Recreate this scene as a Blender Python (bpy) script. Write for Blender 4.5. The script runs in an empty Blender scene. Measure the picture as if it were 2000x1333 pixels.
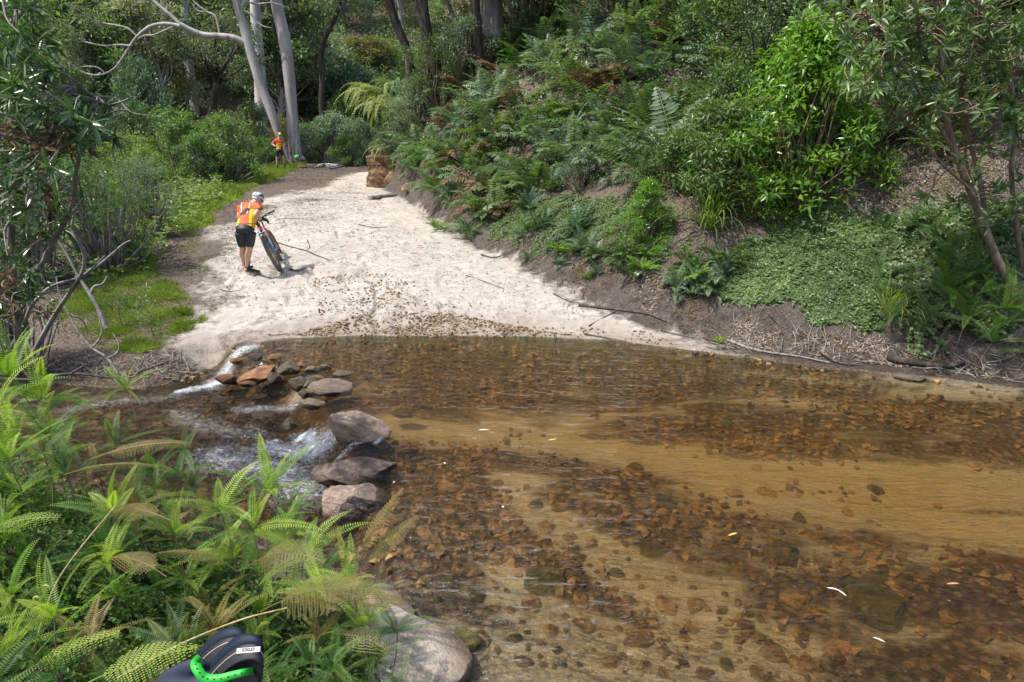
import bpy, math, random
import numpy as np
from mathutils import Vector, Matrix
R = math.radians
scene = bpy.context.scene
C = scene.collection
# ------------------------------------------------------------------ camera, sky, sun, exposure
CAMZ = 3.0
PITCH = R(17.35)
cam = bpy.data.objects.new('camera', bpy.data.cameras.new('camera'))
C.objects.link(cam)
cam.location = (0, 0, CAMZ)
cam.rotation_euler = (R(90) - PITCH, 0, 0)
cam.data.lens = 24.0
cam.data.sensor_width = 36.0
cam.data.clip_start = 0.05
cam.data.clip_end = 2000
scene.camera = cam
SUN_EL, SUN_AZ = R(60), R(-112)          # azimuth measured from +Y towards +X
sdir = Vector((math.sin(SUN_AZ) * math.cos(SUN_EL), math.cos(SUN_AZ) * math.cos(SUN_EL), math.sin(SUN_EL)))
world = bpy.data.worlds.new('World')
scene.world = world
world.use_nodes = True
wn = world.node_tree.nodes
sky = wn.new('ShaderNodeTexSky')
sky.sky_type = 'NISHITA'
sky.sun_disc = False
sky.sun_elevation = SUN_EL
sky.sun_rotation = SUN_AZ
sky.dust_density = 2.5
world.node_tree.links.new(sky.outputs[0], wn['Background'].inputs[0])
wn['Background'].inputs[1].default_value = 0.15
sl = bpy.data.lights.new('sun', 'SUN')
sl.energy = 3.3
sl.angle = R(0.6)
sl.color = (1.0, 0.95, 0.87)
so = bpy.data.objects.new('sun', sl)
C.objects.link(so)
so.rotation_euler = (-sdir).to_track_quat('-Z', 'Y').to_euler()
scene.view_settings.view_transform = 'Standard'
scene.view_settings.look = 'None'
scene.view_settings.exposure = 0.86
scene.view_settings.gamma = 1.0
scene.cycles.max_bounces = 7
scene.cycles.diffuse_bounces = 3
scene.cycles.glossy_bounces = 3
scene.cycles.transmission_bounces = 3
scene.cycles.transparent_max_bounces = 8
scene.cycles.caustics_reflective = False
scene.cycles.caustics_refractive = False
scene.cycles.sample_clamp_indirect = 4.0

# ------------------------------------------------------------------ projection helpers
F = 2000 * 24.0 / 36.0
SP, CP = math.sin(PITCH), math.cos(PITCH)
def raydir(u, v):
    a = (u - 1000.0) / F
    b = (666.5 - v) / F
    return np.array([a, CP + b * SP, -SP + b * CP])
def atz(u, v, z=0.0):
    d = raydir(u, v)
    t = (z - CAMZ) / d[2]
    return np.array([d[0] * t, d[1] * t, z])
def aty(u, v, y):
    d = raydir(u, v)
    t = y / d[1]
    return np.array([d[0] * t, y, CAMZ + d[2] * t])

# ------------------------------------------------------------------ numeric noise
def _h(ix, iy, s):
    h = (ix.astype(np.int64) * 374761393 + iy.astype(np.int64) * 668265263 + s * 974634777) & 0x7fffffff
    h = ((h ^ (h >> 13)) * 1274126177) & 0x7fffffff
    return ((h ^ (h >> 16)) & 0xffff) / 65535.0
def vnoise(x, y, s=0):
    x = np.asarray(x, float); y = np.asarray(y, float)
    xi = np.floor(x); yi = np.floor(y)
    fx = x - xi; fy = y - yi
    fx = fx * fx * (3 - 2 * fx); fy = fy * fy * (3 - 2 * fy)
    a = _h(xi, yi, s); b = _h(xi + 1, yi, s); c = _h(xi, yi + 1, s); d = _h(xi + 1, yi + 1, s)
    return (a * (1 - fx) + b * fx) * (1 - fy) + (c * (1 - fx) + d * fx) * fy * 1.0
def fbm(x, y, s=0, o=4):
    r = 0; a = 0.5; n = 0
    for k in range(o):
        r = r + a * (vnoise(x * 2 ** k + 17.3 * k, y * 2 ** k - 9.1 * k, s + k) * 2 - 1); n += a; a *= 0.55
    return r / n
def sst(a, b, x):
    t = np.clip((x - a) / (b - a), 0, 1)
    return t * t * (3 - 2 * t)
def seg_d(px, py, A, B):
    dx, dy = B[0] - A[0], B[1] - A[1]
    t = np.clip(((px - A[0]) * dx + (py - A[1]) * dy) / (dx * dx + dy * dy + 1e-12), 0, 1)
    return np.hypot(px - A[0] - t * dx, py - A[1] - t * dy)
def line_d(px, py, pts):
    d = np.full(np.shape(px), 1e9)
    for A, B in zip(pts[:-1], pts[1:]):
        d = np.minimum(d, seg_d(px, py, A, B))
    return d
def sdf(px, py, poly):                        # positive inside
    px = np.asarray(px, float); py = np.asarray(py, float)
    n = len(poly)
    ins = np.zeros(np.shape(px), bool)
    d = np.full(np.shape(px), 1e9)
    for i in range(n):
        A, B = poly[i], poly[(i + 1) % n]
        d = np.minimum(d, seg_d(px, py, A, B))
        c = ((A[1] > py) != (B[1] > py)) & (px < (B[0] - A[0]) * (py - A[1]) / (B[1] - A[1] + 1e-12) + A[0])
        ins ^= c
    return np.where(ins, d, -d)

# ------------------------------------------------------------------ the lie of the land
LOW = -0.28
PY = [0, 9.4, 9.8, 12, 15, 20, 28, 36, 50, 80]
PZ = [0, 0.0, 0.06, 0.4, 0.62, 0.8, .9, 0.95, 1.08, 1.2]
def pathpt(u, v):
    """where a picture ray meets the track surface"""
    d = raydir(u, v)
    ys = np.linspace(9, 70, 1200)
    z = CAMZ + d[2] / d[1] * ys
    k = np.argmax(z < np.interp(ys, PY, PZ))
    return (d[0] / d[1] * ys[k], ys[k])
far_shore = [tuple(atz(u, v)[:2]) for u, v in ((478, 672), (560, 660), (700, 655), (1000, 655), (1200, 664), (1400, 690), (1600, 718), (1850, 742), (2000, 762))]
left_shore = [tuple(atz(u, v, LOW)[:2]) for u, v in ((-500, 735), (-120, 742), (60, 745), (220, 758), (330, 752), (400, 722))]
near_edge = [tuple(atz(u, v)[:2]) for u, v in ((1500, 1560), (1050, 1480), (880, 1345), (850, 1240), (800, 1165))] + \
            [tuple(atz(u, v, LOW)[:2]) for u, v in ((690, 1120), (560, 1090), (350, 1040), (150, 960), (-100, 900), (-600, 860))]
CHANNEL = left_shore + far_shore + [(9.5, 6.9), (22, 3.5), (60, 0), (60, -6), (14, 0.0), (5, 1.6)] + near_edge + [(-30, 6.6), (-60, 10), (-60, 14), (-25, 9.5)]
near_line = [(60, -6), (14, 0), (5, 1.6)] + near_edge + [(-30, 6.6), (-60, 10)]
NEAR = near_line + [(-60, -60), (60, -60)]
pr = [pathpt(u, v) for u, v in ((735, 331), (738, 350), (755, 372), (800, 395), (850, 432), (910, 470), (1000, 512), (1090, 565), (1200, 612), (1300, 645))]
HILL = [(0, 39), (-5, 37.5), (-6.9, 34)] + pr + [tuple(atz(u, v)[:2]) for u, v in ((1420, 672), (1600, 700), (1850, 728), (2000, 745))] + [(9.5, 7.3), (22, 4), (60, 1), (90, 1), (90, 60), (30, 46), (10, 41)]
pl = [pathpt(u, v) for u, v in ((400, 655), (408, 600), (400, 540), (392, 480), (380, 430), (440, 385), (520, 345), (570, 322), (720, 300))]
LEFT = pl + [(-14, 75), (-90, 75), (-90, 9), (-8, 9)]
dam = [tuple(atz(u, v, -0.1)[:2]) for u, v in ((440, 680), (470, 722), (560, 735), (650, 785), (625, 830), (690, 905), (690, 990), (740, 1090), (760, 1180))]
LOWER = [tuple(atz(u, v, -0.1)[:2]) for u, v in ((440, 660), (452, 700), (470, 722), (560, 735), (640, 785), (618, 835), (690, 905), (690, 990), (740, 1090), (760, 1180))] + [(-1.5, 2), (-60, 2), (-60, 16), (-8, 11)]
def wlev(x, y):
    return LOW * sst(-0.16, 0.30, sdf(x, y, LOWER))
def zf(x, y, fine=True):
    x = np.asarray(x, float); y = np.asarray(y, float)
    bp = np.interp(y, PY, PZ)
    e = np.maximum(sdf(x, y, LEFT), 0)
    bp = bp - (bp + 0.5) * sst(2.5, 14, e) * sst(12, 20, y) + 0.12 * sst(0.1, 1.2, e) * (1 - sst(11, 14, y))
    bp = bp + 0.03 * fbm(x * .8, y * .8, 3) * sst(9.8, 11, y)
    s = np.maximum(sdf(x, y, HILL) + 0.18 * fbm(x * 1.1, y * 1.1, 11) * sst(.05, .6, sdf(x, y, HILL)), 0)
    steep = 1 + 0.25 * sst(12, 22, y) * (1 - sst(2, 8, x))
    hp = np.interp(s, [0, .35, 1, 2, 4, 8, 14, 22, 40, 90], [0, .28, .78, 1.4, 2.6, 4.8, 7.2, 10, 16, 30]) * steep
    spur = sst(17, 26, y) * (1 - sst(0, 7, x))
    hp = hp * (1 - spur) + spur * np.interp(s, [0, .25, .6, 1, 2, 3, 4, 8, 14, 90], [0, .5, 1.5, 2.1, 3.1, 3.9, 4.6, 6.4, 8, 30])
    hp = hp + sst(.4, 2.5, s) * (0.35 * fbm(x * .45, y * .45, 5) + 0.10 * fbm(x * 1.9, y * 1.9, 6))
    z = bp + hp
    bg = np.maximum(y - (50 + 0.28 * x), 0)
    z = z + bg * 0.5 * sst(0, 14, bg) * (1 - .55 * sst(70, 260, bg)) + 1.2 * fbm(x * .08, y * .08, 8) * sst(0, 20, bg)
    z = z + 0.35 * np.maximum(-x - 34, 0)
    sn = np.maximum(sdf(x, y, NEAR), 0)
    zn = np.interp(sn, [0, .25, 1, 2.2, 5, 60], [0, .12, .5, 1.32, 1.6, 5]) + 0.08 * fbm(x * 1.3, y * 1.3, 9) * sst(.1, .8, sn)
    z = np.where(sn > 0, zn, z)
    c = sdf(x, y, CHANNEL)
    w = wlev(x, y)
    out = np.maximum(-c, 0)
    z = np.where(c < 0, w + .015 + (z - w - .015) * sst(0, 0.55, out), z)
    cc = np.maximum(c, 0)
    dep = np.interp(cc, [0, .3, 1.2, 3], [0.0, .07, .17, .26]) + 0.05 * fbm(x * .9, y * 1.6, 21) * sst(.2, 1, cc)
    z = np.where(c >= 0, w - dep, z)
    if fine:
        rough = 0.012 + 0.075 * sst(0.1, .8, s) + .03 * sst(.1, 1, sn)
        z = z + rough * fbm(x * 5, y * 5, 31, 3) * np.where(c > 0, .5, 1) * sst(0, .3, np.abs(c))
    return z
def ground(u, v, y0=1.5, y1=160):
    """world point where the picture ray (u, v) meets the ground"""
    d = raydir(u, v)
    ys = np.concatenate([np.linspace(y0, 20, 900), np.linspace(20, y1, 900)[1:]])
    ys = ys[ys < y1]
    z = CAMZ + d[2] / d[1] * ys
    g = zf(d[0] / d[1] * ys, ys, False)
    hit = z < g
    k = np.argmax(hit) if hit.any() else len(ys) - 1
    return np.array([d[0] / d[1] * ys[k], ys[k], float(g[k])])
def gz(x, y):
    return float(zf(np.array([x]), np.array([y]))[0])

# ------------------------------------------------------------------ objects, tags, geometry helpers
def tag(o, label=None, cat=None, group=None, kind=None):
    if label: o['label'] = label
    if cat: o['category'] = cat
    if group: o['group'] = group
    if kind: o['kind'] = kind
    return o
def empty(name, loc=(0, 0, 0), rz=0):
    o = bpy.data.objects.new(name, None)
    o.empty_display_size = .1
    C.objects.link(o)
    o.location = loc; o.rotation_euler = (0, 0, rz)
    return o
class Geo:
    """collects vertices, faces and a per-vertex tint; builds ONE mesh"""
    def __init__(s):
        s.V = []; s.T = []; s.Q = []; s.A = []; s.n = 0; s.TM = []; s.QM = []
    def add(s, V, Fc, a=0.5, m=0):
        V = np.asarray(V, float).reshape(-1, 3); Fc = np.asarray(Fc, int)
        s.V.append(V)
        s.A.append(np.full(len(V), a) if np.isscalar(a) else np.asarray(a, float))
        if Fc.shape[1] == 3: s.T.append(Fc + s.n); s.TM.append(np.full(len(Fc), m))
        else: s.Q.append(Fc + s.n); s.QM.append(np.full(len(Fc), m))
        s.n += len(V)
    def mesh(s, name, mats, smooth=False):
        V = np.concatenate(s.V); A = np.concatenate(s.A)
        T = np.concatenate(s.T) if s.T else np.zeros((0, 3), int)
        Q = np.concatenate(s.Q) if s.Q else np.zeros((0, 4), int)
        me = bpy.data.meshes.new(name)
        me.vertices.add(len(V)); me.vertices.foreach_set('co', V.astype(np.float32).ravel())
        nl = len(T) * 3 + len(Q) * 4
        me.loops.add(nl)
        me.loops.foreach_set('vertex_index', np.concatenate([T.ravel(), Q.ravel()]).astype(np.int32))
        me.polygons.add(len(T) + len(Q))
        st = np.concatenate([np.arange(len(T)) * 3, len(T) * 3 + np.arange(len(Q)) * 4]).astype(np.int32)
        me.polygons.foreach_set('loop_start', st)
        me.polygons.foreach_set('loop_total', np.concatenate([np.full(len(T), 3), np.full(len(Q), 4)]).astype(np.int32))
        mm = np.concatenate([np.concatenate(s.TM) if s.TM else np.zeros(0), np.concatenate(s.QM) if s.QM else np.zeros(0)]).astype(np.int32)
        if mm.any(): me.polygons.foreach_set('material_index', mm)
        me.polygons.foreach_set('use_smooth', np.full(len(mm), smooth))
        at = me.attributes.new('tone', 'FLOAT', 'POINT'); at.data.foreach_set('value', A.astype(np.float32))
        for m in (mats if isinstance(mats, (list, tuple)) else [mats]): me.materials.append(m)
        me.update(calc_edges=True)
        return me
    def obj(s, name, mats, parent=None, smooth=False):
        o = bpy.data.objects.new(name, s.mesh(name, mats, smooth)); C.objects.link(o)
        if parent: o.parent = parent
        return o
def norm(a):
    a = np.asarray(a, float)
    return a / (np.linalg.norm(a, axis=-1, keepdims=True) + 1e-12)
def tube(g, pts, rad, n=8, a=.5, cap=True, m=0, wob=0, rng=None):
    pts = np.asarray(pts, float); k = len(pts)
    rad = np.full(k, rad) if np.isscalar(rad) else np.asarray(rad, float)
    t = norm(np.gradient(pts, axis=0))
    up = np.array([0, 0, 1.]) if abs(t[0][2]) < .9 else np.array([1., 0, 0])
    V = []
    x = norm(np.cross(t[0], up))
    for i in range(k):
        x = norm(x - t[i] * np.dot(x, t[i])); y = np.cross(t[i], x)
        an = np.arange(n) * 2 * math.pi / n
        rr = rad[i] * (1 + (wob * (rng.random(n) - .5) if wob else 0))
        V.append(pts[i] + (np.cos(an) * rr)[:, None] * x + (np.sin(an) * rr)[:, None] * y)
    V = np.concatenate(V)
    i, j = np.meshgrid(np.arange(k - 1), np.arange(n), indexing='ij')
    i = i.ravel(); j = j.ravel(); j2 = (j + 1) % n
    Q = np.stack([i * n + j, i * n + j2, (i + 1) * n + j2, (i + 1) * n + j], 1)
    g.add(V, Q, a, m)
    if cap:
        for r0, c, fl in ((0, pts[0], True), ((k - 1) * n, pts[-1], False)):
            VV = np.concatenate([V[r0:r0 + n], [c]])
            T = [[n, (q + 1) % n, q] if fl else [n, q, (q + 1) % n] for q in range(n)]
            g.add(VV, T, a, m)
def spline(pts, per=6):
    pts = np.asarray(pts, float)
    if len(pts) < 3:
        return np.array([pts[0] + (pts[-1] - pts[0]) * t for t in np.linspace(0, 1, per + 1)])
    P = np.vstack([2 * pts[0] - pts[1], pts, 2 * pts[-1] - pts[-2]])
    out = []
    for i in range(len(pts) - 1):
        p0, p1, p2, p3 = P[i:i + 4]
        for t in np.arange(per) / per:
            out.append(.5 * (2 * p1 + (p2 - p0) * t + (2 * p0 - 5 * p1 + 4 * p2 - p3) * t * t + (3 * p1 - p0 - 3 * p2 + p3) * t ** 3))
    out.append(pts[-1])
    return np.array(out)
def leaves(g, P, D, N, L, W, tone, m=0, fold=.25, detail=0, droop=0.0):
    """P base, D direction, N normal (arrays), L, W arrays: adds folded leaves"""
    P = np.asarray(P, float); n = len(P)
    D = norm(D); S = norm(np.cross(D, N)); N = norm(np.cross(S, D))
    L = np.broadcast_to(L, n)[:, None]; W = np.broadcast_to(W, n)[:, None]
    dz = np.array([0, 0, -1.]) * droop
    tone = np.broadcast_to(tone, n)
    if detail == 0:
        V = np.stack([P, P + D * L * .45 + S * W * .5 + N * W * fold, P + D * L + dz * L * .5, P + D * L * .45 - S * W * .5 + N * W * fold], 1).reshape(-1, 3)
        b = np.arange(n)[:, None] * 4
        g.add(V, np.concatenate([b + [0, 1, 2], b + [0, 2, 3]]), np.repeat(tone, 4), m)
    else:
        V = np.stack([P,
                      P + D * L * .28 + S * W * .42 + N * W * fold, P + D * L * .28 + dz * L * .04, P + D * L * .28 - S * W * .42 + N * W * fold,
                      P + D * L * .65 + S * W * .38 + N * W * fold + dz * L * .15, P + D * L * .66 + dz * L * .2, P + D * L * .65 - S * W * .38 + N * W * fold + dz * L * .15,
                      P + D * L + dz * L * .5], 1).reshape(-1, 3)
        b = np.arange(n)[:, None] * 8
        g.add(V, np.concatenate([b + [0, 1, 2], b + [0, 2, 3], b + [4, 7, 5], b + [5, 7, 6]]), np.repeat(tone, 8), m)
        g.add(V, np.concatenate([b + [1, 4, 5, 2], b + [2, 5, 6, 3]]), np.repeat(tone, 8), m)
def rvec(rng, n):
    return norm(rng.normal(size=(n, 3)))
def copy_tree(o, parent=None):
    c = o.copy(); C.objects.link(c); c.parent = parent
    for ch in list(o.children): copy_tree(ch, c)
    return c

# ------------------------------------------------------------------ materials
def mat(name):
    m = bpy.data.materials.new(name); m.use_nodes = True
    nt = m.node_tree
    b = nt.nodes['Principled BSDF']
    return m, nt, b
def nd(nt, typ, **kw):
    n = nt.nodes.new(typ)
    for k, v in kw.items():
        if k in n.inputs: n.inputs[k].default_value = v
        else: setattr(n, k, v)
    return n
def simple(name, col, rough=.6, metal=0, spec=.5, coat=0):
    m, nt, b = mat(name)
    b.inputs['Base Color'].default_value = (*col, 1); b.inputs['Roughness'].default_value = rough
    b.inputs['Metallic'].default_value = metal; b.inputs['Specular IOR Level'].default_value = spec
    b.inputs['Coat Weight'].default_value = coat
    nz = nd(nt, 'ShaderNodeTexNoise', Scale=60.0, Detail=3.0)
    bp = nd(nt, 'ShaderNodeBump', Strength=.15, Distance=.003)
    nt.links.new(nz.outputs[0], bp.inputs['Height']); nt.links.new(bp.outputs[0], b.inputs['Normal'])
    return m
def mix(nt, fac, a, b, blend='MIX'):
    n = nt.nodes.new('ShaderNodeMix'); n.data_type = 'RGBA'; n.blend_type = blend
    for s, val in ((n.inputs[0], fac), (n.inputs[6], a), (n.inputs[7], b)):
        if isinstance(val, (int, float)): s.default_value = val
        elif isinstance(val, tuple): s.default_value = (*val, 1)
        else: nt.links.new(val, s)
    return n.outputs[2]
def mth(nt, op, a, b=0.0, c=None, clamp=False):
    n = nt.nodes.new('ShaderNodeMath'); n.operation = op; n.use_clamp = clamp
    for s, val in zip(n.inputs, (a, b, c)):
        if val is None: continue
        if isinstance(val, (int, float)): s.default_value = val
        else: nt.links.new(val, s)
    return n.outputs[0]
def ramp(nt, fac, stops, interp='LINEAR'):
    n = nt.nodes.new('ShaderNodeValToRGB'); cr = n.color_ramp; cr.interpolation = interp
    while len(cr.elements) < len(stops): cr.elements.new(.5)
    for e, (p, c) in zip(cr.elements, stops):
        e.position = p; e.color = (*c, 1) if len(c) == 3 else c
    nt.links.new(fac, n.inputs[0])
    return n.outputs[0]
def attr(nt, name):
    n = nt.nodes.new('ShaderNodeAttribute'); n.attribute_name = name
    return n
def noise(nt, scale, detail=4.0, rough=.55, vec=None, dist=0.0):
    n = nd(nt, 'ShaderNodeTexNoise', Scale=scale, Detail=detail, Roughness=rough, Distortion=dist)
    if vec is not None: nt.links.new(vec, n.inputs['Vector'])
    return n.outputs[0]
def coords(nt, sc=(1, 1, 1), kind='Object', rot=(0, 0, 0)):
    tc = nt.nodes.new('ShaderNodeTexCoord'); mp = nt.nodes.new('ShaderNodeMapping')
    mp.inputs['Scale'].default_value = sc; mp.inputs['Rotation'].default_value = rot
    nt.links.new(tc.outputs[kind], mp.inputs[0])
    return mp.outputs[0]
def leafmat(name, lo, hi, tr=.35, rough=.45, spec=.4, tcol=None, objvar=.25):
    m, nt, b = mat(name)
    t = attr(nt, 'tone').outputs['Fac']
    oi = nt.nodes.new('ShaderNodeObjectInfo')
    col = mix(nt, t, lo, hi)
    k = mth(nt, 'MULTIPLY_ADD', oi.outputs['Random'], 2 * objvar, 1 - objvar)
    hs = nd(nt, 'ShaderNodeHueSaturation')
    nt.links.new(col, hs.inputs['Color']); nt.links.new(k, hs.inputs['Value'])
    nt.links.new(mth(nt, 'MULTIPLY_ADD', oi.outputs['Random'], -.05, .525), hs.inputs['Hue'])
    col = hs.outputs[0]
    nt.links.new(col, b.inputs['Base Color'])
    b.inputs['Roughness'].default_value = rough; b.inputs['Specular IOR Level'].default_value = spec
    tb = nt.nodes.new('ShaderNodeBsdfTranslucent')
    tc = mix(nt, 1.0, col, tcol or (1.5, 1.7, .6), 'MULTIPLY')
    nt.links.new(tc, tb.inputs[0])
    ms = nt.nodes.new('ShaderNodeMixShader'); ms.inputs[0].default_value = tr
    nt.links.new(b.outputs[0], ms.inputs[1]); nt.links.new(tb.outputs[0], ms.inputs[2])
    nt.links.new(ms.outputs[0], nt.nodes['Material Output'].inputs[0])
    return m
def barkmat(name, cols, scale=(6, 6, 1.2), bump=.5):
    m, nt, b = mat(name)
    v = coords(nt, scale)
    n1 = noise(nt, 1.0, 6, .6, v, .4); n2 = noise(nt, 7.0, 4, .6, v)
    c = ramp(nt, mth(nt, 'MULTIPLY_ADD', n2, .35, mth(nt, 'MULTIPLY', n1, .65)), [(.3, cols[0]), (.47, cols[1]), (.62, cols[2])])
    nt.links.new(c, b.inputs['Base Color']); b.inputs['Roughness'].default_value = .85; b.inputs['Specular IOR Level'].default_value = .2
    bp = nd(nt, 'ShaderNodeBump', Strength=bump, Distance=.03); nt.links.new(n2, bp.inputs['Height']); nt.links.new(bp.outputs[0], b.inputs['Normal'])
    return m
M = {}
# ground: real colours of sand, soil, leaf litter; masks come from the lie of the land
def groundmat():
    m, nt, b = mat('ground_earth')
    v = coords(nt)
    sand = attr(nt, 'sand').outputs['Fac']; soil = attr(nt, 'soil').outputs['Fac']; bed = attr(nt, 'bed').outputs['Fac']
    wet = attr(nt, 'wet').outputs['Fac']; silt = attr(nt, 'silt').outputs['Fac']; clay = attr(nt, 'clay').outputs['Fac']
    nA = noise(nt, .9, 5, .6, v); nB = noise(nt, 6, 6, .65, v); nC = noise(nt, 38, 4, .6, v); nD = noise(nt, 160, 2, .5, v)
    litter = ramp(nt, nC, [(.3, (.035, .026, .02)), (.5, (.12, .095, .075)), (.62, (.22, .18, .145)), (.75, (.33, .28, .24))])
    sandc = mix(nt, ramp(nt, nB, [(.36, (0, 0, 0)), (.66, (1, 1, 1))]), (.38, .345, .295), (.55, .515, .465))
    sandc = mix(nt, ramp(nt, nA, [(.35, (.0, 0, 0)), (.7, (.6, .6, .6))]), sandc, (.34, .295, .25))
    fl = ramp(nt, nC, [(.66, (0, 0, 0)), (.73, (.85, .85, .85))])
    sandc = mix(nt, fl, sandc, (.16, .12, .09))
    soilc = mix(nt, ramp(nt, mth(nt, 'MULTIPLY_ADD', nB, .5, mth(nt, 'MULTIPLY', nC, .5)), [(.36, (0, 0, 0)), (.62, (1, 1, 1))]), (.022, .019, .017), (.15, .125, .105))
    bk = mth(nt, 'ADD', mth(nt, 'MULTIPLY', mth(nt, 'SUBTRACT', nB, .5), 1.3), mth(nt, 'ADD', mth(nt, 'MULTIPLY', mth(nt, 'SUBTRACT', nA, .5), 1.6), mth(nt, 'MULTIPLY', mth(nt, 'SUBTRACT', nC, .5), .5)))
    def mask(a, w=.28):
        n = nd(nt, 'ShaderNodeMapRange'); n.inputs['From Min'].default_value = .5 - w; n.inputs['From Max'].default_value = .5 + w
        nt.links.new(mth(nt, 'ADD', a, bk), n.inputs['Value']); return n.outputs[0]
    col = mix(nt, mask(soil), litter, soilc)
    col = mix(nt, mask(clay), col, mix(nt, nB, (.20, .09, .04), (.34, .20, .10)))
    col = mix(nt, mask(sand), col, sandc)
    # stream bed: sand, rusty gravel, dark weed
    vs = coords(nt, (.55, 1.6, 1), rot=(0, 0, R(-14)))
    nS = noise(nt, 1.1, 4, .6, vs, .6); nW = noise(nt, 1.9, 6, .7, vs, .5)
    vo = nd(nt, 'ShaderNodeTexVoronoi', Scale=15.0); vo.feature = 'F1'; nt.links.new(v, vo.inputs['Vector'])
    peb = ramp(nt, vo.outputs['Color'], [(.1, (.10, .055, .03)), (.35, (.22, .13, .06)), (.55, (.30, .20, .10)), (.8, (.14, .12, .07)), (.95, (.40, .30, .18))])
    peb = mix(nt, ramp(nt, vo.outputs['Distance'], [(.25, (0, 0, 0)), (.6, (1, 1, 1))]), peb, (.07, .05, .03))
    bsand = mix(nt, nB, (.36, .31, .20), (.49, .43, .29))
    weed = mix(nt, nC, (.05, .045, .012), (.15, .12, .035))
    bc = mix(nt, ramp(nt, mth(nt, 'ADD', nS, mth(nt, 'MULTIPLY', silt, .5)), [(.50, (0, 0, 0)), (.62, (1, 1, 1))]), peb, bsand)
    bc = mix(nt, mth(nt, 'MULTIPLY', ramp(nt, mth(nt, 'SUBTRACT', nW, mth(nt, 'MULTIPLY', silt, .25)), [(.53, (0, 0, 0)), (.62, (.85, .85, .85))]), 1.0), bc, weed)
    col = mix(nt, bed, col, bc)
    col = mix(nt, mth(nt, 'MULTIPLY', wet, .6), col, mix(nt, 1.0, col, (.42, .34, .27), 'MULTIPLY'))
    nt.links.new(col, b.inputs['Base Color'])
    b.inputs['Roughness'].default_value = .9; b.inputs['Specular IOR Level'].default_value = .15
    hgt = mth(nt, 'ADD', mth(nt, 'MULTIPLY', nC, mth(nt, 'MULTIPLY_ADD', mask(sand), -.42, .6)), mth(nt, 'ADD', mth(nt, 'MULTIPLY', nB, 1.0), mth(nt, 'MULTIPLY', nD, .25)))
    bp = nd(nt, 'ShaderNodeBump', Strength=.9, Distance=.05); nt.links.new(hgt, bp.inputs['Height']); nt.links.new(bp.outputs[0], b.inputs['Normal'])
    return m
M['ground'] = groundmat()
def watermat():
    m, nt, b = mat('stream_water')
    nt.nodes.remove(b)
    out = nt.nodes['Material Output']
    tint = attr(nt, 'tint').outputs['Color']; foam = attr(nt, 'foam').outputs['Fac']; rip = attr(nt, 'ripple').outputs['Fac']
    v1 = coords(nt, (3.0, 9.0, 1), rot=(0, 0, R(-16))); v2 = coords(nt, (14, 30, 1), rot=(0, 0, R(-24)))
    h = mth(nt, 'ADD', noise(nt, 1.0, 3, .5, v1, .8), mth(nt, 'MULTIPLY', noise(nt, 1.0, 3, .6, v2, .6), .35))
    h = mth(nt, 'MULTIPLY', h, mth(nt, 'MULTIPLY_ADD', rip, 4.0, .9))
    bp = nd(nt, 'ShaderNodeBump', Strength=1.0, Distance=.03); nt.links.new(h, bp.inputs['Height'])
    tr = nt.nodes.new('ShaderNodeBsdfTransparent'); nt.links.new(tint, tr.inputs[0])
    gl = nd(nt, 'ShaderNodeBsdfGlossy', Roughness=.04); nt.links.new(bp.outputs[0], gl.inputs['Normal'])
    rf = nd(nt, 'ShaderNodeBsdfRefraction', IOR=1.12, Roughness=.03); nt.links.new(tint, rf.inputs['Color']); nt.links.new(bp.outputs[0], rf.inputs['Normal'])
    m0 = nt.nodes.new('ShaderNodeMixShader'); m0.inputs[0].default_value = .28; nt.links.new(tr.outputs[0], m0.inputs[1]); nt.links.new(rf.outputs[0], m0.inputs[2])
    fr = nd(nt, 'ShaderNodeFresnel', IOR=1.4); nt.links.new(bp.outputs[0], fr.inputs['Normal'])
    ms = nt.nodes.new('ShaderNodeMixShader'); nt.links.new(fr.outputs[0], ms.inputs[0]); nt.links.new(m0.outputs[0], ms.inputs[1]); nt.links.new(gl.outputs[0], ms.inputs[2])
    df = nd(nt, 'ShaderNodeBsdfPrincipled', Roughness=.35); df.inputs['Base Color'].default_value = (.82, .86, .9, 1)
    nt.links.new(bp.outputs[0], df.inputs['Normal'])
    v3 = coords(nt, (26, 60, 20), rot=(0, 0, R(25)))
    fn = noise(nt, 1.0, 6, .7, v3, 1.2)
    fm = ramp(nt, mth(nt, 'ADD', fn, mth(nt, 'MULTIPLY', mth(nt, 'SUBTRACT', foam, .5), .42)), [(.48, (0, 0, 0)), (.80, (1, 1, 1))])
    fm = mth(nt, 'MULTIPLY', fm, mth(nt, 'MINIMUM', mth(nt, 'MULTIPLY', foam, 2.2), .85))
    m2 = nt.nodes.new('ShaderNodeMixShader'); nt.links.new(fm, m2.inputs[0]); nt.links.new(ms.outputs[0], m2.inputs[1]); nt.links.new(df.outputs[0], m2.inputs[2])
    nt.links.new(m2.outputs[0], out.inputs[0])
    return m
M['water'] = watermat()
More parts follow.
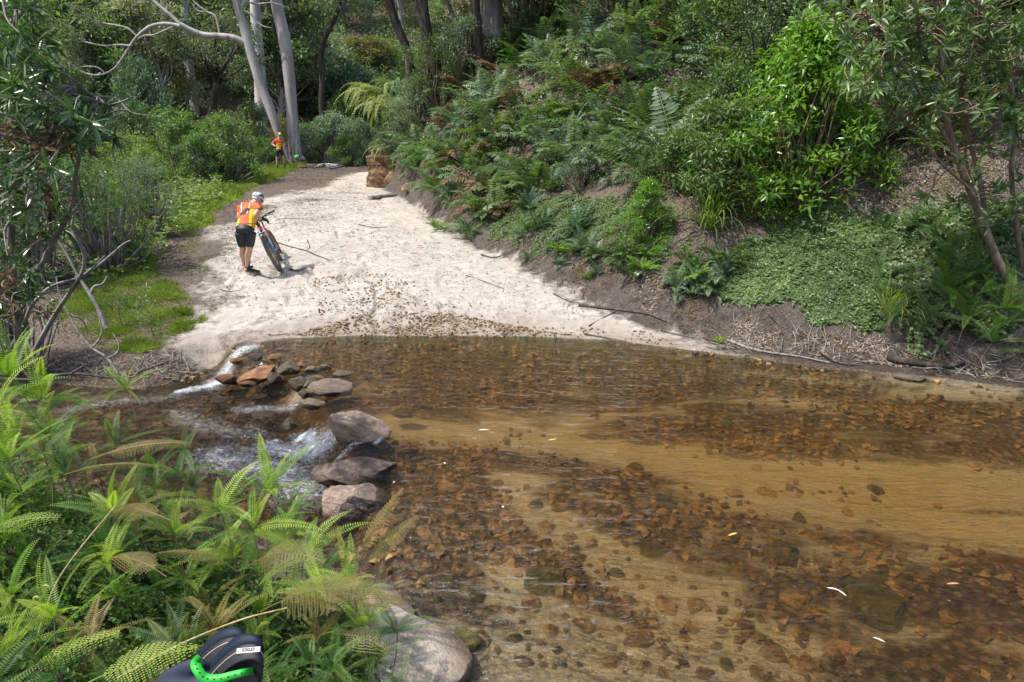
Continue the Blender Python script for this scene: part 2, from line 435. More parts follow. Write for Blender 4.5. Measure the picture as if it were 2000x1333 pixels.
def rockmat(name, a, b_, c, moss=0.0, scale=1.0, wetz=None):
    m, nt, b = mat(name)
    v = coords(nt, (scale, scale, scale * 1.6), 'Generated'); vo_ = coords(nt, (1, 1, 1))
    oi = nt.nodes.new('ShaderNodeObjectInfo')
    n1 = noise(nt, 3.0, 6, .62, v, .5); n2 = noise(nt, 24, 5, .65, vo_)
    s = mth(nt, 'MULTIPLY_ADD', n2, .5, mth(nt, 'MULTIPLY', n1, .6))
    col = ramp(nt, s, [(.38, a), (.52, b_), (.68, c)])
    hs = nd(nt, 'ShaderNodeHueSaturation'); nt.links.new(col, hs.inputs['Color']); nt.links.new(mth(nt, 'MULTIPLY_ADD', oi.outputs['Random'], .6, .7), hs.inputs['Value'])
    col = hs.outputs[0]
    if moss: col = mix(nt, ramp(nt, n1, [(.5, (0, 0, 0)), (.62, (moss, moss, moss))]), col, (.07, .08, .025))
    if wetz is not None:                       # damp stone close above the stream level
        ge = nt.nodes.new('ShaderNodeNewGeometry'); sx = nt.nodes.new('ShaderNodeSeparateXYZ'); nt.links.new(ge.outputs['Position'], sx.inputs[0])
        mr = nd(nt, 'ShaderNodeMapRange'); mr.inputs['From Min'].default_value = wetz + .10; mr.inputs['From Max'].default_value = wetz + .03
        nt.links.new(mth(nt, 'MULTIPLY_ADD', n1, -.09, sx.outputs[2]), mr.inputs['Value'])
        col = mix(nt, mr.outputs[0], col, mix(nt, 1.0, col, (.32, .27, .23), 'MULTIPLY'))
        nt.links.new(mth(nt, 'MULTIPLY_ADD', mr.outputs[0], -.5, .85), b.inputs['Roughness'])
    else: b.inputs['Roughness'].default_value = .85
    nt.links.new(col, b.inputs['Base Color']); b.inputs['Specular IOR Level'].default_value = .3
    bp = nd(nt, 'ShaderNodeBump', Strength=.9, Distance=.04); nt.links.new(s, bp.inputs['Height']); nt.links.new(bp.outputs[0], b.inputs['Normal'])
    return m
M['boulder'] = rockmat('river_boulder', (.09, .06, .045), (.21, .155, .12), (.33, .26, .21), wetz=-.12)
M['rust_rock'] = rockmat('rusty_rock', (.12, .05, .02), (.26, .125, .055), (.34, .24, .17), wetz=-.2)
M['moss_rock'] = rockmat('mossy_rock', (.055, .042, .028), (.15, .118, .082), (.27, .225, .17), .8, wetz=-.2)
M['pale_rock'] = rockmat('sandstone', (.17, .135, .10), (.33, .275, .22), (.44, .385, .32), wetz=-.02)
M['ochre_rock'] = rockmat('ochre_sandstone', (.035, .023, .014), (.11, .066, .034), (.23, .145, .075))
M['ochre_pale'] = rockmat('cream_sandstone', (.28, .16, .07), (.42, .32, .21), (.52, .46, .38))
M['dark_wet'] = rockmat('black_wet_rock', (.02, .018, .015), (.06, .05, .045), (.13, .12, .11), wetz=-.1)
M['bed_gravel'] = leafmat('bed_gravel', (.03, .022, .012), (.36, .225, .095), 0.0, .8, .2)
M['bed_stone'] = rockmat('streambed_stone', (.07, .042, .02), (.27, .165, .07), (.48, .32, .15))
M['weed_stone'] = rockmat('weedy_stone', (.025, .027, .008), (.07, .065, .018), (.20, .15, .06))
M['gravel'] = leafmat('gravel_stone', (.11, .055, .03), (.42, .30, .21), 0.0, .8, .2)
M['dry_leaf'] = leafmat('fallen_leaf', (.10, .065, .045), (.36, .30, .24), .1, .7, .2, (1, 1, 1))
M['scrap'] = leafmat('dark_scrap', (.025, .02, .016), (.13, .10, .075), 0.0, .9, .1)
M['grass'] = leafmat('grass_blade', (.075, .125, .028), (.29, .38, .09), .4)
M['dry_grass'] = leafmat('dry_grass_blade', (.16, .13, .07), (.40, .34, .2), .3)
M['ivy'] = leafmat('creeper_leaf', (.03, .075, .022), (.115, .20, .06), .3, .4)
M['fern'] = leafmat('bracken_green', (.04, .085, .025), (.13, .20, .065), .35)
M['fern_blue'] = leafmat('bracken_bluegreen', (.055, .10, .055), (.19, .28, .155), .3)
M['fern_dry'] = leafmat('bracken_dry', (.085, .055, .032), (.23, .165, .10), .25, .8, .1, (1.2, 1, .6))
M['fern_lime'] = leafmat('umbrella_fern_lime', (.11, .20, .022), (.30, .42, .07), .45)
M['fern_dark'] = leafmat('umbrella_fern_deep', (.03, .085, .018), (.10, .195, .03), .4)
M['fern_bronze'] = leafmat('fern_bronze', (.13, .10, .025), (.30, .25, .08), .35)
M['fern_pale'] = leafmat('fern_pale_hanging', (.14, .19, .06), (.32, .38, .16), .4)
M['gum_leaf'] = leafmat('gum_leaf', (.085, .11, .06), (.22, .255, .15), .25, .4)
M['dark_leaf'] = leafmat('dark_tree_leaf', (.04, .075, .028), (.13, .19, .075), .25, .4)
M['blue_leaf'] = leafmat('bluish_tree_leaf', (.075, .125, .075), (.22, .31, .20), .25, .4)
M['olive_leaf'] = leafmat('olive_tree_leaf', (.10, .10, .035), (.26, .25, .10), .3, .5)
M['brown_leaf'] = leafmat('brownish_tree_leaf', (.11, .085, .055), (.24, .20, .14), .25, .6)
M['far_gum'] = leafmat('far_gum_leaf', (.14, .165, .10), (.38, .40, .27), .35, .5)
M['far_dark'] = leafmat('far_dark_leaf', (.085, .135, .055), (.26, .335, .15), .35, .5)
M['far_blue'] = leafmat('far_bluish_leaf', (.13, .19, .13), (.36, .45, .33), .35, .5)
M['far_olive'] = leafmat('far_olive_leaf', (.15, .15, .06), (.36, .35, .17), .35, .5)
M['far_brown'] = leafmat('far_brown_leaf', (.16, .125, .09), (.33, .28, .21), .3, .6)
M['bush_leaf'] = leafmat('bush_leaf', (.055, .11, .022), (.20, .30, .085), .35, .4)
M['bright_leaf'] = leafmat('bright_bush_leaf', (.05, .13, .02), (.22, .38, .05), .4, .3, .5)
M['glossy_leaf'] = leafmat('glossy_long_leaf', (.035, .085, .025), (.13, .22, .08), .25, .28, .6)
M['whorl_leaf'] = leafmat('whorled_leaf', (.025, .07, .03), (.15, .25, .08), .25, .3, .6)
M['gum_bark'] = barkmat('pale_gum_bark', ((.13, .10, .085), (.42, .40, .38), (.56, .55, .54)), (3, 3, .5), .15)
M['grey_bark'] = barkmat('grey_bark', ((.08, .07, .06), (.19, .17, .15), (.32, .30, .28)))
M['dark_bark'] = barkmat('dark_bark', ((.015, .012, .01), (.045, .038, .032), (.10, .085, .07)))
M['brown_bark'] = barkmat('brown_stem_bark', ((.08, .055, .035), (.19, .14, .095), (.30, .24, .18)), (20, 20, 4), .3)
M['twig'] = barkmat('dead_twig', ((.08, .07, .06), (.20, .18, .16), (.38, .35, .32)), (30, 30, 6), .3)
M['dark_stick'] = barkmat('damp_stick', ((.02, .016, .012), (.07, .055, .045), (.16, .13, .11)), (30, 30, 6), .3)

# ------------------------------------------------------------------ ground sheet
SANDPX = ((395, 655), (405, 600), (418, 540), (430, 480), (440, 420), (500, 385), (560, 372), (640, 366), (690, 338), (728, 332), (738, 352), (755, 375), (800, 398), (850, 435), (910, 474), (1000, 515), (1090, 566), (1200, 614), (1310, 650), (1430, 680), (1430, 700), (1200, 690), (800, 690), (480, 700))
SAND = [(p[0], p[1]) for p in (ground(u, v) for u, v in SANDPX)]
SILT = [[tuple(atz(u, v, -.2)[:2]) for u, v in L] for L in (
    ((780, 830), (900, 850), (1100, 860), (1350, 905), (1600, 930), (2000, 955), (2400, 990)),
    ((1300, 905), (1600, 985), (1800, 1010), (2000, 1040), (2300, 1080)),
    ((1000, 950), (1120, 1060), (1250, 1120), (1350, 1180)),
    ((880, 1320), (1100, 1330), (1400, 1320)), ((980, 1150), (1060, 1220), (1150, 1260)))]
FOAM = [(((352, 762), (400, 752), (442, 742)), .11, -.25, 1.0), (((415, 735), (445, 715), (490, 698)), .22, -.15, .8), (((340, 775), (230, 785), (130, 800)), .22, -.28, .48),
        (((575, 835), (600, 850), (618, 870)), .10, -.15, 1.05), (((520, 870), (580, 880), (640, 890)), .24, -.26, .85), (((430, 890), (540, 920), (600, 960)), .45, -.28, .68),
        (((610, 780), (560, 800), (470, 800)), .2, -.28, .55), (((350, 810), (420, 840), (500, 850)), .3, -.28, .5), (((735, 875), (760, 850)), .05, -.05, .7), (((720, 895), (640, 915)), .08, -.2, .6)]
FOAM = [([tuple(atz(u, v, z)[:2]) for u, v in p], r, s) for p, r, z, s in FOAM]
def polar(a0, a1, na, rs):
    """front fan finely cut, the rest of the circle coarse, as one sheet"""
    a = np.concatenate([np.linspace(-math.pi, a0, 60, endpoint=False), np.linspace(a0, a1, na, endpoint=False), np.linspace(a1, math.pi, 60, endpoint=False)])
    A, Rr = np.meshgrid(a, rs, indexing='ij')
    n, m_ = A.shape
    x = (np.sin(A) * Rr).ravel(); y = (np.cos(A) * Rr).ravel()
    i, j = np.meshgrid(np.arange(n), np.arange(m_ - 1), indexing='ij'); i = i.ravel(); j = j.ravel(); i2 = (i + 1) % n
    Q = np.stack([i * m_ + j, i2 * m_ + j, i2 * m_ + j + 1, i * m_ + j + 1], 1)
    return x, y, Q
def setattr_f(me, name, val):
    at = me.attributes.new(name, 'FLOAT', 'POINT'); at.data.foreach_set('value', np.asarray(val, np.float32))
rs = np.concatenate([[.02], np.geomspace(.6, 3, 60, endpoint=False), np.geomspace(3, 20, 560, endpoint=False), np.geomspace(20, 60, 140, endpoint=False), np.geomspace(60, 900, 60)])
gx, gy, gQ = polar(R(-44), R(44), 800, rs)
gzv = zf(gx, gy)
cs = sdf(gx, gy, CHANNEL); hs_ = sdf(gx, gy, HILL); ss_ = sdf(gx, gy, SAND); ns_ = sdf(gx, gy, NEAR)
# rills, scour and tyre marks in the sand: real relief
near_sand = sst(-.1, .5, ss_) * (cs < -.1)
rill = np.abs(fbm(gx * 1.3 + .5 * gy, gy * .55, 51, 4))
gzv = gzv - near_sand * 0.07 * np.clip(.12 - rill, 0, 1) / .12 * sst(.35, .6, vnoise(gx * .5, gy * .4, 77)) + near_sand * .02 * fbm(gx * 2.6, gy * 2.0, 53, 4)
for off in (-.6, 1.1):      # wheel ruts running down the track
    cxl = np.interp(gy, [9.5, 13, 20, 30], [-1.9, -2.7, -4.6, -7.4]) + off + .35 * fbm(gy * .5, gy * 0 + off, 57, 3)
    gzv = gzv - near_sand * .016 * vnoise(gx, gy * .6, 58) * np.exp(-((gx - cxl) / .09) ** 2) * sst(9.9, 11, gy) + near_sand * .007 * vnoise(gx, gy * .6, 59) * np.exp(-((np.abs(gx - cxl) - .17) / .06) ** 2)
g = Geo(); g.add(np.stack([gx, gy, gzv], 1), gQ)
gm = g.mesh('ground', M['ground'], True)
setattr_f(gm, 'sand', -1.2 * sst(-.15, .42, hs_ + .35 * fbm(gx * 1.1, gy * 1.1, 91, 4)) + .45 * np.minimum(fbm(gx * .8, gy * .5, 92, 4), .2) * sst(-1.2, -3.2, gx + .25 * (gy - 10)) * 2 + .12 * fbm(gx * 1.3, gy * .9, 93, 4) + .5 + np.clip(ss_ * 1.1, -.9, .75) * np.where(ss_ > 0, 1, .8) - .55 * sst(15.5, 20, gy) * (1 - sst(-5.5, -3.5, gx + .32 * (gy - 18))) * sst(.2, .8, ss_ + 1))
setattr_f(gm, 'soil', np.clip(.5 + np.where(hs_ > -.3, (.9 - np.abs(hs_ - .35)) * .6, -1) * (1 - .6 * sst(14, 22, gy)), -.6, 1) - 1.0 * (ss_ > .3))
outc = ground(745, 345)
setattr_f(gm, 'clay', 1.0 - np.hypot(gx - outc[0] - .3, (gy - outc[1]) * .7) * .45)
setattr_f(gm, 'bed', sst(-.02, .05, cs))
setattr_f(gm, 'wet', np.clip(1 - np.abs(cs) / (.5 + .5 * vnoise(gx * 2, gy * 2, 15)), 0, 1) * (cs < 0))
sil = np.zeros_like(gx)
for L in SILT: sil = np.maximum(sil, np.exp(-(line_d(gx + .25 * fbm(gx * 1.2, gy * 2, 81), gy + .2 * fbm(gx, gy * 2, 82), L) / .28) ** 2))
gravelly = sst(8.0, 9.2, gy) * (cs > 0)
COB = [tuple(atz(u, v, -.2)[:2]) for u, v in ((860, 930), (960, 1030), (1100, 1120))]
cobby = np.exp(-(line_d(gx, gy, COB) / .55) ** 2)
setattr_f(gm, 'silt', sil - .5 * gravelly - .6 * cobby)
go = bpy.data.objects.new('ground', gm); C.objects.link(go); tag(go, kind='structure')

# ------------------------------------------------------------------ water
rs = np.geomspace(1.8, 26, 620)
wx, wy, wQ = polar(R(-50), R(50), 760, rs)
wc = sdf(wx, wy, CHANNEL)
keepv = (wc > -0.35) & (wx < 20) & (wx > -18)
keepq = keepv[wQ].all(1)
wQ = wQ[keepq]
used = np.unique(wQ); remap = np.full(len(wx), -1); remap[used] = np.arange(len(used)); wQ = remap[wQ]; wx = wx[used]; wy = wy[used]; wc = wc[used]
wz = wlev(wx, wy)
foam = np.zeros_like(wx)
for L, r, s in FOAM: foam = np.maximum(foam, s * np.exp(-(line_d(wx, wy, L) / r) ** 2))
low = sst(-.2, .4, sdf(wx, wy, LOWER))
ang = math.radians(-14)
fx, fy = wx * math.cos(ang) + wy * math.sin(ang), -wx * math.sin(ang) + wy * math.cos(ang)
ripz = (.005 + .012 * low) * fbm(fx * 2.2, fy * 6, 61, 3) + .010 * low * fbm(fx * 7, fy * 16, 62, 3) + foam * .035 * fbm(wx * 12, wy * 16, 63, 3) + foam * .01
g = Geo(); g.add(np.stack([wx, wy, wz + ripz], 1), wQ)
wm = g.mesh('water', M['water'], True)
bedz = zf(wx, wy, False)
dep = np.clip(wz - bedz, 0.0, .5)
tint = np.exp(-dep[:, None] * np.array([.5, 1.2, 2.7]))
ca = wm.attributes.new('tint', 'FLOAT_COLOR', 'POINT'); ca.data.foreach_set('color', np.concatenate([tint, np.ones((len(tint), 1))], 1).astype(np.float32).ravel())
setattr_f(wm, 'foam', foam); setattr_f(wm, 'ripple', .12 + .85 * low + .5 * sst(6.0, 3.6, wy) * vnoise(fx * .8, fy * 1.5, 66))
wo = bpy.data.objects.new('water', wm); C.objects.link(wo); tag(wo, kind='structure')

# ------------------------------------------------------------------ vegetation builders
def in_poly_samples(rng, poly, n):
    P = np.array(poly); lo = P.min(0); hi = P.max(0); out = np.zeros((0, 2))
    while len(out) < n:
        q = lo + rng.random((n * 2, 2)) * (hi - lo)
        out = np.vstack([out, q[sdf(q[:, 0], q[:, 1], poly) > 0]])
    return out[:n]
def pxpoly(L):
    return [tuple(ground(u, v)[:2]) for u, v in L]
def slope_n(x, y):
    e = .08
    zx = zf(x + e, y, False) - zf(x - e, y, False); zy = zf(x, y + e, False) - zf(x, y - e, False)
    return norm(np.stack([-zx / (2 * e), -zy / (2 * e), np.ones_like(x)], 1))
def leaf_ball(g, rng, c, r, n, L, W, tone0, flat=.75, up=.4, m=0, detail=0, shell=.5, droop=0.):
    """a loose clump of leaves round c"""
    d = rvec(rng, n); rad = r * (shell + (1 - shell) * rng.random(n)) ** 1.0
    rad = np.where(rng.random(n) < .35, rad * rng.random(n) ** .5, rad)
    P = c + d * rad[:, None] * np.array([1, 1, flat])
    D = norm(d * .7 + rvec(rng, n) * .9 + np.array([0, 0, up * .4]))
    N = norm(np.array([0, 0, 1.]) * up * 2 + d * .6 + rvec(rng, n) * .7)
    t = np.clip(tone0 + rng.normal(size=n) * .22, 0, 1)
    leaves(g, P, D, N, L * (.7 + .6 * rng.random(n)), W * (.7 + .6 * rng.random(n)), t, m, .15, detail, droop)
def wander(rng, a, b, k=5, amp=.1):
    a = np.asarray(a, float); b = np.asarray(b, float)
    L = np.linalg.norm(b - a); t = np.linspace(0, 1, k)[:, None]
    p = a + (b - a) * t + rng.normal(size=(k, 3)) * amp * L * np.sin(t * math.pi)
    return spline(p, 3)
def tree_meshes(name, seed, H, cr, ch, tr, clumps, per, L, W, leafm, barkm, lean=.08, base=.45, limb_n=None, twist=.05, cl_r=.28, shell=.4, tone=.5):
    """returns (trunk mesh, crown mesh); origin at the foot"""
    rng = np.random.default_rng(seed)
    gt, gc = Geo(), Geo()
    top = np.array([rng.normal() * lean * H, rng.normal() * lean * H, H * .93])
    tp = wander(rng, (0, 0, -.3), top, 6, twist)
    k = len(tp)
    rad = tr * (1 - .8 * np.linspace(0, 1, k)); rad[0] *= 1.35; rad[1] *= 1.1
    tube(gt, tp, rad, 9, .5, False)
    for i in range(clumps):
        th = rng.random() * 6.283; q = rng.random() ** .6
        zz = H * base + (H * (1 - base)) * rng.random()
        prof = math.sin(math.pi * min(max((zz / H - base) / (1 - base) * .8 + .2, 0), 1)) ** .6
        ax = tp[int((k - 1) * min(zz / H, 1))]
        c = np.array([ax[0] + math.cos(th) * cr * q * prof, ax[1] + math.sin(th) * cr * q * prof, zz])
        s = tp[int((k - 1) * max(min(zz / H - .12 - .15 * rng.random(), .95), .15))]
        tube(gt, wander(rng, s, c, 4, .08), np.linspace(tr * .33, tr * .05, 10), 5, .5, False)
        r = cr * cl_r * (.7 + .7 * rng.random())
        leaf_ball(gc, rng, c, r, per, L, W, tone + rng.normal() * .14, .7, .4, 0, 0, shell)
        for b in range(3):
            tube(gt, wander(rng, c - np.array([0, 0, r * .3]), c + rvec(rng, 1)[0] * r * .9, 3, .1), np.linspace(tr * .08, tr * .02, 7), 4, .5, False)
    return gt.mesh(name + '_trunk', barkm, True), gc.mesh(name + '_crown', leafm)
def put(name, pair, loc, rz, sc, label, cat, group=None, parts=('trunk', 'crown')):
    root = empty(name, loc, rz)
    root.scale = (sc, sc, sc) if np.isscalar(sc) else sc
    for nm, me in zip(parts, pair):
        o = bpy.data.objects.new(nm, me); C.objects.link(o); o.parent = root
    return tag(root, label, cat, group)
def bush_meshes(seed, H, cr, clumps, per, L, W, leafm, barkm, tone=.5, detail=0, open_=.0, cl_r=.24, droop=0., up=.4, taper=0., stem=.035):
    rng = np.random.default_rng(seed); gt, gc = Geo(), Geo()
    for i in range(clumps):
        th = rng.random() * 6.283; q = rng.random() ** .55
        h = (open_ + (1 - open_) * rng.random() ** .8)
        prof = math.sqrt(max(1 - (h * 1.02 - .35) ** 2 / .5, .05)) * (1 - taper * h) * (1 + .22 * math.sin(th * 3 + h * 5))
        c = np.array([math.cos(th) * cr * q * prof, math.sin(th) * cr * q * prof, H * (h * .88 + .06)])
        tube(gt, wander(rng, (c[0] * .12, c[1] * .12, -.1), c, 4, .06), np.linspace(stem * H ** .5, min(.008, stem * .4), 10), 5, .5, False)
        r = cr * cl_r * (.7 + .6 * rng.random())
        leaf_ball(gc, rng, c, r, per, L, W, tone + rng.normal() * .12 + .2 * (h - .5), .8, up, 0, detail, .3, droop)
    return gt.mesh('bush_stems', barkm, True), gc.mesh('bush_leaves', leafm)
def comb(g, P, S, N, Ls, W, tone, ang=.35, cup=.15, m=0):
    """a row of narrow leaflets on both sides of a midrib"""
    T = norm(np.gradient(P, axis=0))
    for sg in (-1, 1):
        D = norm(S * sg + T * ang + N * cup)
        leaves(g, P, D, N, Ls, W, tone, m, .12)
def frond(g, rng, base, az, el, L, wid, pairs, droop=.9, tone=.5, detail=False, stalk=.15, tilt=.0, m=0, leafw=.5):
    """one pinnate fern frond arching out of base"""
    n = pairs + 4
    t = np.linspace(0, 1, n)
    e = el - droop * t ** 1.3
    ds = L / n
    h = np.array([math.cos(az), math.sin(az), 0])
    P = base + np.cumsum((np.cos(e)[:, None] * h + np.sin(e)[:, None] * np.array([0, 0, 1.])) * ds, 0)
    T = norm(np.gradient(P, axis=0))
    side = norm(np.cross(h, [0, 0, 1.]))
    S = np.tile(side, (n, 1)) ; N = norm(np.cross(S, T))
    S = norm(S + N * tilt); N = norm(np.cross(S, T))
    tube(g, P[::max(1, n // 8)], np.linspace(.0045, .0015, len(P[::max(1, n // 8)])) * (L / .9) ** .5, 4, .25, False, m)
    k0 = int(n * stalk)
    tt = (t[k0:] - stalk) / (1 - stalk)
    w = wid * np.clip((1 - tt) ** .75 * (1 - np.exp(-tt * 9)) * 1.15 + .03, 0, 1.2)
    Pk, Sk, Nk, Tk = P[k0:], S[k0:], N[k0:], T[k0:]
    if not detail:
        dw = L * (1 - stalk) / pairs * leafw * 2
        for sg in (-1, 1):
            D = norm(Sk * sg + Tk * .35 + Nk * (-.10 + .12 * rng.normal(size=(len(w), 1))))
            leaves(g, Pk, D, Nk, w * (.85 + .3 * rng.random(len(w))), dw, np.clip(tone + .18 * rng.normal(size=len(w)), 0, 1), m, .1, 0, .25)
    else:
        for i in range(len(w)):
            if w[i] < .012: continue
            for sg in (-1, 1):
                D = norm(Sk[i] * sg + Tk[i] * .35 - Nk[i] * .05)
                q = max(int(w[i] / .0068), 3)
                s = np.linspace(.06, 1, q)
                PP = Pk[i] + D * (s * w[i])[:, None] - np.array([0, 0, 1.]) * (w[i] * .14 * s ** 2)[:, None]
                SS = np.tile(norm(np.cross(D, Nk[i])), (q, 1)); NN = np.tile(Nk[i], (q, 1))
                comb(g, PP, SS, NN, L * (1 - stalk) / pairs * .60 * (1 - s * .75) + .002, .0056, np.clip(tone + .12 * rng.normal() + .08 * rng.normal(size=q), 0, 1), .3, .05, m)
    return P
def fern_mesh(seed, nf, L, wid, pairs, mats, el=(.5, 1.25), droop=(.7, 1.5), drym=0., detail=False, leafw=.5, tone=.5):
    rng = np.random.default_rng(seed); g = Geo()
    for i in range(nf):
        az = i * 2.4 + rng.normal() * .3
        frond(g, rng, rng.normal(size=3) * [.05, .05, 0], az, el[0] + (el[1] - el[0]) * rng.random(), L * (.65 + .5 * rng.random()), wid * (.7 + .5 * rng.random()), pairs,
              droop[0] + (droop[1] - droop[0]) * rng.random(), tone + rng.normal() * .12, detail, .12, rng.normal() * .2, 1 if rng.random() < drym else 0, leafw)
    return g.mesh('fern_fronds', mats)
def strap_tuft(seed, n, L, W, m, spread=.5, droop=1.3):
    rng = np.random.default_rng(seed); g = Geo()
    for i in range(n):
        az = rng.random() * 6.283; el = 1.45 - spread * rng.random() * 1.3; l = L * (.55 + .5 * rng.random())
        t = np.linspace(0, 1, 8); e = el - droop * (.4 + .8 * rng.random()) * t ** 1.4
        h = np.array([math.cos(az), math.sin(az), 0.]); sd = np.array([-h[1], h[0], 0.])
        P = rng.normal(size=3) * [.04, .04, 0] * L + np.cumsum((np.cos(e)[:, None] * h + np.sin(e)[:, None] * np.array([0, 0, 1.])) * l / 8, 0)
        w = (W * (1 - t ** 2) * .5 + .0005)[:, None] * sd
        V = np.stack([P - w, P + w], 1).reshape(-1, 3); k = np.arange(7)[:, None] * 2
        g.add(V, k + [0, 1, 3, 2], np.clip(.5 + rng.normal() * .25, 0, 1))
    return g.mesh('strap_leaves', m)
def stone_mesh(seed, m, sub=3, flat=.6, angular=.5, rough=.06, size=(1, 1, 1)):
    """boulder: a ball cut by random planes, then roughened; unit size"""
    rng = np.random.default_rng(seed)
    bm = __import__('bmesh').new()
    __import__('bmesh').ops.create_icosphere(bm, subdivisions=sub, radius=1)
    V = np.array([v.co[:] for v in bm.verts]); Fc = np.array([[v.index for v in f.verts] for f in bm.faces]); bm.free()
    for k in range(15):
        n = rvec(rng, 1)[0]; d = .48 + .34 * rng.random() + (1 - angular) * .25
        over = np.maximum(V @ n - d, 0); V = V - over[:, None] * n
    V = V + norm(V) * (rough * (fbm(V[:, 0] * 2.3 + V[:, 2] * 1.7, V[:, 1] * 2.3 - V[:, 2], seed, 4) + .4 * fbm(V[:, 0] * 8 + V[:, 2] * 7, V[:, 1] * 8 - V[:, 2] * 5, seed + 9, 3)))[:, None]
    V = V * np.array([1, 1, flat]) * np.array(size)
    g = Geo(); g.add(V, Fc)
    return g.mesh('stone', m, False)

# ------------------------------------------------------------------ the far forest on the slope beyond the track
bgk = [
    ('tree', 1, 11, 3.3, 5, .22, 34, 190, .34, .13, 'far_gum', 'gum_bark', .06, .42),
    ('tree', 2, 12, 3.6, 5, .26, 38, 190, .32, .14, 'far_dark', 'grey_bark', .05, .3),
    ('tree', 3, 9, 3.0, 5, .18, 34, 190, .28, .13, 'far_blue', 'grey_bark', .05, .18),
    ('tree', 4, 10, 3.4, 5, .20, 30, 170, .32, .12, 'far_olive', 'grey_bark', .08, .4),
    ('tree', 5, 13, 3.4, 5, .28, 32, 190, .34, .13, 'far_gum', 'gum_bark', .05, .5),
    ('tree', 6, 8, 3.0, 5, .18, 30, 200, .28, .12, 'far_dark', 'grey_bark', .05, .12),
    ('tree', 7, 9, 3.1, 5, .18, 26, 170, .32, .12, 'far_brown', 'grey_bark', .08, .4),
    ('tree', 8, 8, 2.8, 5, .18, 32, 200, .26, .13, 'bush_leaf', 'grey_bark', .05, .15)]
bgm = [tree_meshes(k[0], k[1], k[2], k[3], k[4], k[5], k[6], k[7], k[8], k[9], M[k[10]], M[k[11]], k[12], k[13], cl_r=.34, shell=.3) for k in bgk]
desc = ['grey-green loose gum tree', 'dark dense evergreen tree', 'bluish green bushy tree', 'sparse olive green tree', 'pale trunked gum tree', 'low dark green tree', 'thin brownish tree', 'fresh green rounded tree']
rng = np.random.default_rng(5)
cells = []
yy = 46.0
while yy < 135:
    st = 4.9 + (yy - 46) * .06
    xx = -yy * .88
    while xx < yy * .55 + 4:
        cells.append((xx + rng.normal() * st * .28, yy + rng.normal() * st * .28)); xx += st
    yy += st * .95
cells = [c for c in cells if c[1] > 50 + .28 * c[0] + (5 if c[0] > -22 else -5) and sdf(c[0], c[1], HILL) < -2]
cells = [c for c in cells if not (c[0] > -14 and c[1] < 60 and c[0] < 30)]
ZL = lambda x, y: ('left' if x / y < -.42 else 'middle' if x / y < -.2 else 'right')
for x, y in cells[:290]:
    k = int(rng.choice(8, p=[.18, .2, .16, .1, .1, .12, .06, .08]))
    if y < 60 and k == 4: k = 2
    band = 'foot' if y < 66 else 'middle' if y < 95 else 'upper part'
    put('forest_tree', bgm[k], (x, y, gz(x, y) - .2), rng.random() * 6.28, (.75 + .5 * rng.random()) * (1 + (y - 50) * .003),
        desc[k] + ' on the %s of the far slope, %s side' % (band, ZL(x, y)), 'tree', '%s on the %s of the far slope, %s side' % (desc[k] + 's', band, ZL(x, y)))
# undergrowth that nobody could count between the far trees
def scatter_clumps(seed, n, xr, yr, cond, L, W, leafm, name, label, per=26, rad=.8, up=.4):
    rng = np.random.default_rng(seed); g = Geo(); x = xr[0] + rng.random(n) * (xr[1] - xr[0]); y = yr[0] + rng.random(n) * (yr[1] - yr[0])
    k = cond(x, y); x, y = x[k], y[k]; z = zf(x, y, False)
    P = np.stack([x, y, z + rad * .35], 1)
    P = np.repeat(P, per, 0); n = len(P)
    d = rvec(rng, n); P = P + d * rad * rng.random((n, 1)) ** .5
    leaves(g, P, norm(rvec(rng, n) + [0, 0, .4]), norm(rvec(rng, n) * .7 + [0, 0, 1]), L * (.6 + .8 * rng.random(n)), W * (.6 + .8 * rng.random(n)), np.clip(np.repeat(.45 + .2 * rng.normal(size=n // per), per) + .18 * rng.normal(size=n), 0, 1))
    o = g.obj(name, leafm); return tag(o, label, 'undergrowth', kind='stuff')
inview = lambda x, y: (x > -y * .9 - 3) & (x < y * .6 + 3)
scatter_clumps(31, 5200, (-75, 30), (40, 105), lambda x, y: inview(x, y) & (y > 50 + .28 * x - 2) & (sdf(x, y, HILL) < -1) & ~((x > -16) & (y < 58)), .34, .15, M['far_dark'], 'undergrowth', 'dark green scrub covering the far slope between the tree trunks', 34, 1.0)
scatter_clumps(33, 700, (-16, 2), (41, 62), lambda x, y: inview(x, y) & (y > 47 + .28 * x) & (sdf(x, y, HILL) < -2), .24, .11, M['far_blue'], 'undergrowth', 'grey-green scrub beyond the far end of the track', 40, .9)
scatter_clumps(32, 1500, (-75, 20), (38, 70), lambda x, y: inview(x, y) & (y > 44 + .28 * x) & (sdf(x, y, HILL) < -1) & ~((x > -15) & (y < 55)), .26, .12, M['far_blue'], 'undergrowth', 'pale bluish scrub along the foot of the far slope', 40, .9)

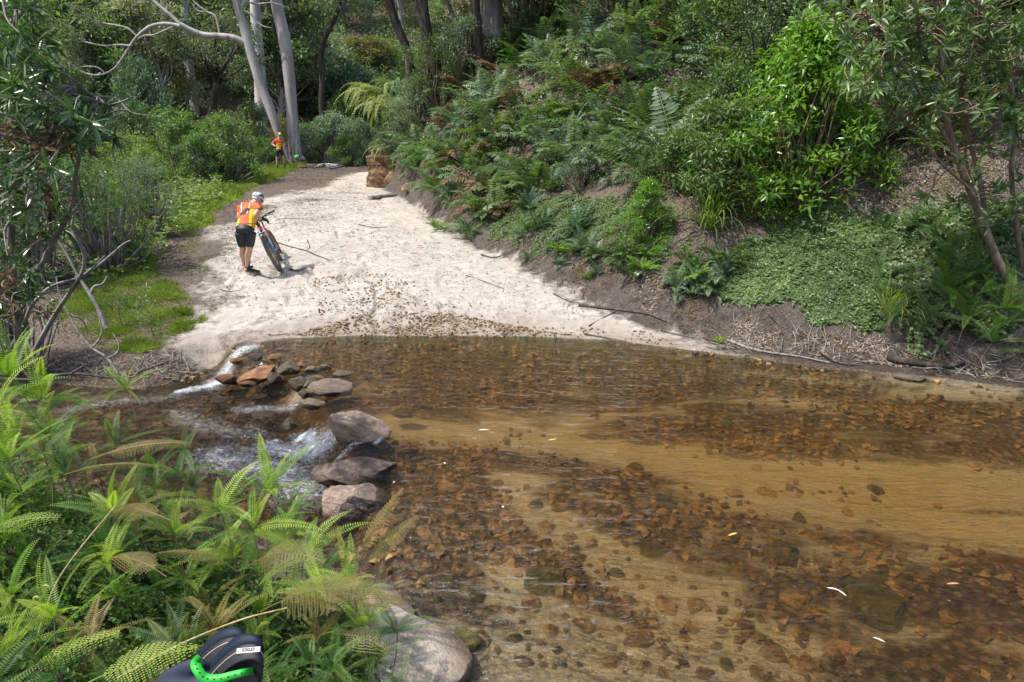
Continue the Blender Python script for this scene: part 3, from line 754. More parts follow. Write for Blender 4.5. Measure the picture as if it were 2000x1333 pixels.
# ------------------------------------------------------------------ gum trees at the bend of the track
def limb(g, pts, y0, r0, r1, dy=0, n=8, a=.5):
    P = np.array([aty(u, v, y0 + dy * i) for i, (u, v) in enumerate(pts)])
    S = spline(P, 5); tube(g, S, np.linspace(r0, r1, len(S)), n, a, False)
    return S
def gum_crown(seed, centers, per=260, L=.26, W=.07):
    rng = np.random.default_rng(seed); g = Geo()
    for c, r in centers: leaf_ball(g, rng, np.array(c), r, per, L, W, .5 + rng.normal() * .12, .7, .2, 0, 0, .3, .6)
    return g
def stain_bark():
    m, nt, b = mat('smooth_gum_bark')
    v = coords(nt, (2.2, 2.2, .35)); v2 = coords(nt, (9, 9, .9)); ge = coords(nt)
    n1 = noise(nt, 1.0, 5, .6, v, .4); n2 = noise(nt, 1.0, 5, .65, v2, .3)
    c = ramp(nt, n1, [(.3, (.20, .175, .155)), (.48, (.31, .29, .275)), (.65, (.42, .41, .40))])
    sx = nt.nodes.new('ShaderNodeSeparateXYZ'); nt.links.new(ge, sx.inputs[0])
    mr = nd(nt, 'ShaderNodeMapRange'); mr.inputs['From Min'].default_value = 3.6; mr.inputs['From Max'].default_value = 0.4
    nt.links.new(sx.outputs[2], mr.inputs['Value'])
    st = ramp(nt, mth(nt, 'MULTIPLY_ADD', mr.outputs[0], .16, n2), [(.60, (0, 0, 0)), (.70, (1, 1, 1))])
    c = mix(nt, st, c, (.09, .06, .045))
    nt.links.new(c, b.inputs['Base Color']); b.inputs['Roughness'].default_value = .75
    bp = nd(nt, 'ShaderNodeBump', Strength=.3, Distance=.03); nt.links.new(n2, bp.inputs['Height']); nt.links.new(bp.outputs[0], b.inputs['Normal'])
    return m
M['smooth_gum'] = stain_bark()
YG = 37.5
def world_tree(name, foot, trunk_geo, crown_geo, barkm, leafm, label, limbs=()):
    root = empty(name, foot)
    for nm, gg, mm in [('trunk', trunk_geo, barkm)] + [('limb', l, barkm) for l in limbs] + ([('crown', crown_geo, leafm)] if crown_geo else []):
        o = gg.obj(nm, mm, None, nm != 'crown')
        o.parent = root; o.data.transform(Matrix.Translation(-Vector(foot)))
    return tag(root, label, 'tree')
f1 = aty(572, 316, YG); f1[2] = gz(f1[0], f1[1]) - .25
gt = Geo(); pts = [(582, 316), (577, 298), (571, 230), (565, 150), (556, 80), (545, 30), (538, -10), (533, -60), (528, -120), (520, -190), (515, -260), (512, -330)]
P = np.array([aty(u, v, YG) for u, v in pts]); S = spline(P, 5)
rr = np.interp(np.linspace(0, len(pts) - 1, len(S)), range(len(pts)), [.42, .33, .29, .29, .31, .29, .29, .28, .26, .24, .2, .12])
tube(gt, S, rr, 18, .5, False)
cr = []
rng = np.random.default_rng(77)
lm = Geo()
for i in range(16):
    c = P[8] + rvec(rng, 1)[0] * [5.5, 5.5, 3.5] + [0, 0, 4]; cr.append((c, 1.3)); tube(lm, wander(rng, S[-18 - int(rng.integers(12))], c, 4, .06), np.linspace(.16, .03, 10), 6, .5, False)
world_tree('gum_tree', tuple(f1), gt, gum_crown(3, cr), M['smooth_gum'], M['gum_leaf'], 'thick straight pale gum tree at the bend of the track, right of the standing cyclist', [lm])
# the leaning gum with the long crooked limb
YB = 36.9
gt = Geo(); pts = [(570, 317), (562, 302), (553, 284), (542, 256), (528, 214), (511, 172), (497, 126), (485, 84), (474, 46), (464, 10), (455, -30), (440, -90), (430, -160), (424, -240)]
P = np.array([aty(u, v, YB) for u, v in pts]); S = spline(P, 5)
tube(gt, S, np.interp(np.linspace(0, len(pts) - 1, len(S)), range(len(pts)), [.14, .13, .15, .19, .23, .24, .24, .23, .21, .20, .18, .15, .12, .08]), 14, .5, False)
f2 = aty(570, 317, YB); f2[2] = gz(f2[0], f2[1]) - .2
lms = []
L1 = Geo(); limb(L1, [(478, 84), (458, 75), (430, 71), (400, 69), (374, 60), (352, 48)], YB, .17, .12, -.1)
limb(L1, [(352, 48), (335, 32), (318, 18), (300, 2), (285, -14), (270, -45)], YB, .10, .06)
limb(L1, [(374, 60), (345, 50), (318, 47), (292, 53), (268, 72), (252, 94), (238, 116), (224, 134), (206, 144), (184, 147), (160, 140), (140, 126)], YB - .3, .10, .03, -.05)
limb(L1, [(345, 50), (322, 60), (300, 69), (282, 70), (264, 80)], YB - .2, .06, .03)
limb(L1, [(268, 72), (250, 56), (228, 50), (205, 46), (180, 38), (160, 25)], YB - .5, .05, .02)
limb(L1, [(255, 90), (230, 88), (206, 90), (182, 86), (160, 80), (140, 66), (125, 50)], YB - .6, .05, .02)
limb(L1, [(206, 144), (190, 132), (168, 130), (148, 132), (128, 120)], YB - .7, .04, .015)
limb(L1, [(429, 70), (426, 50), (420, 32), (402, 22), (386, 10), (372, -4)], YB, .06, .03)
limb(L1, [(400, 24), (385, 20), (374, 6)], YB, .03, .02)
lms.append(L1)
L2 = Geo(); limb(L2, [(462, 5), (474, 20), (490, 28), (500, 42), (515, 52), (530, 55)], YB, .06, .02); limb(L2, [(470, 0), (500, 8), (530, 6), (560, 14)], YB, .05, .02); lms.append(L2)
rng = np.random.default_rng(79); cr = []; lm = Geo()
for i in range(14):
    c = P[-3] + rvec(rng, 1)[0] * [5, 4, 3] + [-2, 0, 3.5]; cr.append((c, 1.2)); tube(lm, wander(rng, S[-14 - int(rng.integers(10))], c, 4, .06), np.linspace(.1, .03, 10), 6, .5, False)
for (u, v) in ((140, 120), (122, 116), (150, 70), (118, 52), (158, 24), (185, 45), (135, 95)): cr.append((aty(u, v, YB - .7), .55))
lms.append(lm)
world_tree('gum_tree', tuple(f2), gt, gum_crown(4, cr, 120, .22, .06), M['smooth_gum'], M['gum_leaf'], 'slender leaning pale gum tree with a long crooked limb reaching left, behind the standing cyclist', lms)
def pole_tree(pts, y0, r0, r1, barkm, leafm, label, crown=None, name='tree', seed=1, per=200, L=.24, W=.09):
    gt = Geo(); P = np.array([aty(u, v, y0) for u, v in pts]); S = spline(P, 5)
    tube(gt, S, np.linspace(r0, r1, len(S)), 10, .5, False)
    f = P[0].copy(); f[2] = min(f[2], gz(f[0], f[1]) - .1)
    tube(gt, np.array([f, P[0]]), r0 * 1.05, 10, .5, False) if P[0][2] - f[2] > .05 else None
    rng = np.random.default_rng(seed); cr = []; lm = Geo()
    if crown:
        n, rx, rz, dz, cl = crown
        for i in range(n):
            c = P[-1] + rvec(rng, 1)[0] * rng.random() ** .4 * [rx, rx, rz] + [0, 0, dz]; cr.append((c, cl * (.8 + .4 * rng.random())))
            tube(lm, wander(rng, S[-1 - int(rng.integers(4))], c, 4, .06), np.linspace(r1 * .6, .02, 10), 5, .5, False)
    world_tree(name, tuple(f), gt, gum_crown(seed, cr, per, L, W) if crown else None, barkm, leafm, label, [lm] if crown else [])
pole_tree([(509, 190), (506, 120), (501, 60), (498, 0), (496, -70)], 46, .36, .28, M['gum_bark'], M['gum_leaf'], 'pale upright gum trunk seen between the two big gums', (8, 4, 3, 3, 1.3), 'gum_tree', 11)
pole_tree([(314, 160), (320, 110), (324, 60), (322, 0), (320, -60)], 50, .36, .26, M['grey_bark'], M['gum_leaf'], 'dark grey trunk standing in the forest behind the crooked limb', (8, 4, 3, 4, 1.3), 'forest_tree', 12)
pole_tree([(362, 70), (361, 30), (360, -10), (359, -60)], 54, .32, .26, M['gum_bark'], M['gum_leaf'], 'pale trunk above the crooked limb at the top of the picture', (8, 4, 3, 4, 1.3), 'gum_tree', 13)
pole_tree([(628, 200), (629, 160), (627, 110), (633, 80), (645, 55), (660, 20), (664, -20)], 48, .20, .12, M['dark_bark'], M['gum_leaf'], 'dark trunk with a kink above the far end of the track', (10, 4, 2.5, 1.5, 1.1), 'forest_tree', 14)
pole_tree([(405, 250), (415, 215), (420, 180), (430, 150)], 41, .22, .16, M['dark_bark'], M['gum_leaf'], 'grey-green tree with forked dark stems left of the leaning gum', (18, 3.0, 1.7, 1.4, .9), 'forest_tree', 15, 260, .22, .08)

# ------------------------------------------------------------------ trees on the ferny hill; their crowns shade the bank
pole_tree([(800, 118), (790, 85), (775, 50), (762, 10), (750, -30), (735, -90)], 26, .17, .12, M['dark_bark'], M['dark_leaf'], 'thin dark trunk leaning left at the crest of the spur', (10, 2.6, 1.8, 2.2, 1.0), 'hill_tree', 21)
pole_tree([(848, 118), (838, 90), (832, 60), (826, 20), (822, -20), (815, -90)], 25, .22, .18, M['dark_bark'], M['dark_leaf'], 'dark straight trunk second from the left along the crest of the spur', (16, 3.4, 2.2, 3.0, 1.2), 'hill_tree', 22)
pole_tree([(936, 120), (934, 90), (932, 40), (927, -10), (925, -90)], 24, .16, .13, M['dark_bark'], M['dark_leaf'], 'dark slim trunk beside the broad grey trunk on the crest', (14, 3.4, 2.2, 3.0, 1.2), 'hill_tree', 23)
pole_tree([(966, 96), (962, 60), (960, 20), (958, -20), (955, -100)], 26, .46, .38, M['grey_bark'], M['gum_leaf'], 'broad grey fissured trunk on the crest of the hill', (26, 5, 2.6, 4.2, 1.5), 'hill_tree', 24)
pole_tree([(1270, 52), (1268, 20), (1264, -20), (1262, -120)], 21, .15, .12, M['dark_bark'], M['dark_leaf'], 'dark thin trunk at the top of the fern slope', (22, 4.2, 2.2, 3.2, 1.4), 'hill_tree', 25)
pole_tree([(905, 92), (895, 55), (880, 20), (868, -10), (860, -50)], 28, .10, .07, M['grey_bark'], M['gum_leaf'], 'thin pale branch-like stem between dark trunks on the crest', (6, 2, 1.2, 1.2, .9), 'hill_tree', 26)
# taller forest on top of the hill, trunks beyond the frame or hidden by it
rng = np.random.default_rng(8)
hm = [tree_meshes('hill', 40 + k, 13, 4.3, 6, .24, 42, 230, .3, .13, M[lm_], M['dark_bark'], .05, .5, cl_r=.30, shell=.3) for k, lm_ in enumerate(('dark_leaf', 'gum_leaf', 'bush_leaf'))]
hl = ['dark leafed tree', 'grey-green gum', 'fresh green tree']
for (x, y, s, k) in ((1, 31, .8, 0), (6, 30, .9, 1), (11, 29, .9, 2), (15, 25, 1, 0), (10, 22, .95, 1), (19, 20, 1, 2), (14, 16.5, .9, 0), (21, 14, 1, 1), (18, 10.5, .85, 0), (-1.5, 33, .6, 2), (24, 26, 1, 0), (4, 26.5, .75, 2)):
    put('hill_tree', hm[k], (x, y, gz(x, y) - .2), rng.random() * 6.28, s, hl[k] + (' standing behind the crest of the hill' if y > 21 else ' high on the right-hand hillside'), 'tree', hl[k] + 's on the hill')

# ------------------------------------------------------------------ shrubs along the left of the track
def bush(name, pair, x, y, rz, sc, label, cat='bush', group=None, parts=('stems', 'foliage'), sink=.1):
    return put(name, pair, (x, y, gz(x, y) - sink), rz, sc, label, cat, group, parts)
B = {}
B['round'] = bush_meshes(101, 2.6, 1.5, 70, 130, .12, .05, M['bush_leaf'], M['grey_bark'])
B['round2'] = bush_meshes(102, 2.4, 1.6, 70, 130, .11, .05, M['bush_leaf'], M['grey_bark'])
B['blue'] = bush_meshes(103, 2.4, 1.6, 64, 130, .12, .05, M['blue_leaf'], M['grey_bark'])
B['dark'] = bush_meshes(104, 2.6, 1.5, 64, 130, .12, .05, M['dark_leaf'], M['dark_bark'])
B['olive'] = bush_meshes(105, 2.2, 1.3, 50, 120, .12, .04, M['olive_leaf'], M['grey_bark'])
def bush_at(kind, u, vtop, y, wpx, label, seed, base=None, name='bush', group=None):
    """a bush whose top shows at (u, vtop) when it stands at distance y"""
    x = aty(u, vtop, y)[0]; H0 = {'round': 2.6, 'round2': 2.4, 'blue': 2.4, 'dark': 2.6, 'olive': 2.2}[kind]; r0 = {'round': 1.5, 'round2': 1.6, 'blue': 1.6, 'dark': 1.5, 'olive': 1.3}[kind]
    zt = aty(u, vtop, y)[2]; zb = gz(x, y) - .1
    H = max(zt - zb, .4); w = wpx / F * y / 2
    return put(name, B[kind], (x, y, zb), seed * 1.7, (w / r0, w / r0, H / H0), label, 'bush', group, ('stems', 'foliage'))
for a in (
    ('blue', 265, 118, 40, 130, 'tall bluish bush with a domed top at the foot of the forest'),
    ('round', 330, 212, 30, 130, 'rounded green bush left of the twin bushes beside the track'),
    ('round2', 430, 225, 28, 135, 'large rounded bright green bush left of the standing cyclist'),
    ('round', 385, 262, 27, 105, 'low green bush in front of the large rounded bush'),
    ('round2', 500, 268, 39, 90, 'small green bush directly behind the standing cyclist'),
    ('blue', 470, 262, 30, 70, 'bluish low bush between the rounded bush and the standing cyclist'),
    ('dark', 255, 205, 34, 120, 'dark bush below the tall domed bluish bush'),
    ('dark', 480, 205, 43, 110, 'dark bush at the forest foot left of the leaning gum'),
    ('blue', 650, 222, 43, 130, 'silvery green bush right of the thick gum trunk'),
    ('blue', 700, 235, 41, 90, 'silvery green bush near the pale hanging fern'),
    ('round', 610, 240, 45, 90, 'green bush just behind the fallen bicycle'),
    ('olive', 540, 225, 46, 80, 'olive bush seen between the two gum trunks'),
    ('round2', 275, 290, 22.5, 110, 'light green bush on the left verge of the track'),
    ('round', 215, 330, 18, 130, 'green bush behind the sandstone lump on the left'),
    ('round2', 240, 262, 26, 130, 'green bush in the hollow left of the track'),
    ('dark', 170, 240, 30, 140, 'dark green bush in the hollow at the left edge of the clearing'),
    ('blue', 150, 300, 20, 150, 'bluish bush behind the leggy shrub on the left bank'),
    ('blue', 690, 128, 54, 150, 'tall silvery bush right of the thick gum at the forest foot'),
    ('dark', 752, 140, 52, 120, 'dark bush between the forest and the tip of the spur'),
    ('round', 622, 150, 55, 110, 'green bush on the slope right of the thick gum'),
    ('blue', 600, 60, 60, 150, 'pale bushy tree on the slope between the gum trunks'),
    ('olive', 720, 70, 60, 140, 'olive bush high on the slope left of the spur trunks'),
    ('round2', 665, 185, 50, 90, 'light green bush low on the slope right of the thick gum'),
    ('round2', 80, 260, 19, 190, 'broad green bush far behind the long-leafed shrub'),
    ('dark', 10, 220, 22, 190, 'dark bush at the left edge behind the long-leafed shrub'),
    ('blue', 590, 262, 42, 60, 'small silvery bush between the gum trunks at ground level'),
    ('round', 680, 262, 38.8, 70, 'low yellow-green bush at the far edge of the track'),
):
    bush_at(*a[:5], a[5], len(a[5]))
# leggy narrow-leafed shrubs on the left bank
B['leggy'] = bush_meshes(111, 2.6, 1.3, 80, 46, .13, .024, M['blue_leaf'], M['grey_bark'], droop=.4, cl_r=.2, open_=.12)
B['leggy2'] = bush_meshes(112, 2.4, 1.3, 80, 46, .13, .024, M['glossy_leaf'], M['grey_bark'], droop=.4, cl_r=.2, open_=.12)
B['leggy3'] = bush_meshes(113, 2.2, 1.2, 60, 46, .13, .026, M['bush_leaf'], M['grey_bark'], droop=.4, cl_r=.2, open_=.1)
for i, (k, u, vt, y, w, lab) in enumerate((
    ('leggy', 262, 310, 15.5, 140, 'leggy narrow-leafed shrub behind the sandstone lump'),
    ('leggy2', 170, 285, 12.5, 230, 'leggy narrow-leafed shrub at the back of the left bank'),
    ('leggy3', 205, 345, 13.6, 150, 'fine-leafed light shrub just left of the sandstone lump'),
    ('leggy', 20, 330, 11.5, 240, 'bluish narrow-leafed shrub over the left bank'),
    ('leggy2', -40, 420, 8.6, 170, 'dark narrow-leafed shrub at the left picture edge'),
    ('leggy3', 215, 440, 13.0, 130, 'narrow-leafed shrub at the back edge of the grass patch'))):
    x, _, zt = aty(u, vt, y); zb = gz(x, y) - .1; H = zt - zb
    put('shrub', B[k], (x, y, zb), i * 1.3, (w / F * y / 2 / 1.3,) * 2 + (H / 2.5,), lab, 'shrub', None, ('stems', 'foliage'))
# the big long-leafed shrub hanging in from the left, leaves in open rosettes, some withered
def rosettes(seed, spots, nl, L, W, leafm, detail=1, droop=.25, tone=.5, spread=.9):
    rng = np.random.default_rng(seed); g = Geo()
    for c, ax in spots:
        n = int(nl * (.7 + .6 * rng.random())); ax = norm(np.array(ax, float))
        d = norm(rvec(rng, n) * spread + ax * .75); P = c + ax * (rng.random((n, 1)) - .8) * L * .6
        leaves(g, P, d, norm(ax + rvec(rng, n) * .4), L * (.6 + .6 * rng.random(n)), W * (.7 + .5 * rng.random(n)), np.clip(tone + .25 * rng.normal(size=n), 0, 1), 0, .12, detail, droop)
    return g
def big_shrub(name, foot, stems, y_of, tips, leafm, seed, L, W, nl, label, dry=None, r0=.035, barkm='grey_bark', tipr=(.25, .25)):
    """stems: polylines in picture coordinates at a depth; tips: (u, v, ru, rv, n, depth)"""
    rng = np.random.default_rng(seed); gs = []; allP = []
    for pts, d0, d1, ra, rb in stems:
        gg = Geo(); P = np.array([aty(u, v, d0 + (d1 - d0) * i / (len(pts) - 1)) for i, (u, v) in enumerate(pts)])
        S = spline(P, 5); tube(gg, S, np.linspace(ra, rb, len(S)), 8, .5, False, 0, .15, rng); gs.append(gg); allP.append(S)
    AP = np.concatenate(allP)
    spots = []; dsp = []; tw = Geo()
    for (u, v, ru, rv, n, d, *isd) in tips:
        for k in range(n):
            c = aty(u + rng.normal() * ru * .5, v + rng.normal() * rv * .5, d + rng.normal() * .35)
            near = AP[np.argmin(np.linalg.norm(AP - c, axis=1) + .25 * rng.random(len(AP)))]
            ax = norm(c - near + np.array([0, 0, .35]))
            (dsp if isd else spots).append((c, ax))
            if np.linalg.norm(c - near) < 1.6: tube(tw, wander(rng, near, c, 4, .07), np.linspace(.011, .004, 10), 5, .5, False)
    root = empty(name, foot)
    obs = [('stem', gg, barkm) for gg in gs] + [('twigs', tw, barkm)]
    for nm, gg, bm_ in obs:
        o = gg.obj(nm, M[bm_], root, True); o.data.transform(Matrix.Translation(-Vector(foot)))
    o = rosettes(seed + 1, spots, nl, L, W, leafm).obj('foliage', M[leafm], root) ; o.data.transform(Matrix.Translation(-Vector(foot)))
    if dsp:
        o = rosettes(seed + 2, dsp, int(nl * .8), L * .8, W * 1.1, 'dry', 1, .9).obj('withered_leaves', M['fern_dry'], root); o.data.transform(Matrix.Translation(-Vector(foot)))
        o['label'] = 'curled brown withered leaves'
    return tag(root, label, 'shrub')
fo = lambda u, v, y: (lambda p: (p[0], p[1], gz(p[0], p[1])))(aty(u, v, y))
big_shrub('shrub', fo(20, 640, 6.3), [
    ([(40, 700), (30, 600), (20, 480), (35, 360), (30, 240), (40, 130), (45, 20), (40, -60)], 6.6, 5.4, .04, .014),
    ([(30, 600), (90, 500), (140, 400), (150, 330), (170, 250), (190, 190)], 6.5, 5.6, .028, .008),
    ([(20, 480), (-20, 300), (-40, 100), (-30, -80)], 6.4, 5.2, .03, .01),
    ([(0, 400), (50, 330), (100, 300), (140, 270)], 6.0, 5.6, .018, .007),
    ([(60, 700), (110, 610), (165, 520), (140, 440)], 7.0, 6.6, .03, .012)], None,
    [(30, 60, 75, 130, 52, 5.3), (60, 180, 60, 70, 20, 5.4), (160, 225, 95, 55, 34, 5.6), (40, 330, 80, 90, 24, 5.8), (10, 470, 80, 120, 26, 6.1), (-10, 600, 50, 90, 18, 6.3), (110, 400, 60, 80, 12, 6.1), (-60, 200, 60, 300, 30, 5.5), (60, 560, 40, 60, 5, 6.6),
     (70, 265, 85, 30, 20, 5.6, 1), (150, 285, 60, 25, 10, 5.6, 1), (60, 400, 60, 60, 12, 6.0, 1), (20, 560, 60, 60, 9, 6.2, 1)],
    'glossy_leaf', 201, .16, .026, 15, 'tall glossy long-leafed shrub hanging in from the left edge')
# bare leaning stems at the front of the left bank
def sticks(name, foot, polys, m, label, cat, r=(.014, .005)):
    root = empty(name, foot)
    for i, (pts, d) in enumerate(polys):
        gg = Geo(); P = np.array([aty(u, v, d + .05 * k) for k, (u, v) in enumerate(pts)]); S = spline(P, 5)
        s = 1 if i == 0 else .7
        tube(gg, S, np.linspace(r[0] * s, r[1] * s, len(S)), 7, .5, True, 0, .2, np.random.default_rng(i))
        o = gg.obj('branch', m, root, True); o.data.transform(Matrix.Translation(-Vector(foot)))
    return tag(root, label, cat)
sticks('leaning_branch', fo(205, 640, 8.2), [([(208, 642), (195, 610), (176, 575), (155, 543), (120, 480), (70, 420)], 8.0), ([(176, 575), (185, 560), (200, 555), (210, 540)], 8.1), ([(155, 543), (190, 520), (215, 500), (240, 478), (255, 470)], 8.0)], M['twig'], 'thick grey leaning branch across the front of the grass patch', 'branch', (.03, .012))
sticks('dead_branch', fo(215, 730, 7.3), [([(230, 730), (210, 700), (180, 680), (155, 650), (135, 615), (115, 570), (110, 540)], 7.3), ([(180, 680), (195, 660), (198, 640), (190, 610)], 7.3), ([(210, 700), (228, 690), (232, 672), (220, 650)], 7.3), ([(230, 730), (262, 735), (285, 690)], 7.3), ([(135, 615), (160, 625), (172, 650)], 7.3)], M['twig'], 'bare pale dead branch standing at the edge of the creek', 'branch', (.018, .006))
sticks('dead_branch', fo(20, 690, 6.6), [([(15, 690), (45, 640), (60, 600), (100, 560), (160, 540), (205, 500)], 6.6), ([(45, 640), (30, 620), (10, 610)], 6.6), ([(60, 600), (50, 560), (70, 520)], 6.6)], M['grey_bark'], 'grey crooked branch rising at the lower left edge', 'branch', (.024, .008))
sticks('dead_branch', fo(80, 745, 7.1), [([(0, 740), (60, 742), (140, 730), (230, 738), (290, 720), (330, 705)], 7.2), ([(140, 730), (170, 712), (200, 702)], 7.2), ([(60, 742), (40, 720), (10, 712)], 7.2)], M['dark_stick'], 'low dark branch lying along the edge of the lower creek', 'branch', (.02, .008))
def sapling(x, y, H, seed, leafm, label, L=.07, W=.022, name='sapling'):
    rng = np.random.default_rng(seed); gs, gl = Geo(), Geo()
    S = wander(rng, (0, 0, -.05), (rng.normal() * .15 * H, rng.normal() * .1 * H, H), 5, .05)
    tube(gs, S, np.linspace(.009, .003, len(S)), 6, .5, False)
    for k in range(int(9 + H * 8)):
        b = S[int(len(S) * (.5 + .5 * rng.random())) - 1]; e = b + rvec(rng, 1)[0] * .16 + [0, 0, .06]
        tube(gs, np.array([b, e]), [.004, .002], 4, .5, False); leaf_ball(gl, rng, e, .05, 7, L, W, .6, 1, .3)
    return put(name, (gs.mesh('sapling_stem', M['brown_bark'], True), gl.mesh('sapling_leaves', M[leafm])), (x, y, gz(x, y)), 0, 1, label, 'sapling', None, ('stem', 'foliage'))
p = ground(302, 655); sapling(p[0], p[1], .62, 5, 'blue_leaf', 'thin sapling standing in the middle of the grass patch')
p = ground(228, 540); sapling(p[0], p[1], 1.1, 6, 'blue_leaf', 'thin sapling at the back of the grass patch')
p = ground(240, 640); sapling(p[0], p[1], .5, 7, 'glossy_leaf', 'small dark sapling left of the middle of the grass patch')

# ------------------------------------------------------------------ ferns on the right-hand bank
FM = [fern_mesh(300 + i, nf, L, w, pr_, [M[a], M['fern_dry']], drym=dm, el=(.5, 1.3), droop=(.8, 1.7), tone=tn)
      for i, (nf, L, w, pr_, a, dm, tn) in enumerate(((13, 1.0, .26, 17, 'fern', .04, .55), (12, .95, .24, 16, 'fern_blue', .03, .6), (14, .85, .22, 16, 'fern', .22, .4), (10, .9, .24, 15, 'fern_dry', .9, .4), (12, .75, .2, 15, 'bright_leaf', .0, .35)))]
fk = ['green fern', 'bluish green fern', 'green fern with some dry fronds', 'withered brown fern', 'fresh bright green fern']
rng = np.random.default_rng(12)
FREG = [pxpoly(((755, 255), (800, 340), (880, 410), (960, 415), (1080, 375), (1220, 350), (1330, 320), (1480, 250), (1560, 130), (1560, 40), (1300, 20), (1010, 60), (900, 110)))]
cnt = 0; spots = []
for _ in range(9000):
    q = in_poly_samples(rng, FREG[0], 1)[0]
    dmin = .56 + .02 * max(q[1] - 12, 0)
    if all((q[0] - a) ** 2 + (q[1] - b) ** 2 > dmin ** 2 for a, b in spots): spots.append((q[0], q[1]))
    if len(spots) >= 285: break
for i, (x, y) in enumerate(spots):
    k = int(rng.choice(5, p=[.38, .27, .2, .08, .07]))
    lev = 'lower' if gz(x, y) < 2.6 else 'middle' if gz(x, y) < 4.6 else 'upper'
    put_ = bpy.data.objects.new('fern', FM[k]); C.objects.link(put_)
    put_.location = (x, y, gz(x, y) - .03); n = slope_n(np.array([x]), np.array([y]))[0]
    put_.rotation_euler = (-.5 * n[1], .5 * n[0], rng.random() * 6.28); s = 1.1 + .6 * rng.random(); put_.scale = (s, s, s)
    tag(put_, '%s on the %s part of the ferny hillside' % (fk[k], lev), 'fern', '%ss on the %s part of the hillside' % (fk[k], lev))
def one_fern(me, u, v, s, label, rz=0, tilt=(0, 0), name='fern', y=None, dz=0):
    p = ground(u, v) if y is None else aty(u, v, y)
    o = bpy.data.objects.new(name, me); C.objects.link(o); o.location = (p[0], p[1], p[2] + dz); o.rotation_euler = (tilt[0], tilt[1], rz); o.scale = (s, s, s)
    return tag(o, label, 'fern')
one_fern(FM[1], 1060, 300, 1.15, 'large silvery blue-green fern arching over the middle of the bank', 1.0, (.5, 0))
one_fern(FM[1], 935, 365, .9, 'silvery fern low on the bank nearest the pale sand', 2.2, (.6, 0))
one_fern(FM[0], 900, 380, .9, 'green fern spilling over the lower lip of the bank', .2, (.7, 0))
one_fern(FM[0], 1235, 250, 1.1, 'large arching green fern high in the middle of the hillside', 2.0, (.4, 0))
one_fern(FM[0], 880, 330, 1.2, 'large drooping fern on the bank above the track', 4.0, (.5, -.4))
one_fern(FM[4], 1500, 405, .9, 'fresh green fern beside the bare earth scar under the bright bush', 1.1)
one_fern(FM[4], 1520, 415, .7, 'small fresh fern low beside the bare earth scar', 2.6)
one_fern(FM[0], 1820, 300, .8, 'fern on the litter slope behind the multi-stemmed tree', 1.7)
for i, (u, v, s) in enumerate(((1090, 520, .35), (1165, 500, .4), (1270, 505, .5), (1150, 545, .25))):
    one_fern(FM[(1, 1, 4, 4)[i]], u, v, s, ('small fern on the dark earth nearest the sand', 'small bluish fern on the upper dark earth', 'small bright fern on the earth under the tussock', 'tiny fern low on the dark earth bank')[i], i)
# pale ferns and hanging sword-like plants at the tip of the spur
def hanging(seed, n, L, wid, m, el=(.2, .9), droop=(1.6, 2.5)):
    rng = np.random.default_rng(seed); g = Geo()
    for i in range(n):
        frond(g, rng, rng.normal(size=3) * [.12, .12, .05], 3.5 + rng.normal() * 1.0, el[0] + (el[1] - el[0]) * rng.random(), L * (.6 + .6 * rng.random()), wid, 22, droop[0] + (droop[1] - droop[0]) * rng.random(), .5 + .15 * rng.normal(), False, .1, rng.normal() * .3, 0, .35)
    return g.mesh('hanging_fronds', m)
hm1 = hanging(401, 34, 1.7, .12, M['fern_pale'])
p = ground(770, 262); 
for i, (u, v, y, s, lab) in enumerate(((745, 190, 27.2, 1.15, 'pale drooping fern hanging off the tip of the spur'), (752, 215, 26.8, 1.0, 'pale drooping fern just above the ochre outcrop'), (775, 175, 27.5, .9, 'pale drooping fern at the top of the spur tip'))):
    o = one_fern(hm1, u, v, s, lab, i * .5, name='hanging_fern', y=y)
# bushes on the spur and the hill
S2 = {}
S2['fine'] = bush_meshes(120, 1.8, 1.1, 70, 90, .07, .028, M['fern'], M['brown_bark'], cl_r=.25)
S2['finedark'] = bush_meshes(121, 1.8, 1.1, 70, 90, .07, .026, M['dark_leaf'], M['dark_bark'], cl_r=.25)
S2['bright'] = bush_meshes(122, 2.6, 1.15, 150, 52, .115, .04, M['bright_leaf'], M['brown_bark'], .5, 1, cl_r=.24, droop=.3, taper=.5, stem=.012)
S2['bluebush'] = bush_meshes(123, 1.8, 1.1, 70, 80, .07, .03, M['blue_leaf'], M['brown_bark'], cl_r=.25)
S2['glossy'] = bush_meshes(124, 1.8, 1.2, 120, 56, .10, .036, M['ivy'], M['brown_bark'], .6, 1, cl_r=.24, droop=.3, taper=.25, stem=.012)
def gbush(kind, u, v, s, label, rz=0, name='bush', sz=None):
    p = ground(u, v)
    return put(name, S2[kind], (p[0], p[1], p[2] - .08), rz, (s, s, sz or s), label, 'bush', None, ('stems', 'foliage'))
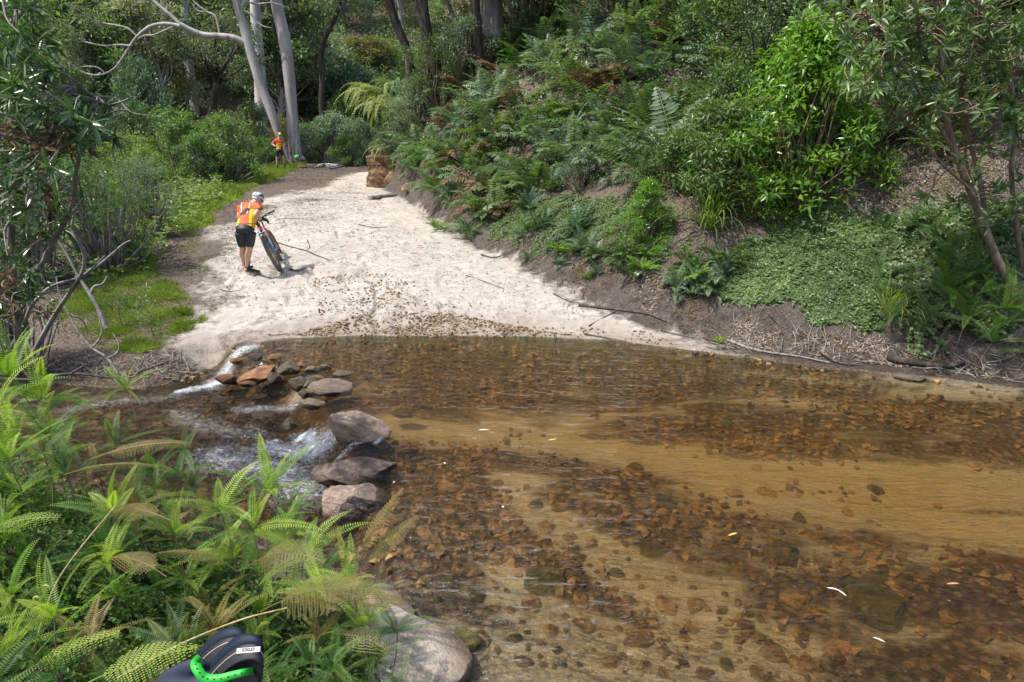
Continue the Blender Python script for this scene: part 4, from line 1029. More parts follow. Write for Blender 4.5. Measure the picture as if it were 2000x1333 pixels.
for a in (('fine', 790, 215, 1.3, 'fine-leafed green bush on the tip of the spur'), ('bluebush', 815, 255, 1.0, 'bluish small-leafed bush above the ochre outcrop'), ('finedark', 800, 300, .8, 'dark rounded bush directly right of the ochre outcrop'),
          ('fine', 860, 210, 1.3, 'green bush among ferns right of the spur tip'), ('bluebush', 905, 165, 1.2, 'bluish bush below the dark trunks'), ('fine', 790, 160, 1.4, 'tall green bush on the crest of the spur'),
          ('finedark', 850, 130, 1.4, 'dark bush under the leftmost dark trunks'), ('fine', 900, 110, 1.5, 'green bush at the foot of the dark slim trunk'), ('finedark', 960, 95, 1.4, 'dark bush at the foot of the broad grey trunk'),
          ('fine', 1040, 80, 1.4, 'green bush right of the broad grey trunk'), ('finedark', 1110, 60, 1.6, 'dark bush on the hill crest above the ferns'), ('fine', 1190, 60, 1.5, 'green bush on the crest left of the thin top trunk'),
          ('bluebush', 1340, 50, 1.4, 'bluish bush high above the fern slope'), ('finedark', 1420, 60, 1.5, 'dark bush high above the bright bush'), ('glossy', 1480, 110, 1.3, 'glossy bush on the upper slope above the bright bush'),
          ('finedark', 1600, 60, 1.5, 'dark bush behind the crown of the multi-stemmed tree'), ('glossy', 1700, 90, 1.4, 'glossy bush behind the left of the multi-stemmed tree crown'), ('fine', 1800, 60, 1.4, 'green bush high at the right of the slope'),
          ('finedark', 1900, 110, 1.4, 'dark bush high near the right edge'), ('glossy', 1980, 180, 1.2, 'glossy bush near the right edge of the slope'), ('fine', 1830, 250, .9, 'small green bush on the litter slope'),
          ('bright', 1548, 395, 1.12, 'large bright yellow-green bush in the middle of the right bank'), ('bright', 1640, 330, .75, 'bright green bush right behind the large bright bush'),
          ('glossy', 1400, 400, .95, 'dark glossy bush left below the large bright bush'), ('bright', 1470, 420, .55, 'low bright bush at the foot of the large bright bush'), ('glossy', 1320, 370, .6, 'small glossy bush between ferns and tussock'),
          ('bright', 1262, 470, .42, 'small bright green shrub low on the bank above the dark earth'), ('glossy', 1690, 290, .8, 'dark glossy bush left of the multi-stemmed tree'), ('bluebush', 1130, 370, .45, 'small bluish bush above the creeper patch'),
          ('finedark', 1480, 190, 1.1, 'dark bush among ferns left of the bright bush'), ('glossy', 1420, 260, .7, 'glossy shrub among ferns left of the bright bush')):
    gbush(*a, rz=len(a[4]) * .9)
rng = np.random.default_rng(66)
for i in range(46):          # the upper right of the hillside, closed with scrub
    u = 1000 + 1020 * rng.random(); v = -120 + rng.random() * (190 if u < 1500 else 300)
    p = ground(u, v)
    k = ('fine', 'finedark', 'glossy', 'bluebush')[int(rng.integers(4))]
    wd = {'fine': 'green fine-leafed', 'finedark': 'dark fine-leafed', 'glossy': 'dark glossy', 'bluebush': 'bluish fine-leafed'}[k]
    put('bush', S2[k], (p[0], p[1], p[2] - .08), i, 1.1 + .6 * rng.random(), wd + ' bush in the scrub along the top of the hillside', 'bush', wd + ' bushes along the hilltop', ('stems', 'foliage'))
# strap-leafed tussocks
ST = strap_tuft(501, 130, .95, .016, M['grass'], .75, 1.7); ST2 = strap_tuft(502, 90, .5, .01, M['fern_lime'], .6, 1.1)
for u, v, s, m_, lab in ((1378, 455, 1.5, ST, 'big strap-leafed tussock left of the bare earth scar'), (1730, 622, 1.0, ST, 'pale strap-leafed tussock at the right end of the creeper slope'), (1405, 672, .42, ST2, 'small bright green tussock standing at the water edge'), (1510, 455, .4, ST2, 'small grassy tussock beside the fresh ferns')):
    p = ground(u, v); o = bpy.data.objects.new('tussock', m_); C.objects.link(o); o.location = p; o.scale = (s, s, s); o.rotation_euler = (.2, 0, u); tag(o, lab, 'tussock')

# ------------------------------------------------------------------ multi-stemmed tree at the right edge
big_shrub('multi_stemmed_tree', tuple(ground(1965, 640)), [
    ([(2010, 620), (1975, 560), (1945, 500), (1920, 440), (1895, 370), (1870, 310), (1850, 240), (1842, 160), (1838, 90), (1830, 0)], 8.8, 8.6, .062, .03),
    ([(1960, 650), (1950, 600), (1945, 520), (1925, 430), (1915, 360), (1895, 280), (1870, 190), (1850, 100)], 9.4, 8.8, .045, .02),
    ([(1940, 640), (1930, 560), (1918, 490), (1905, 400), (1888, 320), (1880, 250)], 9.6, 9.2, .03, .014),
    ([(1998, 520), (1985, 440), (1975, 330), (1985, 240), (1975, 160)], 9.2, 9.0, .04, .02),
    ([(1870, 310), (1830, 240), (1790, 170), (1750, 110), (1720, 60)], 8.7, 8.2, .026, .010),
    ([(1850, 240), (1880, 160), (1900, 90), (1910, 20)], 8.6, 8.5, .022, .010),
    ([(1895, 370), (1840, 320), (1790, 260), (1740, 220)], 8.6, 8.3, .018, .008),
    ([(1842, 160), (1800, 90), (1790, 20)], 8.6, 8.2, .02, .01)], None,
    [(1740, 70, 110, 80, 60, 8.3), (1850, 60, 150, 90, 70, 8.5), (1950, 90, 110, 120, 50, 8.8), (1780, 190, 110, 80, 44, 8.4), (1900, 230, 120, 90, 44, 8.7), (1990, 260, 70, 120, 26, 8.9), (1700, 160, 60, 70, 16, 8.1), (1840, -60, 200, 80, 60, 8.6), (1960, 380, 60, 80, 12, 8.8), (1880, 370, 60, 50, 8, 8.8), (1650, 20, 60, 60, 10, 8.2)],
    'whorl_leaf', 231, .16, .034, 15, 'multi-stemmed tree with whorled leaves at the right edge', r0=.06, barkm='brown_bark')
# low umbrella ferns and leafy plants in the dark right corner
def umbrella(seed, L, W, n, pairs, droop=.7):
    """top of an umbrella fern: a fan of comb-like fingers"""
    rng = np.random.default_rng(seed); gs = []
    for i in range(n):
        g = Geo(); az = i * 6.283 / n + rng.normal() * .25; el = .75 + .35 * rng.normal(); l = L * (.75 + .4 * rng.random())
        t = np.linspace(0, 1, pairs); e = el - droop * (.7 + .5 * rng.random()) * t ** 1.3
        h = np.array([math.cos(az), math.sin(az), 0.])
        P = np.cumsum((np.cos(e)[:, None] * h + np.sin(e)[:, None] * np.array([0, 0, 1.])) * l / pairs, 0)
        T = norm(np.gradient(P, axis=0)); S = np.tile(norm(np.cross(h, [0, 0, 1.])), (pairs, 1)); N = norm(np.cross(S, T))
        r = rng.normal() * .35; S = norm(S + N * r); N = norm(np.cross(S, T))
        w = W * np.clip(np.minimum(t * 6 + .35, 1) * (1 - t ** 2.2) + .06, 0, 1)
        tube(g, P[::6], np.linspace(.0022, .0008, len(P[::6])), 4, .9, False)
        comb(g, P, S, N, w * (.9 + .2 * rng.random(pairs)), l / pairs * .72, np.clip(.35 + .4 * t + .10 * rng.normal(size=pairs) + .1 * rng.normal(), 0, 1), .35, .12)
        gs.append(g)
    return gs
UM = {}
for key, mt in (('lime', 'fern_lime'), ('deep', 'fern_dark'), ('bronze', 'fern_bronze'), ('mid', 'fern')):
    UM[key] = [[g.mesh('frond', M[mt]) for g in umbrella(520 + i * 7 + len(key), .36, .044, (8, 7, 9)[i], 30, (.6, .9, .75)[i])] for i in range(3)]
def umbrella_fern(tip, foot, s, key, var, rz, label, group=None, tiers=2):
    """thing > stem, fronds; a lower tier of fronds hangs further down the stem"""
    root = empty('umbrella_fern', tuple(foot)); f = np.array(foot); tp = np.array(tip)
    rng = np.random.default_rng(int(abs(tp[0] * 991 + tp[1] * 77)) + var)
    g = Geo(); S = wander(rng, f, tp, 4, .03) - f; tube(g, S, np.linspace(.004, .0022, len(S)), 6, .5, False); g.obj('stem', M['brown_bark'], root, True)
    for tr in range(tiers):
        at_ = S[-1] if tr == 0 else S[int(len(S) * .68)]
        for j, me in enumerate(UM[key][(var + tr) % 3]):
            o = bpy.data.objects.new('frond', me); C.objects.link(o); o.parent = root; o.location = at_
            k = s * (1 if tr == 0 else .8) * (.9 + .2 * rng.random()); o.scale = (k, k, k); o.rotation_euler = (rng.normal() * .12, rng.normal() * .12, rz + tr * 1.1)
    return tag(root, label, 'fern', group)
rng = np.random.default_rng(90)
i = 0
for u, v, s in ((1780, 500, 1.2), (1840, 520, 1.3), (1800, 560, 1.4), (1880, 560, 1.4), (1760, 590, 1.2), (1840, 610, 1.4), (1920, 610, 1.4), (1780, 650, 1.2), (1860, 660, 1.3), (1950, 660, 1.5), (1720, 560, .9), (1990, 620, 1.4), (1900, 700, 1.1), (1985, 700, 1.2), (1700, 480, .9), (1750, 455, .9), (1830, 450, 1.2), (1900, 500, 1.2), (1980, 540, 1.3), (1740, 640, 1.0), (1930, 450, 1.1), (1985, 440, 1.2)):
    p = ground(u, v + 30); tip = p + np.array([rng.normal() * .1, -.1, .35 + .25 * rng.random()])
    umbrella_fern(tip, p, s * 1.25, ('deep', 'mid', 'deep')[i % 3], i % 3, rng.random() * 6, 'dark green umbrella fern in the shade at the foot of the right bank', 'umbrella ferns in the right corner', 2 if i % 2 else 1); i += 1

# ------------------------------------------------------------------ near ferns at the lower left
def nfern(u, v, y, s, key, var, rz, label, drop=.8, tiers=2, group=None):
    tip = aty(u, v, y); x = tip[0] + .06; fy = y + .05; fz = max(gz(x, fy), tip[2] - drop)
    umbrella_fern(tip, (x, fy, fz), s, key, var, rz, label, group, tiers)
nfern(527, 960, 3.1, 1.0, 'lime', 0, .3, 'tall lime green umbrella fern in front of the small cascade', .9)
nfern(430, 1000, 2.9, .85, 'lime', 1, 1.3, 'lime green umbrella fern left of the tallest one', .9)
nfern(495, 1035, 2.8, .85, 'lime', 2, .2, 'lime green umbrella fern in the middle of the near clump', .8)
nfern(342, 1045, 2.7, .7, 'lime', 0, 2.3, 'small lime umbrella fern at the left of the near clump', .8)
nfern(598, 1090, 2.7, .85, 'lime', 1, .9, 'lime green umbrella fern at the right of the near clump', .7)
nfern(685, 1150, 2.5, .7, 'lime', 2, 2.1, 'lime umbrella fern leaning over the pale near rock', .6)
nfern(360, 880, 3.5, .6, 'mid', 1, 1.9, 'small umbrella fern against the running water', .8)
nfern(245, 760, 5.2, .9, 'lime', 2, .9, 'lime fern beyond the left clump above the lower creek', .5, 1)
nfern(225, 870, 3.6, .8, 'mid', 0, 2.9, 'mid green umbrella fern left of the running water', .8)
for i, (u, v, y, s, k) in enumerate(((20, 735, 3.6, .95, 'lime'), (-5, 800, 3.3, .9, 'lime'), (80, 780, 3.7, .85, 'lime'), (15, 900, 2.8, .75, 'lime'), (95, 850, 3.2, .7, 'mid'))):
    nfern(u, v, y, s * 1.15, k, i % 3, i * 1.1, ('bright umbrella fern at the left edge, topmost of the stack', 'bright umbrella fern at the left edge below the topmost', 'umbrella fern just right of the left edge ferns', 'large bright umbrella fern low on the left edge', 'mid green umbrella fern beneath the left edge ferns')[i], .8)
# bed of deeper ferns filling the near bank
rng = np.random.default_rng(93); n = 0; spots = []
NB = [(1.2, 0), (-.52, 2.75), (-.72, 3.25), (-1.2, 3.6), (-2.2, 3.9), (-3.4, 4.3), (-4.6, 4.6), (-5, 2.5), (-2.5, .6), (-.9, .75), (-.35, 1.5), (-.25, 2.2)][1:]
for _ in range(4000):
    q = in_poly_samples(rng, NB, 1)[0]
    if all((q[0] - a) ** 2 + (q[1] - b) ** 2 > .145 ** 2 for a, b in spots): spots.append(tuple(q))
    if len(spots) >= 210: break
for i, (x, y) in enumerate(spots):
    gzz = gz(x, y); h = .16 + .42 * rng.random() ** 1.3
    zmax = CAMZ + (raydir(1000, 1190)[2] / raydir(1000, 1190)[1]) * y if x > -1.0 else 9     # keep the lower right of the clump low
    k = ('deep', 'mid', 'deep', 'bronze', 'deep', 'lime')[int(rng.integers(6))]
    if x > -1.0: h = max(min(h, zmax - gzz), .12)
    wd = {'deep': 'deep green', 'mid': 'mid green', 'bronze': 'bronze-tinged', 'lime': 'lime green'}[k]
    umbrella_fern((x + rng.normal() * .05, y, gzz + h), (x, y, gzz), .42 + .32 * rng.random(), k, i % 3, rng.random() * 6, wd + ' umbrella fern in the thick bed at the lower left', wd + ' ferns in the near bed', 1 if i % 2 else 2)
# bracken fronds reaching across the near bank: each its own plant of a few long fronds
def bracken(tips, mt, label, seed, L=.8, wid=.2, pairs=20, rr=.004, tone=.5):
    rng = np.random.default_rng(seed); root = None
    for (b, az, el, l, dr) in tips:
        b = np.array(b)
        if root is None: root = empty('bracken', tuple(b)); b0 = b
        g = Geo(); frond(g, rng, b - b0, az, el, l * L * .8, wid * l * .8, pairs, dr, tone, True, .18, rng.normal() * .2)
        g.obj('frond', mt, root)
    return tag(root, label, 'fern')
bracken([(aty(60, 1290, 1.7), .55, .75, .55, .4), (aty(20, 1330, 1.6), .3, .5, .42, .5)], M['fern_lime'], 'fresh young bracken with pale fronds in the bottom left corner', 3, 1.0, .16, 18)
bracken([(aty(-40, 1040, 2.0), .1, .35, .45, .5)], M['fern_lime'], 'curling lime frond poking in from the left edge', 4, .8, .16, 14)
bracken([(aty(150, 1345, 1.5), .35, .35, .5, .5)], M['fern_lime'], 'fresh frond lying just left of the dark shoes', 5, .8, .2, 16)
bracken([(aty(690, 1110, 2.75), .75, .95, .55, .35), (aty(700, 1120, 2.75), .45, .8, .5, .4)], M['fern_bronze'], 'bronze fern frond reaching over the pool beside the rocks', 6, 1.0, .2, 22)
bracken([(aty(340, 1020, 2.5), 2.9, .35, .6, .9), (aty(330, 1130, 2.3), 2.8, .45, .5, .9)], M['fern_bronze'], 'bronze-green bracken with long fronds across the left clump', 7, .8, .17, 24)
bracken([(aty(480, 1110, 2.2), -.3, .7, .6, 1.0), (aty(470, 1120, 2.1), 3.3, .8, .5, 1.0), (aty(500, 1200, 2.0), -.1, .6, .8, .8)], M['fern_bronze'], 'bronze-yellow bracken in the middle of the near bank', 8, .8, .2, 20)
bracken([(aty(170, 900, 2.9), .1, .35, .62, .5), (aty(120, 930, 2.8), .0, .35, .6, .6)], M['fern_bronze'], 'long dull frond reaching right towards the running water', 9, 1.0, .15, 26)
bracken([(aty(640, 1190, 2.2), .2, .3, .45, .9), (aty(620, 1210, 2.1), 1.0, .5, .4, .9), (aty(650, 1240, 2.0), -.4, .4, .35, .9)], M['fern_bronze'], 'bronze bracken spilling over the pale near rock', 10, .9, .2, 18)
def stalk(pts, y0, y1, r, m, label, name='dry_stalk'):
    P = np.array([aty(u, v, y0 + (y1 - y0) * k / (len(pts) - 1)) for k, (u, v) in enumerate(pts)]); S = spline(P, 6); g = Geo()
    tube(g, S, np.linspace(r, r * .6, len(S)), 8, .5); o = g.obj(name, m, None, True); return tag(o, label, 'stalk')
M['straw'] = barkmat('straw_stalk', ((.20, .14, .06), (.42, .30, .14), (.60, .48, .26)), (20, 20, 6), .1)
stalk([(50, 1345), (75, 1240), (105, 1150), (150, 1080), (225, 990)], 1.9, 2.1, .0045, M['straw'], 'straw coloured dry stalk rising from the bottom left corner')
stalk([(230, 1325), (330, 1270), (400, 1238), (480, 1208), (560, 1188)], 1.8, 2.1, .0045, M['straw'], 'straw coloured stalk lying above the dark shoes')
stalk([(330, 1190), (350, 1150), (380, 1090)], 2.9, 3.0, .018, M['grey_bark'], 'short grey stem standing in the deep shade of the ferns', 'dead_stalk')
# unfurling fiddleheads
g = Geo(); P = np.array([aty(55, 1310, 1.9), aty(60, 1240, 1.9), aty(78, 1180, 1.9), aty(90, 1150, 1.9)]); S = spline(P, 6); tube(g, S, np.linspace(.005, .003, len(S)), 8, .6)
for k, (du, dv) in enumerate(((90, 1150), (72, 1172), (66, 1200))):
    c = aty(du, dv, 1.9); th = np.linspace(0, 9, 26); rr = .014 * (1 - th / 12) ; tube(g, c + np.stack([np.cos(th) * rr, .002 * th / 9, np.sin(th) * rr], 1), np.linspace(.004, .002, 26), 6, .9)
tag(g.obj('fiddlehead', M['fern_pale'], None, True), 'pale coiled fiddlehead shoots in the bottom left corner', 'fern shoot')
for a in (('finedark', 782, 290, .75, 'dark shrub growing against the right side of the ochre outcrop'), ('fine', 762, 235, .9, 'green shrub sitting on top of the ochre outcrop'), ('bluebush', 800, 330, .5, 'small bluish shrub low beside the ochre outcrop')):
    gbush(*a, rz=len(a[4]) * .9)

# ------------------------------------------------------------------ ground cover nobody could count
def blades(seed, regions, label, name, m, H=.1, W=.008, lean=.5):
    """regions: (world polygon, count, height factor)"""
    rng = np.random.default_rng(seed); g = Geo()
    for poly, n, hf in regions:
        q = in_poly_samples(rng, poly, n); x, y = q[:, 0], q[:, 1]
        edge = sst(0, .5, sdf(x, y, poly)); k = (vnoise(x * 2.3, y * 2.3, seed) * .7 + .3 * vnoise(x * 9, y * 9, seed + 3) + .28 * (rng.random(n) - .5) < .18 + .5 * edge) & (sdf(x, y, CHANNEL) < -.03)
        x, y = x[k], y[k]; n = len(x)
        z = zf(x, y)
        tuft = vnoise(x * 4, y * 4, seed + 1)
        D = norm(np.stack([rng.normal(size=n) * lean, rng.normal(size=n) * lean, np.ones(n)], 1))
        leaves(g, np.stack([x, y, z - .01], 1), D, norm(rvec(rng, n) + [0, 0, .3]), H * hf * (.25 + 1.3 * tuft ** 1.5) * (.6 + .6 * rng.random(n)), W, np.clip(.2 + .6 * vnoise(x * 3.1, y * 3.1, seed + 2) + .25 * rng.normal(size=n), 0, 1), 0, .1, 0, .35)
    return tag(g.obj(name, m), label, 'grass', kind='stuff')
G1 = pxpoly(((90, 640), (140, 560), (250, 500), (330, 520), (395, 560), (408, 600), (395, 640), (330, 690), (280, 720), (160, 700)))
G2 = pxpoly(((240, 470), (310, 470), (320, 520), (250, 540))); G3 = pxpoly(((330, 405), (400, 385), (450, 372), (420, 400), (360, 440), (320, 450)))
G4 = pxpoly(((285, 430), (330, 400), (430, 355), (520, 322), (575, 306), (605, 320), (560, 344), (500, 372), (448, 404), (415, 450), (330, 465)))
G5 = pxpoly(((600, 300), (640, 285), (735, 275), (735, 292), (660, 303), (620, 306)))
blades(1, [(G1, 100000, 1.0), (G2, 12000, 1.4)], 'bright green grass on the left bank of the creek', 'grass', M['grass'], .125, .0068, .75)
blades(2, [(G4, 90000, 2.2), (G3, 9000, 1.4), (G5, 16000, 2.6)], 'green grass along the left verge of the track', 'verge_grass', M['grass'], .11, .016, .45)
G6 = [pxpoly(P) for P in (((1000, 330), (1110, 320), (1180, 350), (1150, 380), (1010, 385)), ((1560, 350), (1640, 330), (1660, 360), (1540, 430), (1500, 440)), ((1290, 370), (1350, 350), (1360, 420), (1290, 410)), ((860, 420), (900, 400), (980, 400), (960, 440)))]
blades(3, [(p_, 9000, 1.6) for p_ in G6], 'fine green grass in patches on the right bank', 'bank_grass', M['fern'], .14, .008, .5)
blades(4, [(pxpoly(((800, 395), (1330, 600), (1430, 640), (1400, 560), (1150, 400), (950, 340), (830, 330))), 16000, 1.1), (pxpoly(((1650, 280), (1850, 260), (1960, 330), (1900, 420), (1680, 400))), 7000, 1.0), (pxpoly(((330, 440), (420, 400), (400, 500), (330, 500))), 2500, .8)], 'dry tan grass wisps on the banks', 'dry_grass', M['dry_grass'], .16, .006, 1.0)
SPG = [pxpoly(P) for P in (((380, 478), (412, 475), (420, 495), (388, 505)), ((385, 530), (405, 525), (425, 545), (395, 550)), ((345, 425), (380, 420), (380, 440), (345, 440)), ((405, 565), (440, 570), (460, 590), (420, 592)), ((360, 455), (385, 452), (388, 468), (362, 470)), ((330, 470), (372, 480), (385, 505), (330, 510)), ((400, 600), (425, 598), (430, 615), (400, 618)), ((350, 510), (395, 505), (405, 528), (360, 532)))]
blades(7, [(G1, 9000, 1.1)], 'dry straw blades among the green grass', 'dry_grass', M['dry_grass'], .12, .006, .9)
blades(6, [(p_, 2600, 1.0) for p_ in SPG + [pxpoly(((325, 440), (415, 430), (420, 475), (405, 525), (340, 500)))]], 'small tufts of grass creeping onto the left of the sand', 'grass', M['grass'], .09, .008, .7)
def creeper(seed, regions, label, m, L=.045, lift=.05, thick=.9, name='creeper'):
    rng = np.random.default_rng(seed); g = Geo()
    for poly, n, cov in regions:
        q = in_poly_samples(rng, poly, n); x, y = q[:, 0], q[:, 1]
        e = sst(0, .6, sdf(x, y, poly)); k = vnoise(x * 2.2, y * 2.2, seed) * .6 + .4 * vnoise(x * 6, y * 6, seed + 2) + .45 * (rng.random(n) - .5) < (.15 + .62 * e) * cov
        x, y = x[k], y[k]; n = len(x); nn = slope_n(x, y)
        P = np.stack([x, y, zf(x, y)], 1) + nn * (lift * rng.random((n, 1)) * (.4 + 1.2 * vnoise(x * 5, y * 5, seed + 5)[:, None]))
        for j in range(3):
            a = rng.random() * 6.28
            D = rvec(rng, n); D = norm(D - nn * (D * nn).sum(1, keepdims=True) * .7)
            leaves(g, P, D, norm(nn + [0, -.2, .5] + rvec(rng, n) * .45), L * (.45 + .9 * rng.random(n)), L * (.4 + .5 * rng.random(n)), np.clip(.5 + .5 * (vnoise(x * 1.5, y * 1.5, seed + 8) - .5) + .22 * rng.normal(size=n), 0, 1), 0, .12)
    return tag(g.obj(name, m), label, 'ground cover', kind='stuff')
creeper(11, [(pxpoly(((1370, 500), (1480, 440), (1580, 390), (1700, 380), (1830, 400), (1830, 540), (1730, 640), (1700, 680), (1560, 665), (1400, 600))), 34000, 1.12)], 'dense carpet of small green creeper leaves on the right bank', M['ivy'])
creeper(12, [(pxpoly(((900, 410), (1080, 380), (1200, 370), (1340, 420), (1400, 520), (1300, 545), (1200, 525), (1060, 500), (950, 468))), 34000, .95), (pxpoly(((1200, 470), (1340, 470), (1420, 520), (1300, 530))), 4000, .7)], 'thin carpet of small green leaves above the dark earth', M['fern'], .04)
creeper(17, [(pxpoly(((860, 400), (980, 470), (1150, 540), (1300, 575), (1440, 600), (1500, 560), (1400, 440), (1100, 360))), 26000, .62)], 'scattered low weeds thinning out down the dark earth', M['fern'], .038, .04)
creeper(13, [(pxpoly(((760, 300), (860, 420), (1000, 400), (1200, 380), (1500, 400), (1700, 330), (1990, 350), (1990, -100), (1000, -60), (800, 120))), 85000, 1.05)], 'low leafy undergrowth between the ferns of the hillside', M['dark_leaf'], .09, .22)
creeper(14, [(pxpoly(((1700, 560), (1760, 430), (1990, 380), (1998, 700), (1900, 715), (1720, 690))), 15000, 1.0)], 'dark leafy undergrowth in the right corner of the bank', M['dark_leaf'], .07, .2)
creeper(15, [([(-.5, 1.0), (-.55, 2.6), (-.8, 3.2), (-1.3, 3.55), (-3.4, 4.25), (-5, 4.7), (-5.4, 2.5), (-2.5, .6)], 60000, 1.0)], 'low dark greenery under the near ferns', M['fern_dark'], .026, .2)
creeper(16, [(LEFTG, 36000, .8) for LEFTG in [[tuple(p) for p in ((-6.4, 12), (-7.2, 16), (-9.5, 24), (-13, 33), (-15.5, 38), (-30, 38), (-28, 22), (-14, 12), (-9, 10.6), (-7.4, 10.6), (-6.9, 11.2))]]], 'low green undergrowth in the hollow left of the track', M['bush_leaf'], .10, .45)
def litter(seed, regions, label, name, m, L=.07, W=.02, lift=.012, cat='leaf litter'):
    rng = np.random.default_rng(seed); g = Geo()
    for poly, n in regions:
        q = in_poly_samples(rng, poly, n); x, y = q[:, 0], q[:, 1]
        k = (vnoise(x * 1.8, y * 1.8, seed) * .6 + vnoise(x * 6, y * 6, seed + 1) * .4 + .5 * (rng.random(n) - .5) < .22 + .42 * sst(0, .6, sdf(x, y, poly))) & (sdf(x, y, CHANNEL) < -.01)
        x, y = x[k], y[k]; n = len(x); nn = slope_n(x, y)
        P = np.stack([x, y, zf(x, y)], 1) + nn * (lift * (.4 + rng.random((n, 1))))
        D = rvec(rng, n); D = norm(D - nn * (D * nn).sum(1, keepdims=True) * .85)
        leaves(g, P, D, norm(nn + rvec(rng, n) * .3), L * (.5 + .8 * rng.random(n)), W * (.6 + .8 * rng.random(n)), np.clip(rng.random(n) ** 1.3, 0, 1), 0, .2)
    return tag(g.obj(name, m), label, cat, kind='stuff')
litter(21, [(pxpoly(((1380, 680), (1500, 690), (1850, 725), (1980, 745), (1850, 690), (1600, 650), (1450, 610))), 5500), (pxpoly(((1640, 300), (1800, 250), (1990, 280), (1990, 440), (1750, 420), (1640, 380))), 9000), (pxpoly(((1000, 500), (1200, 610), (1400, 660), (1400, 560), (1150, 470))), 3000)], 'pale fallen leaves along the water edge and on the litter slope', 'leaf_litter', M['dry_leaf'])
litter(22, [(pxpoly(((735, 345), (800, 395), (950, 475), (1000, 500), (1000, 460), (850, 380), (770, 330))), 9000), (pxpoly(((430, 385), (560, 330), (720, 300), (735, 330), (640, 360), (500, 375), (430, 425))), 22000), (pxpoly(((300, 480), (400, 470), (420, 540), (395, 560), (300, 510))), 3500), (pxpoly(((330, 690), (410, 660), (470, 672), (400, 710), (340, 750), (280, 735))), 5000)], 'brown fallen leaves and bark scraps on the track edges', 'leaf_litter', M['dry_leaf'], .075, .022)
litter(25, [(pxpoly(((800, 400), (950, 478), (1100, 570), (1330, 650), (1440, 655), (1400, 560), (1150, 470), (900, 390))), 16000), (pxpoly(((1400, 600), (1500, 660), (1700, 700), (1860, 720), (1850, 690), (1600, 640))), 5000)], 'dull brown bits of leaf and bark on the dark earth', 'leaf_litter', M['fern_dry'], .05, .016)
litter(23, [([(-.1, .9), (.2, 3), (-.5, 3.6), (-2, 4.2), (-5, 4.7), (-5, 2), (-1, .6)], 6000)], 'brown leaves under the near ferns', 'leaf_litter', M['dry_leaf'], .06, .02)
litter(24, [(pxpoly(((420, 400), (720, 360), (800, 430), (1200, 640), (420, 640))), 6500), (pxpoly(((440, 420), (640, 366), (700, 340), (760, 400), (700, 440), (520, 440))), 6000), (pxpoly(((395, 500), (430, 400), (520, 380), (480, 640), (400, 650))), 4000)], 'scattered dark scraps of bark and leaf on the sand', 'leaf_litter', M['scrap'], .06, .014)
OCT = np.array([[1, 0, 0], [-1, 0, 0], [0, 1, 0], [0, -1, 0], [0, 0, 1], [0, 0, -1]], float)
OCF = np.array([[0, 2, 4], [2, 1, 4], [1, 3, 4], [3, 0, 4], [2, 0, 5], [1, 2, 5], [3, 1, 5], [0, 3, 5]])
def gravel(seed, pts, r0, r1, label, m, name='gravel', flat=.6, sink=.2):
    rng = np.random.default_rng(seed); x, y = pts[:, 0], pts[:, 1]; n = len(x); r = r0 + (r1 - r0) * rng.random(n) ** 2.2
    Rm = np.linalg.qr(rng.normal(size=(n, 3, 3)))[0]
    V = OCT[None] * (.7 + .5 * rng.random((n, 6, 1))); V = np.einsum('nij,nkj->nki', Rm, V * [1.25, 1, .8]) * r[:, None, None] * [1, 1, flat]
    V = V + np.stack([x, y, zf(x, y) + r * (.5 - sink)], 1)[:, None]
    g = Geo(); g.add(V.reshape(-1, 3), (np.arange(n)[:, None, None] * 6 + OCF[None]).reshape(-1, 3), np.repeat(rng.random(n), 6))
    return tag(g.obj(name, m), label, 'gravel', kind='stuff')
rng = np.random.default_rng(31)
q1 = in_poly_samples(rng, pxpoly(((520, 656), (620, 640), (720, 612), (860, 612), (1010, 638), (1120, 657), (560, 657))), 6500)
q2 = in_poly_samples(rng, pxpoly(((600, 545), (740, 530), (860, 570), (820, 620), (620, 615))), 1500)
q3 = in_poly_samples(rng, pxpoly(((900, 630), (1250, 645), (1380, 680), (1000, 655))), 900)
qq = np.vstack([q1, q2, q3]); k = vnoise(qq[:, 0] * 2, qq[:, 1] * 3, 5) * .6 + .4 * vnoise(qq[:, 0] * 6, qq[:, 1] * 8, 6) + .75 * (rng.random(len(qq)) - .5) < .42
gravel(1, qq[k], .009, .032, 'rusty brown gravel along the far edge of the water', M['gravel'])
q4 = in_poly_samples(rng, pxpoly(((430, 400), (560, 360), (780, 400), (1100, 590), (1000, 650), (430, 640))), 1500)
gravel(2, q4[vnoise(q4[:, 0] * 1.2, q4[:, 1], 9) < .5], .007, .028, 'small stones strewn over the pale sand', M['gravel'])
bedp = [tuple(p) for p in CHANNEL if abs(p[0]) < 15]
q5 = in_poly_samples(rng, [(-6, 6), (-4.5, 9.9), (9, 8.8), (9, 2), (-.3, 2.4)], 46000)
s5 = np.zeros(len(q5))
for L in SILT: s5 = np.maximum(s5, np.exp(-(line_d(q5[:, 0], q5[:, 1], L) / .28) ** 2))
k = (sdf(q5[:, 0], q5[:, 1], CHANNEL) > .06) & (vnoise(q5[:, 0] * .8, q5[:, 1] * 1.8, 41) * .6 + .4 * vnoise(q5[:, 0] * 3, q5[:, 1] * 5, 42) + .5 * (np.random.default_rng(3).random(len(q5)) - .5) + .45 * s5 - .5 * np.exp(-(line_d(q5[:, 0], q5[:, 1], COB) / .5) ** 2) < .46)
gravel(3, q5[k], .006, .06, 'rusty and brown gravel on the bed of the stream', M['bed_gravel'] if 'bed_gravel' in M else M['gravel'], 'streambed_gravel')

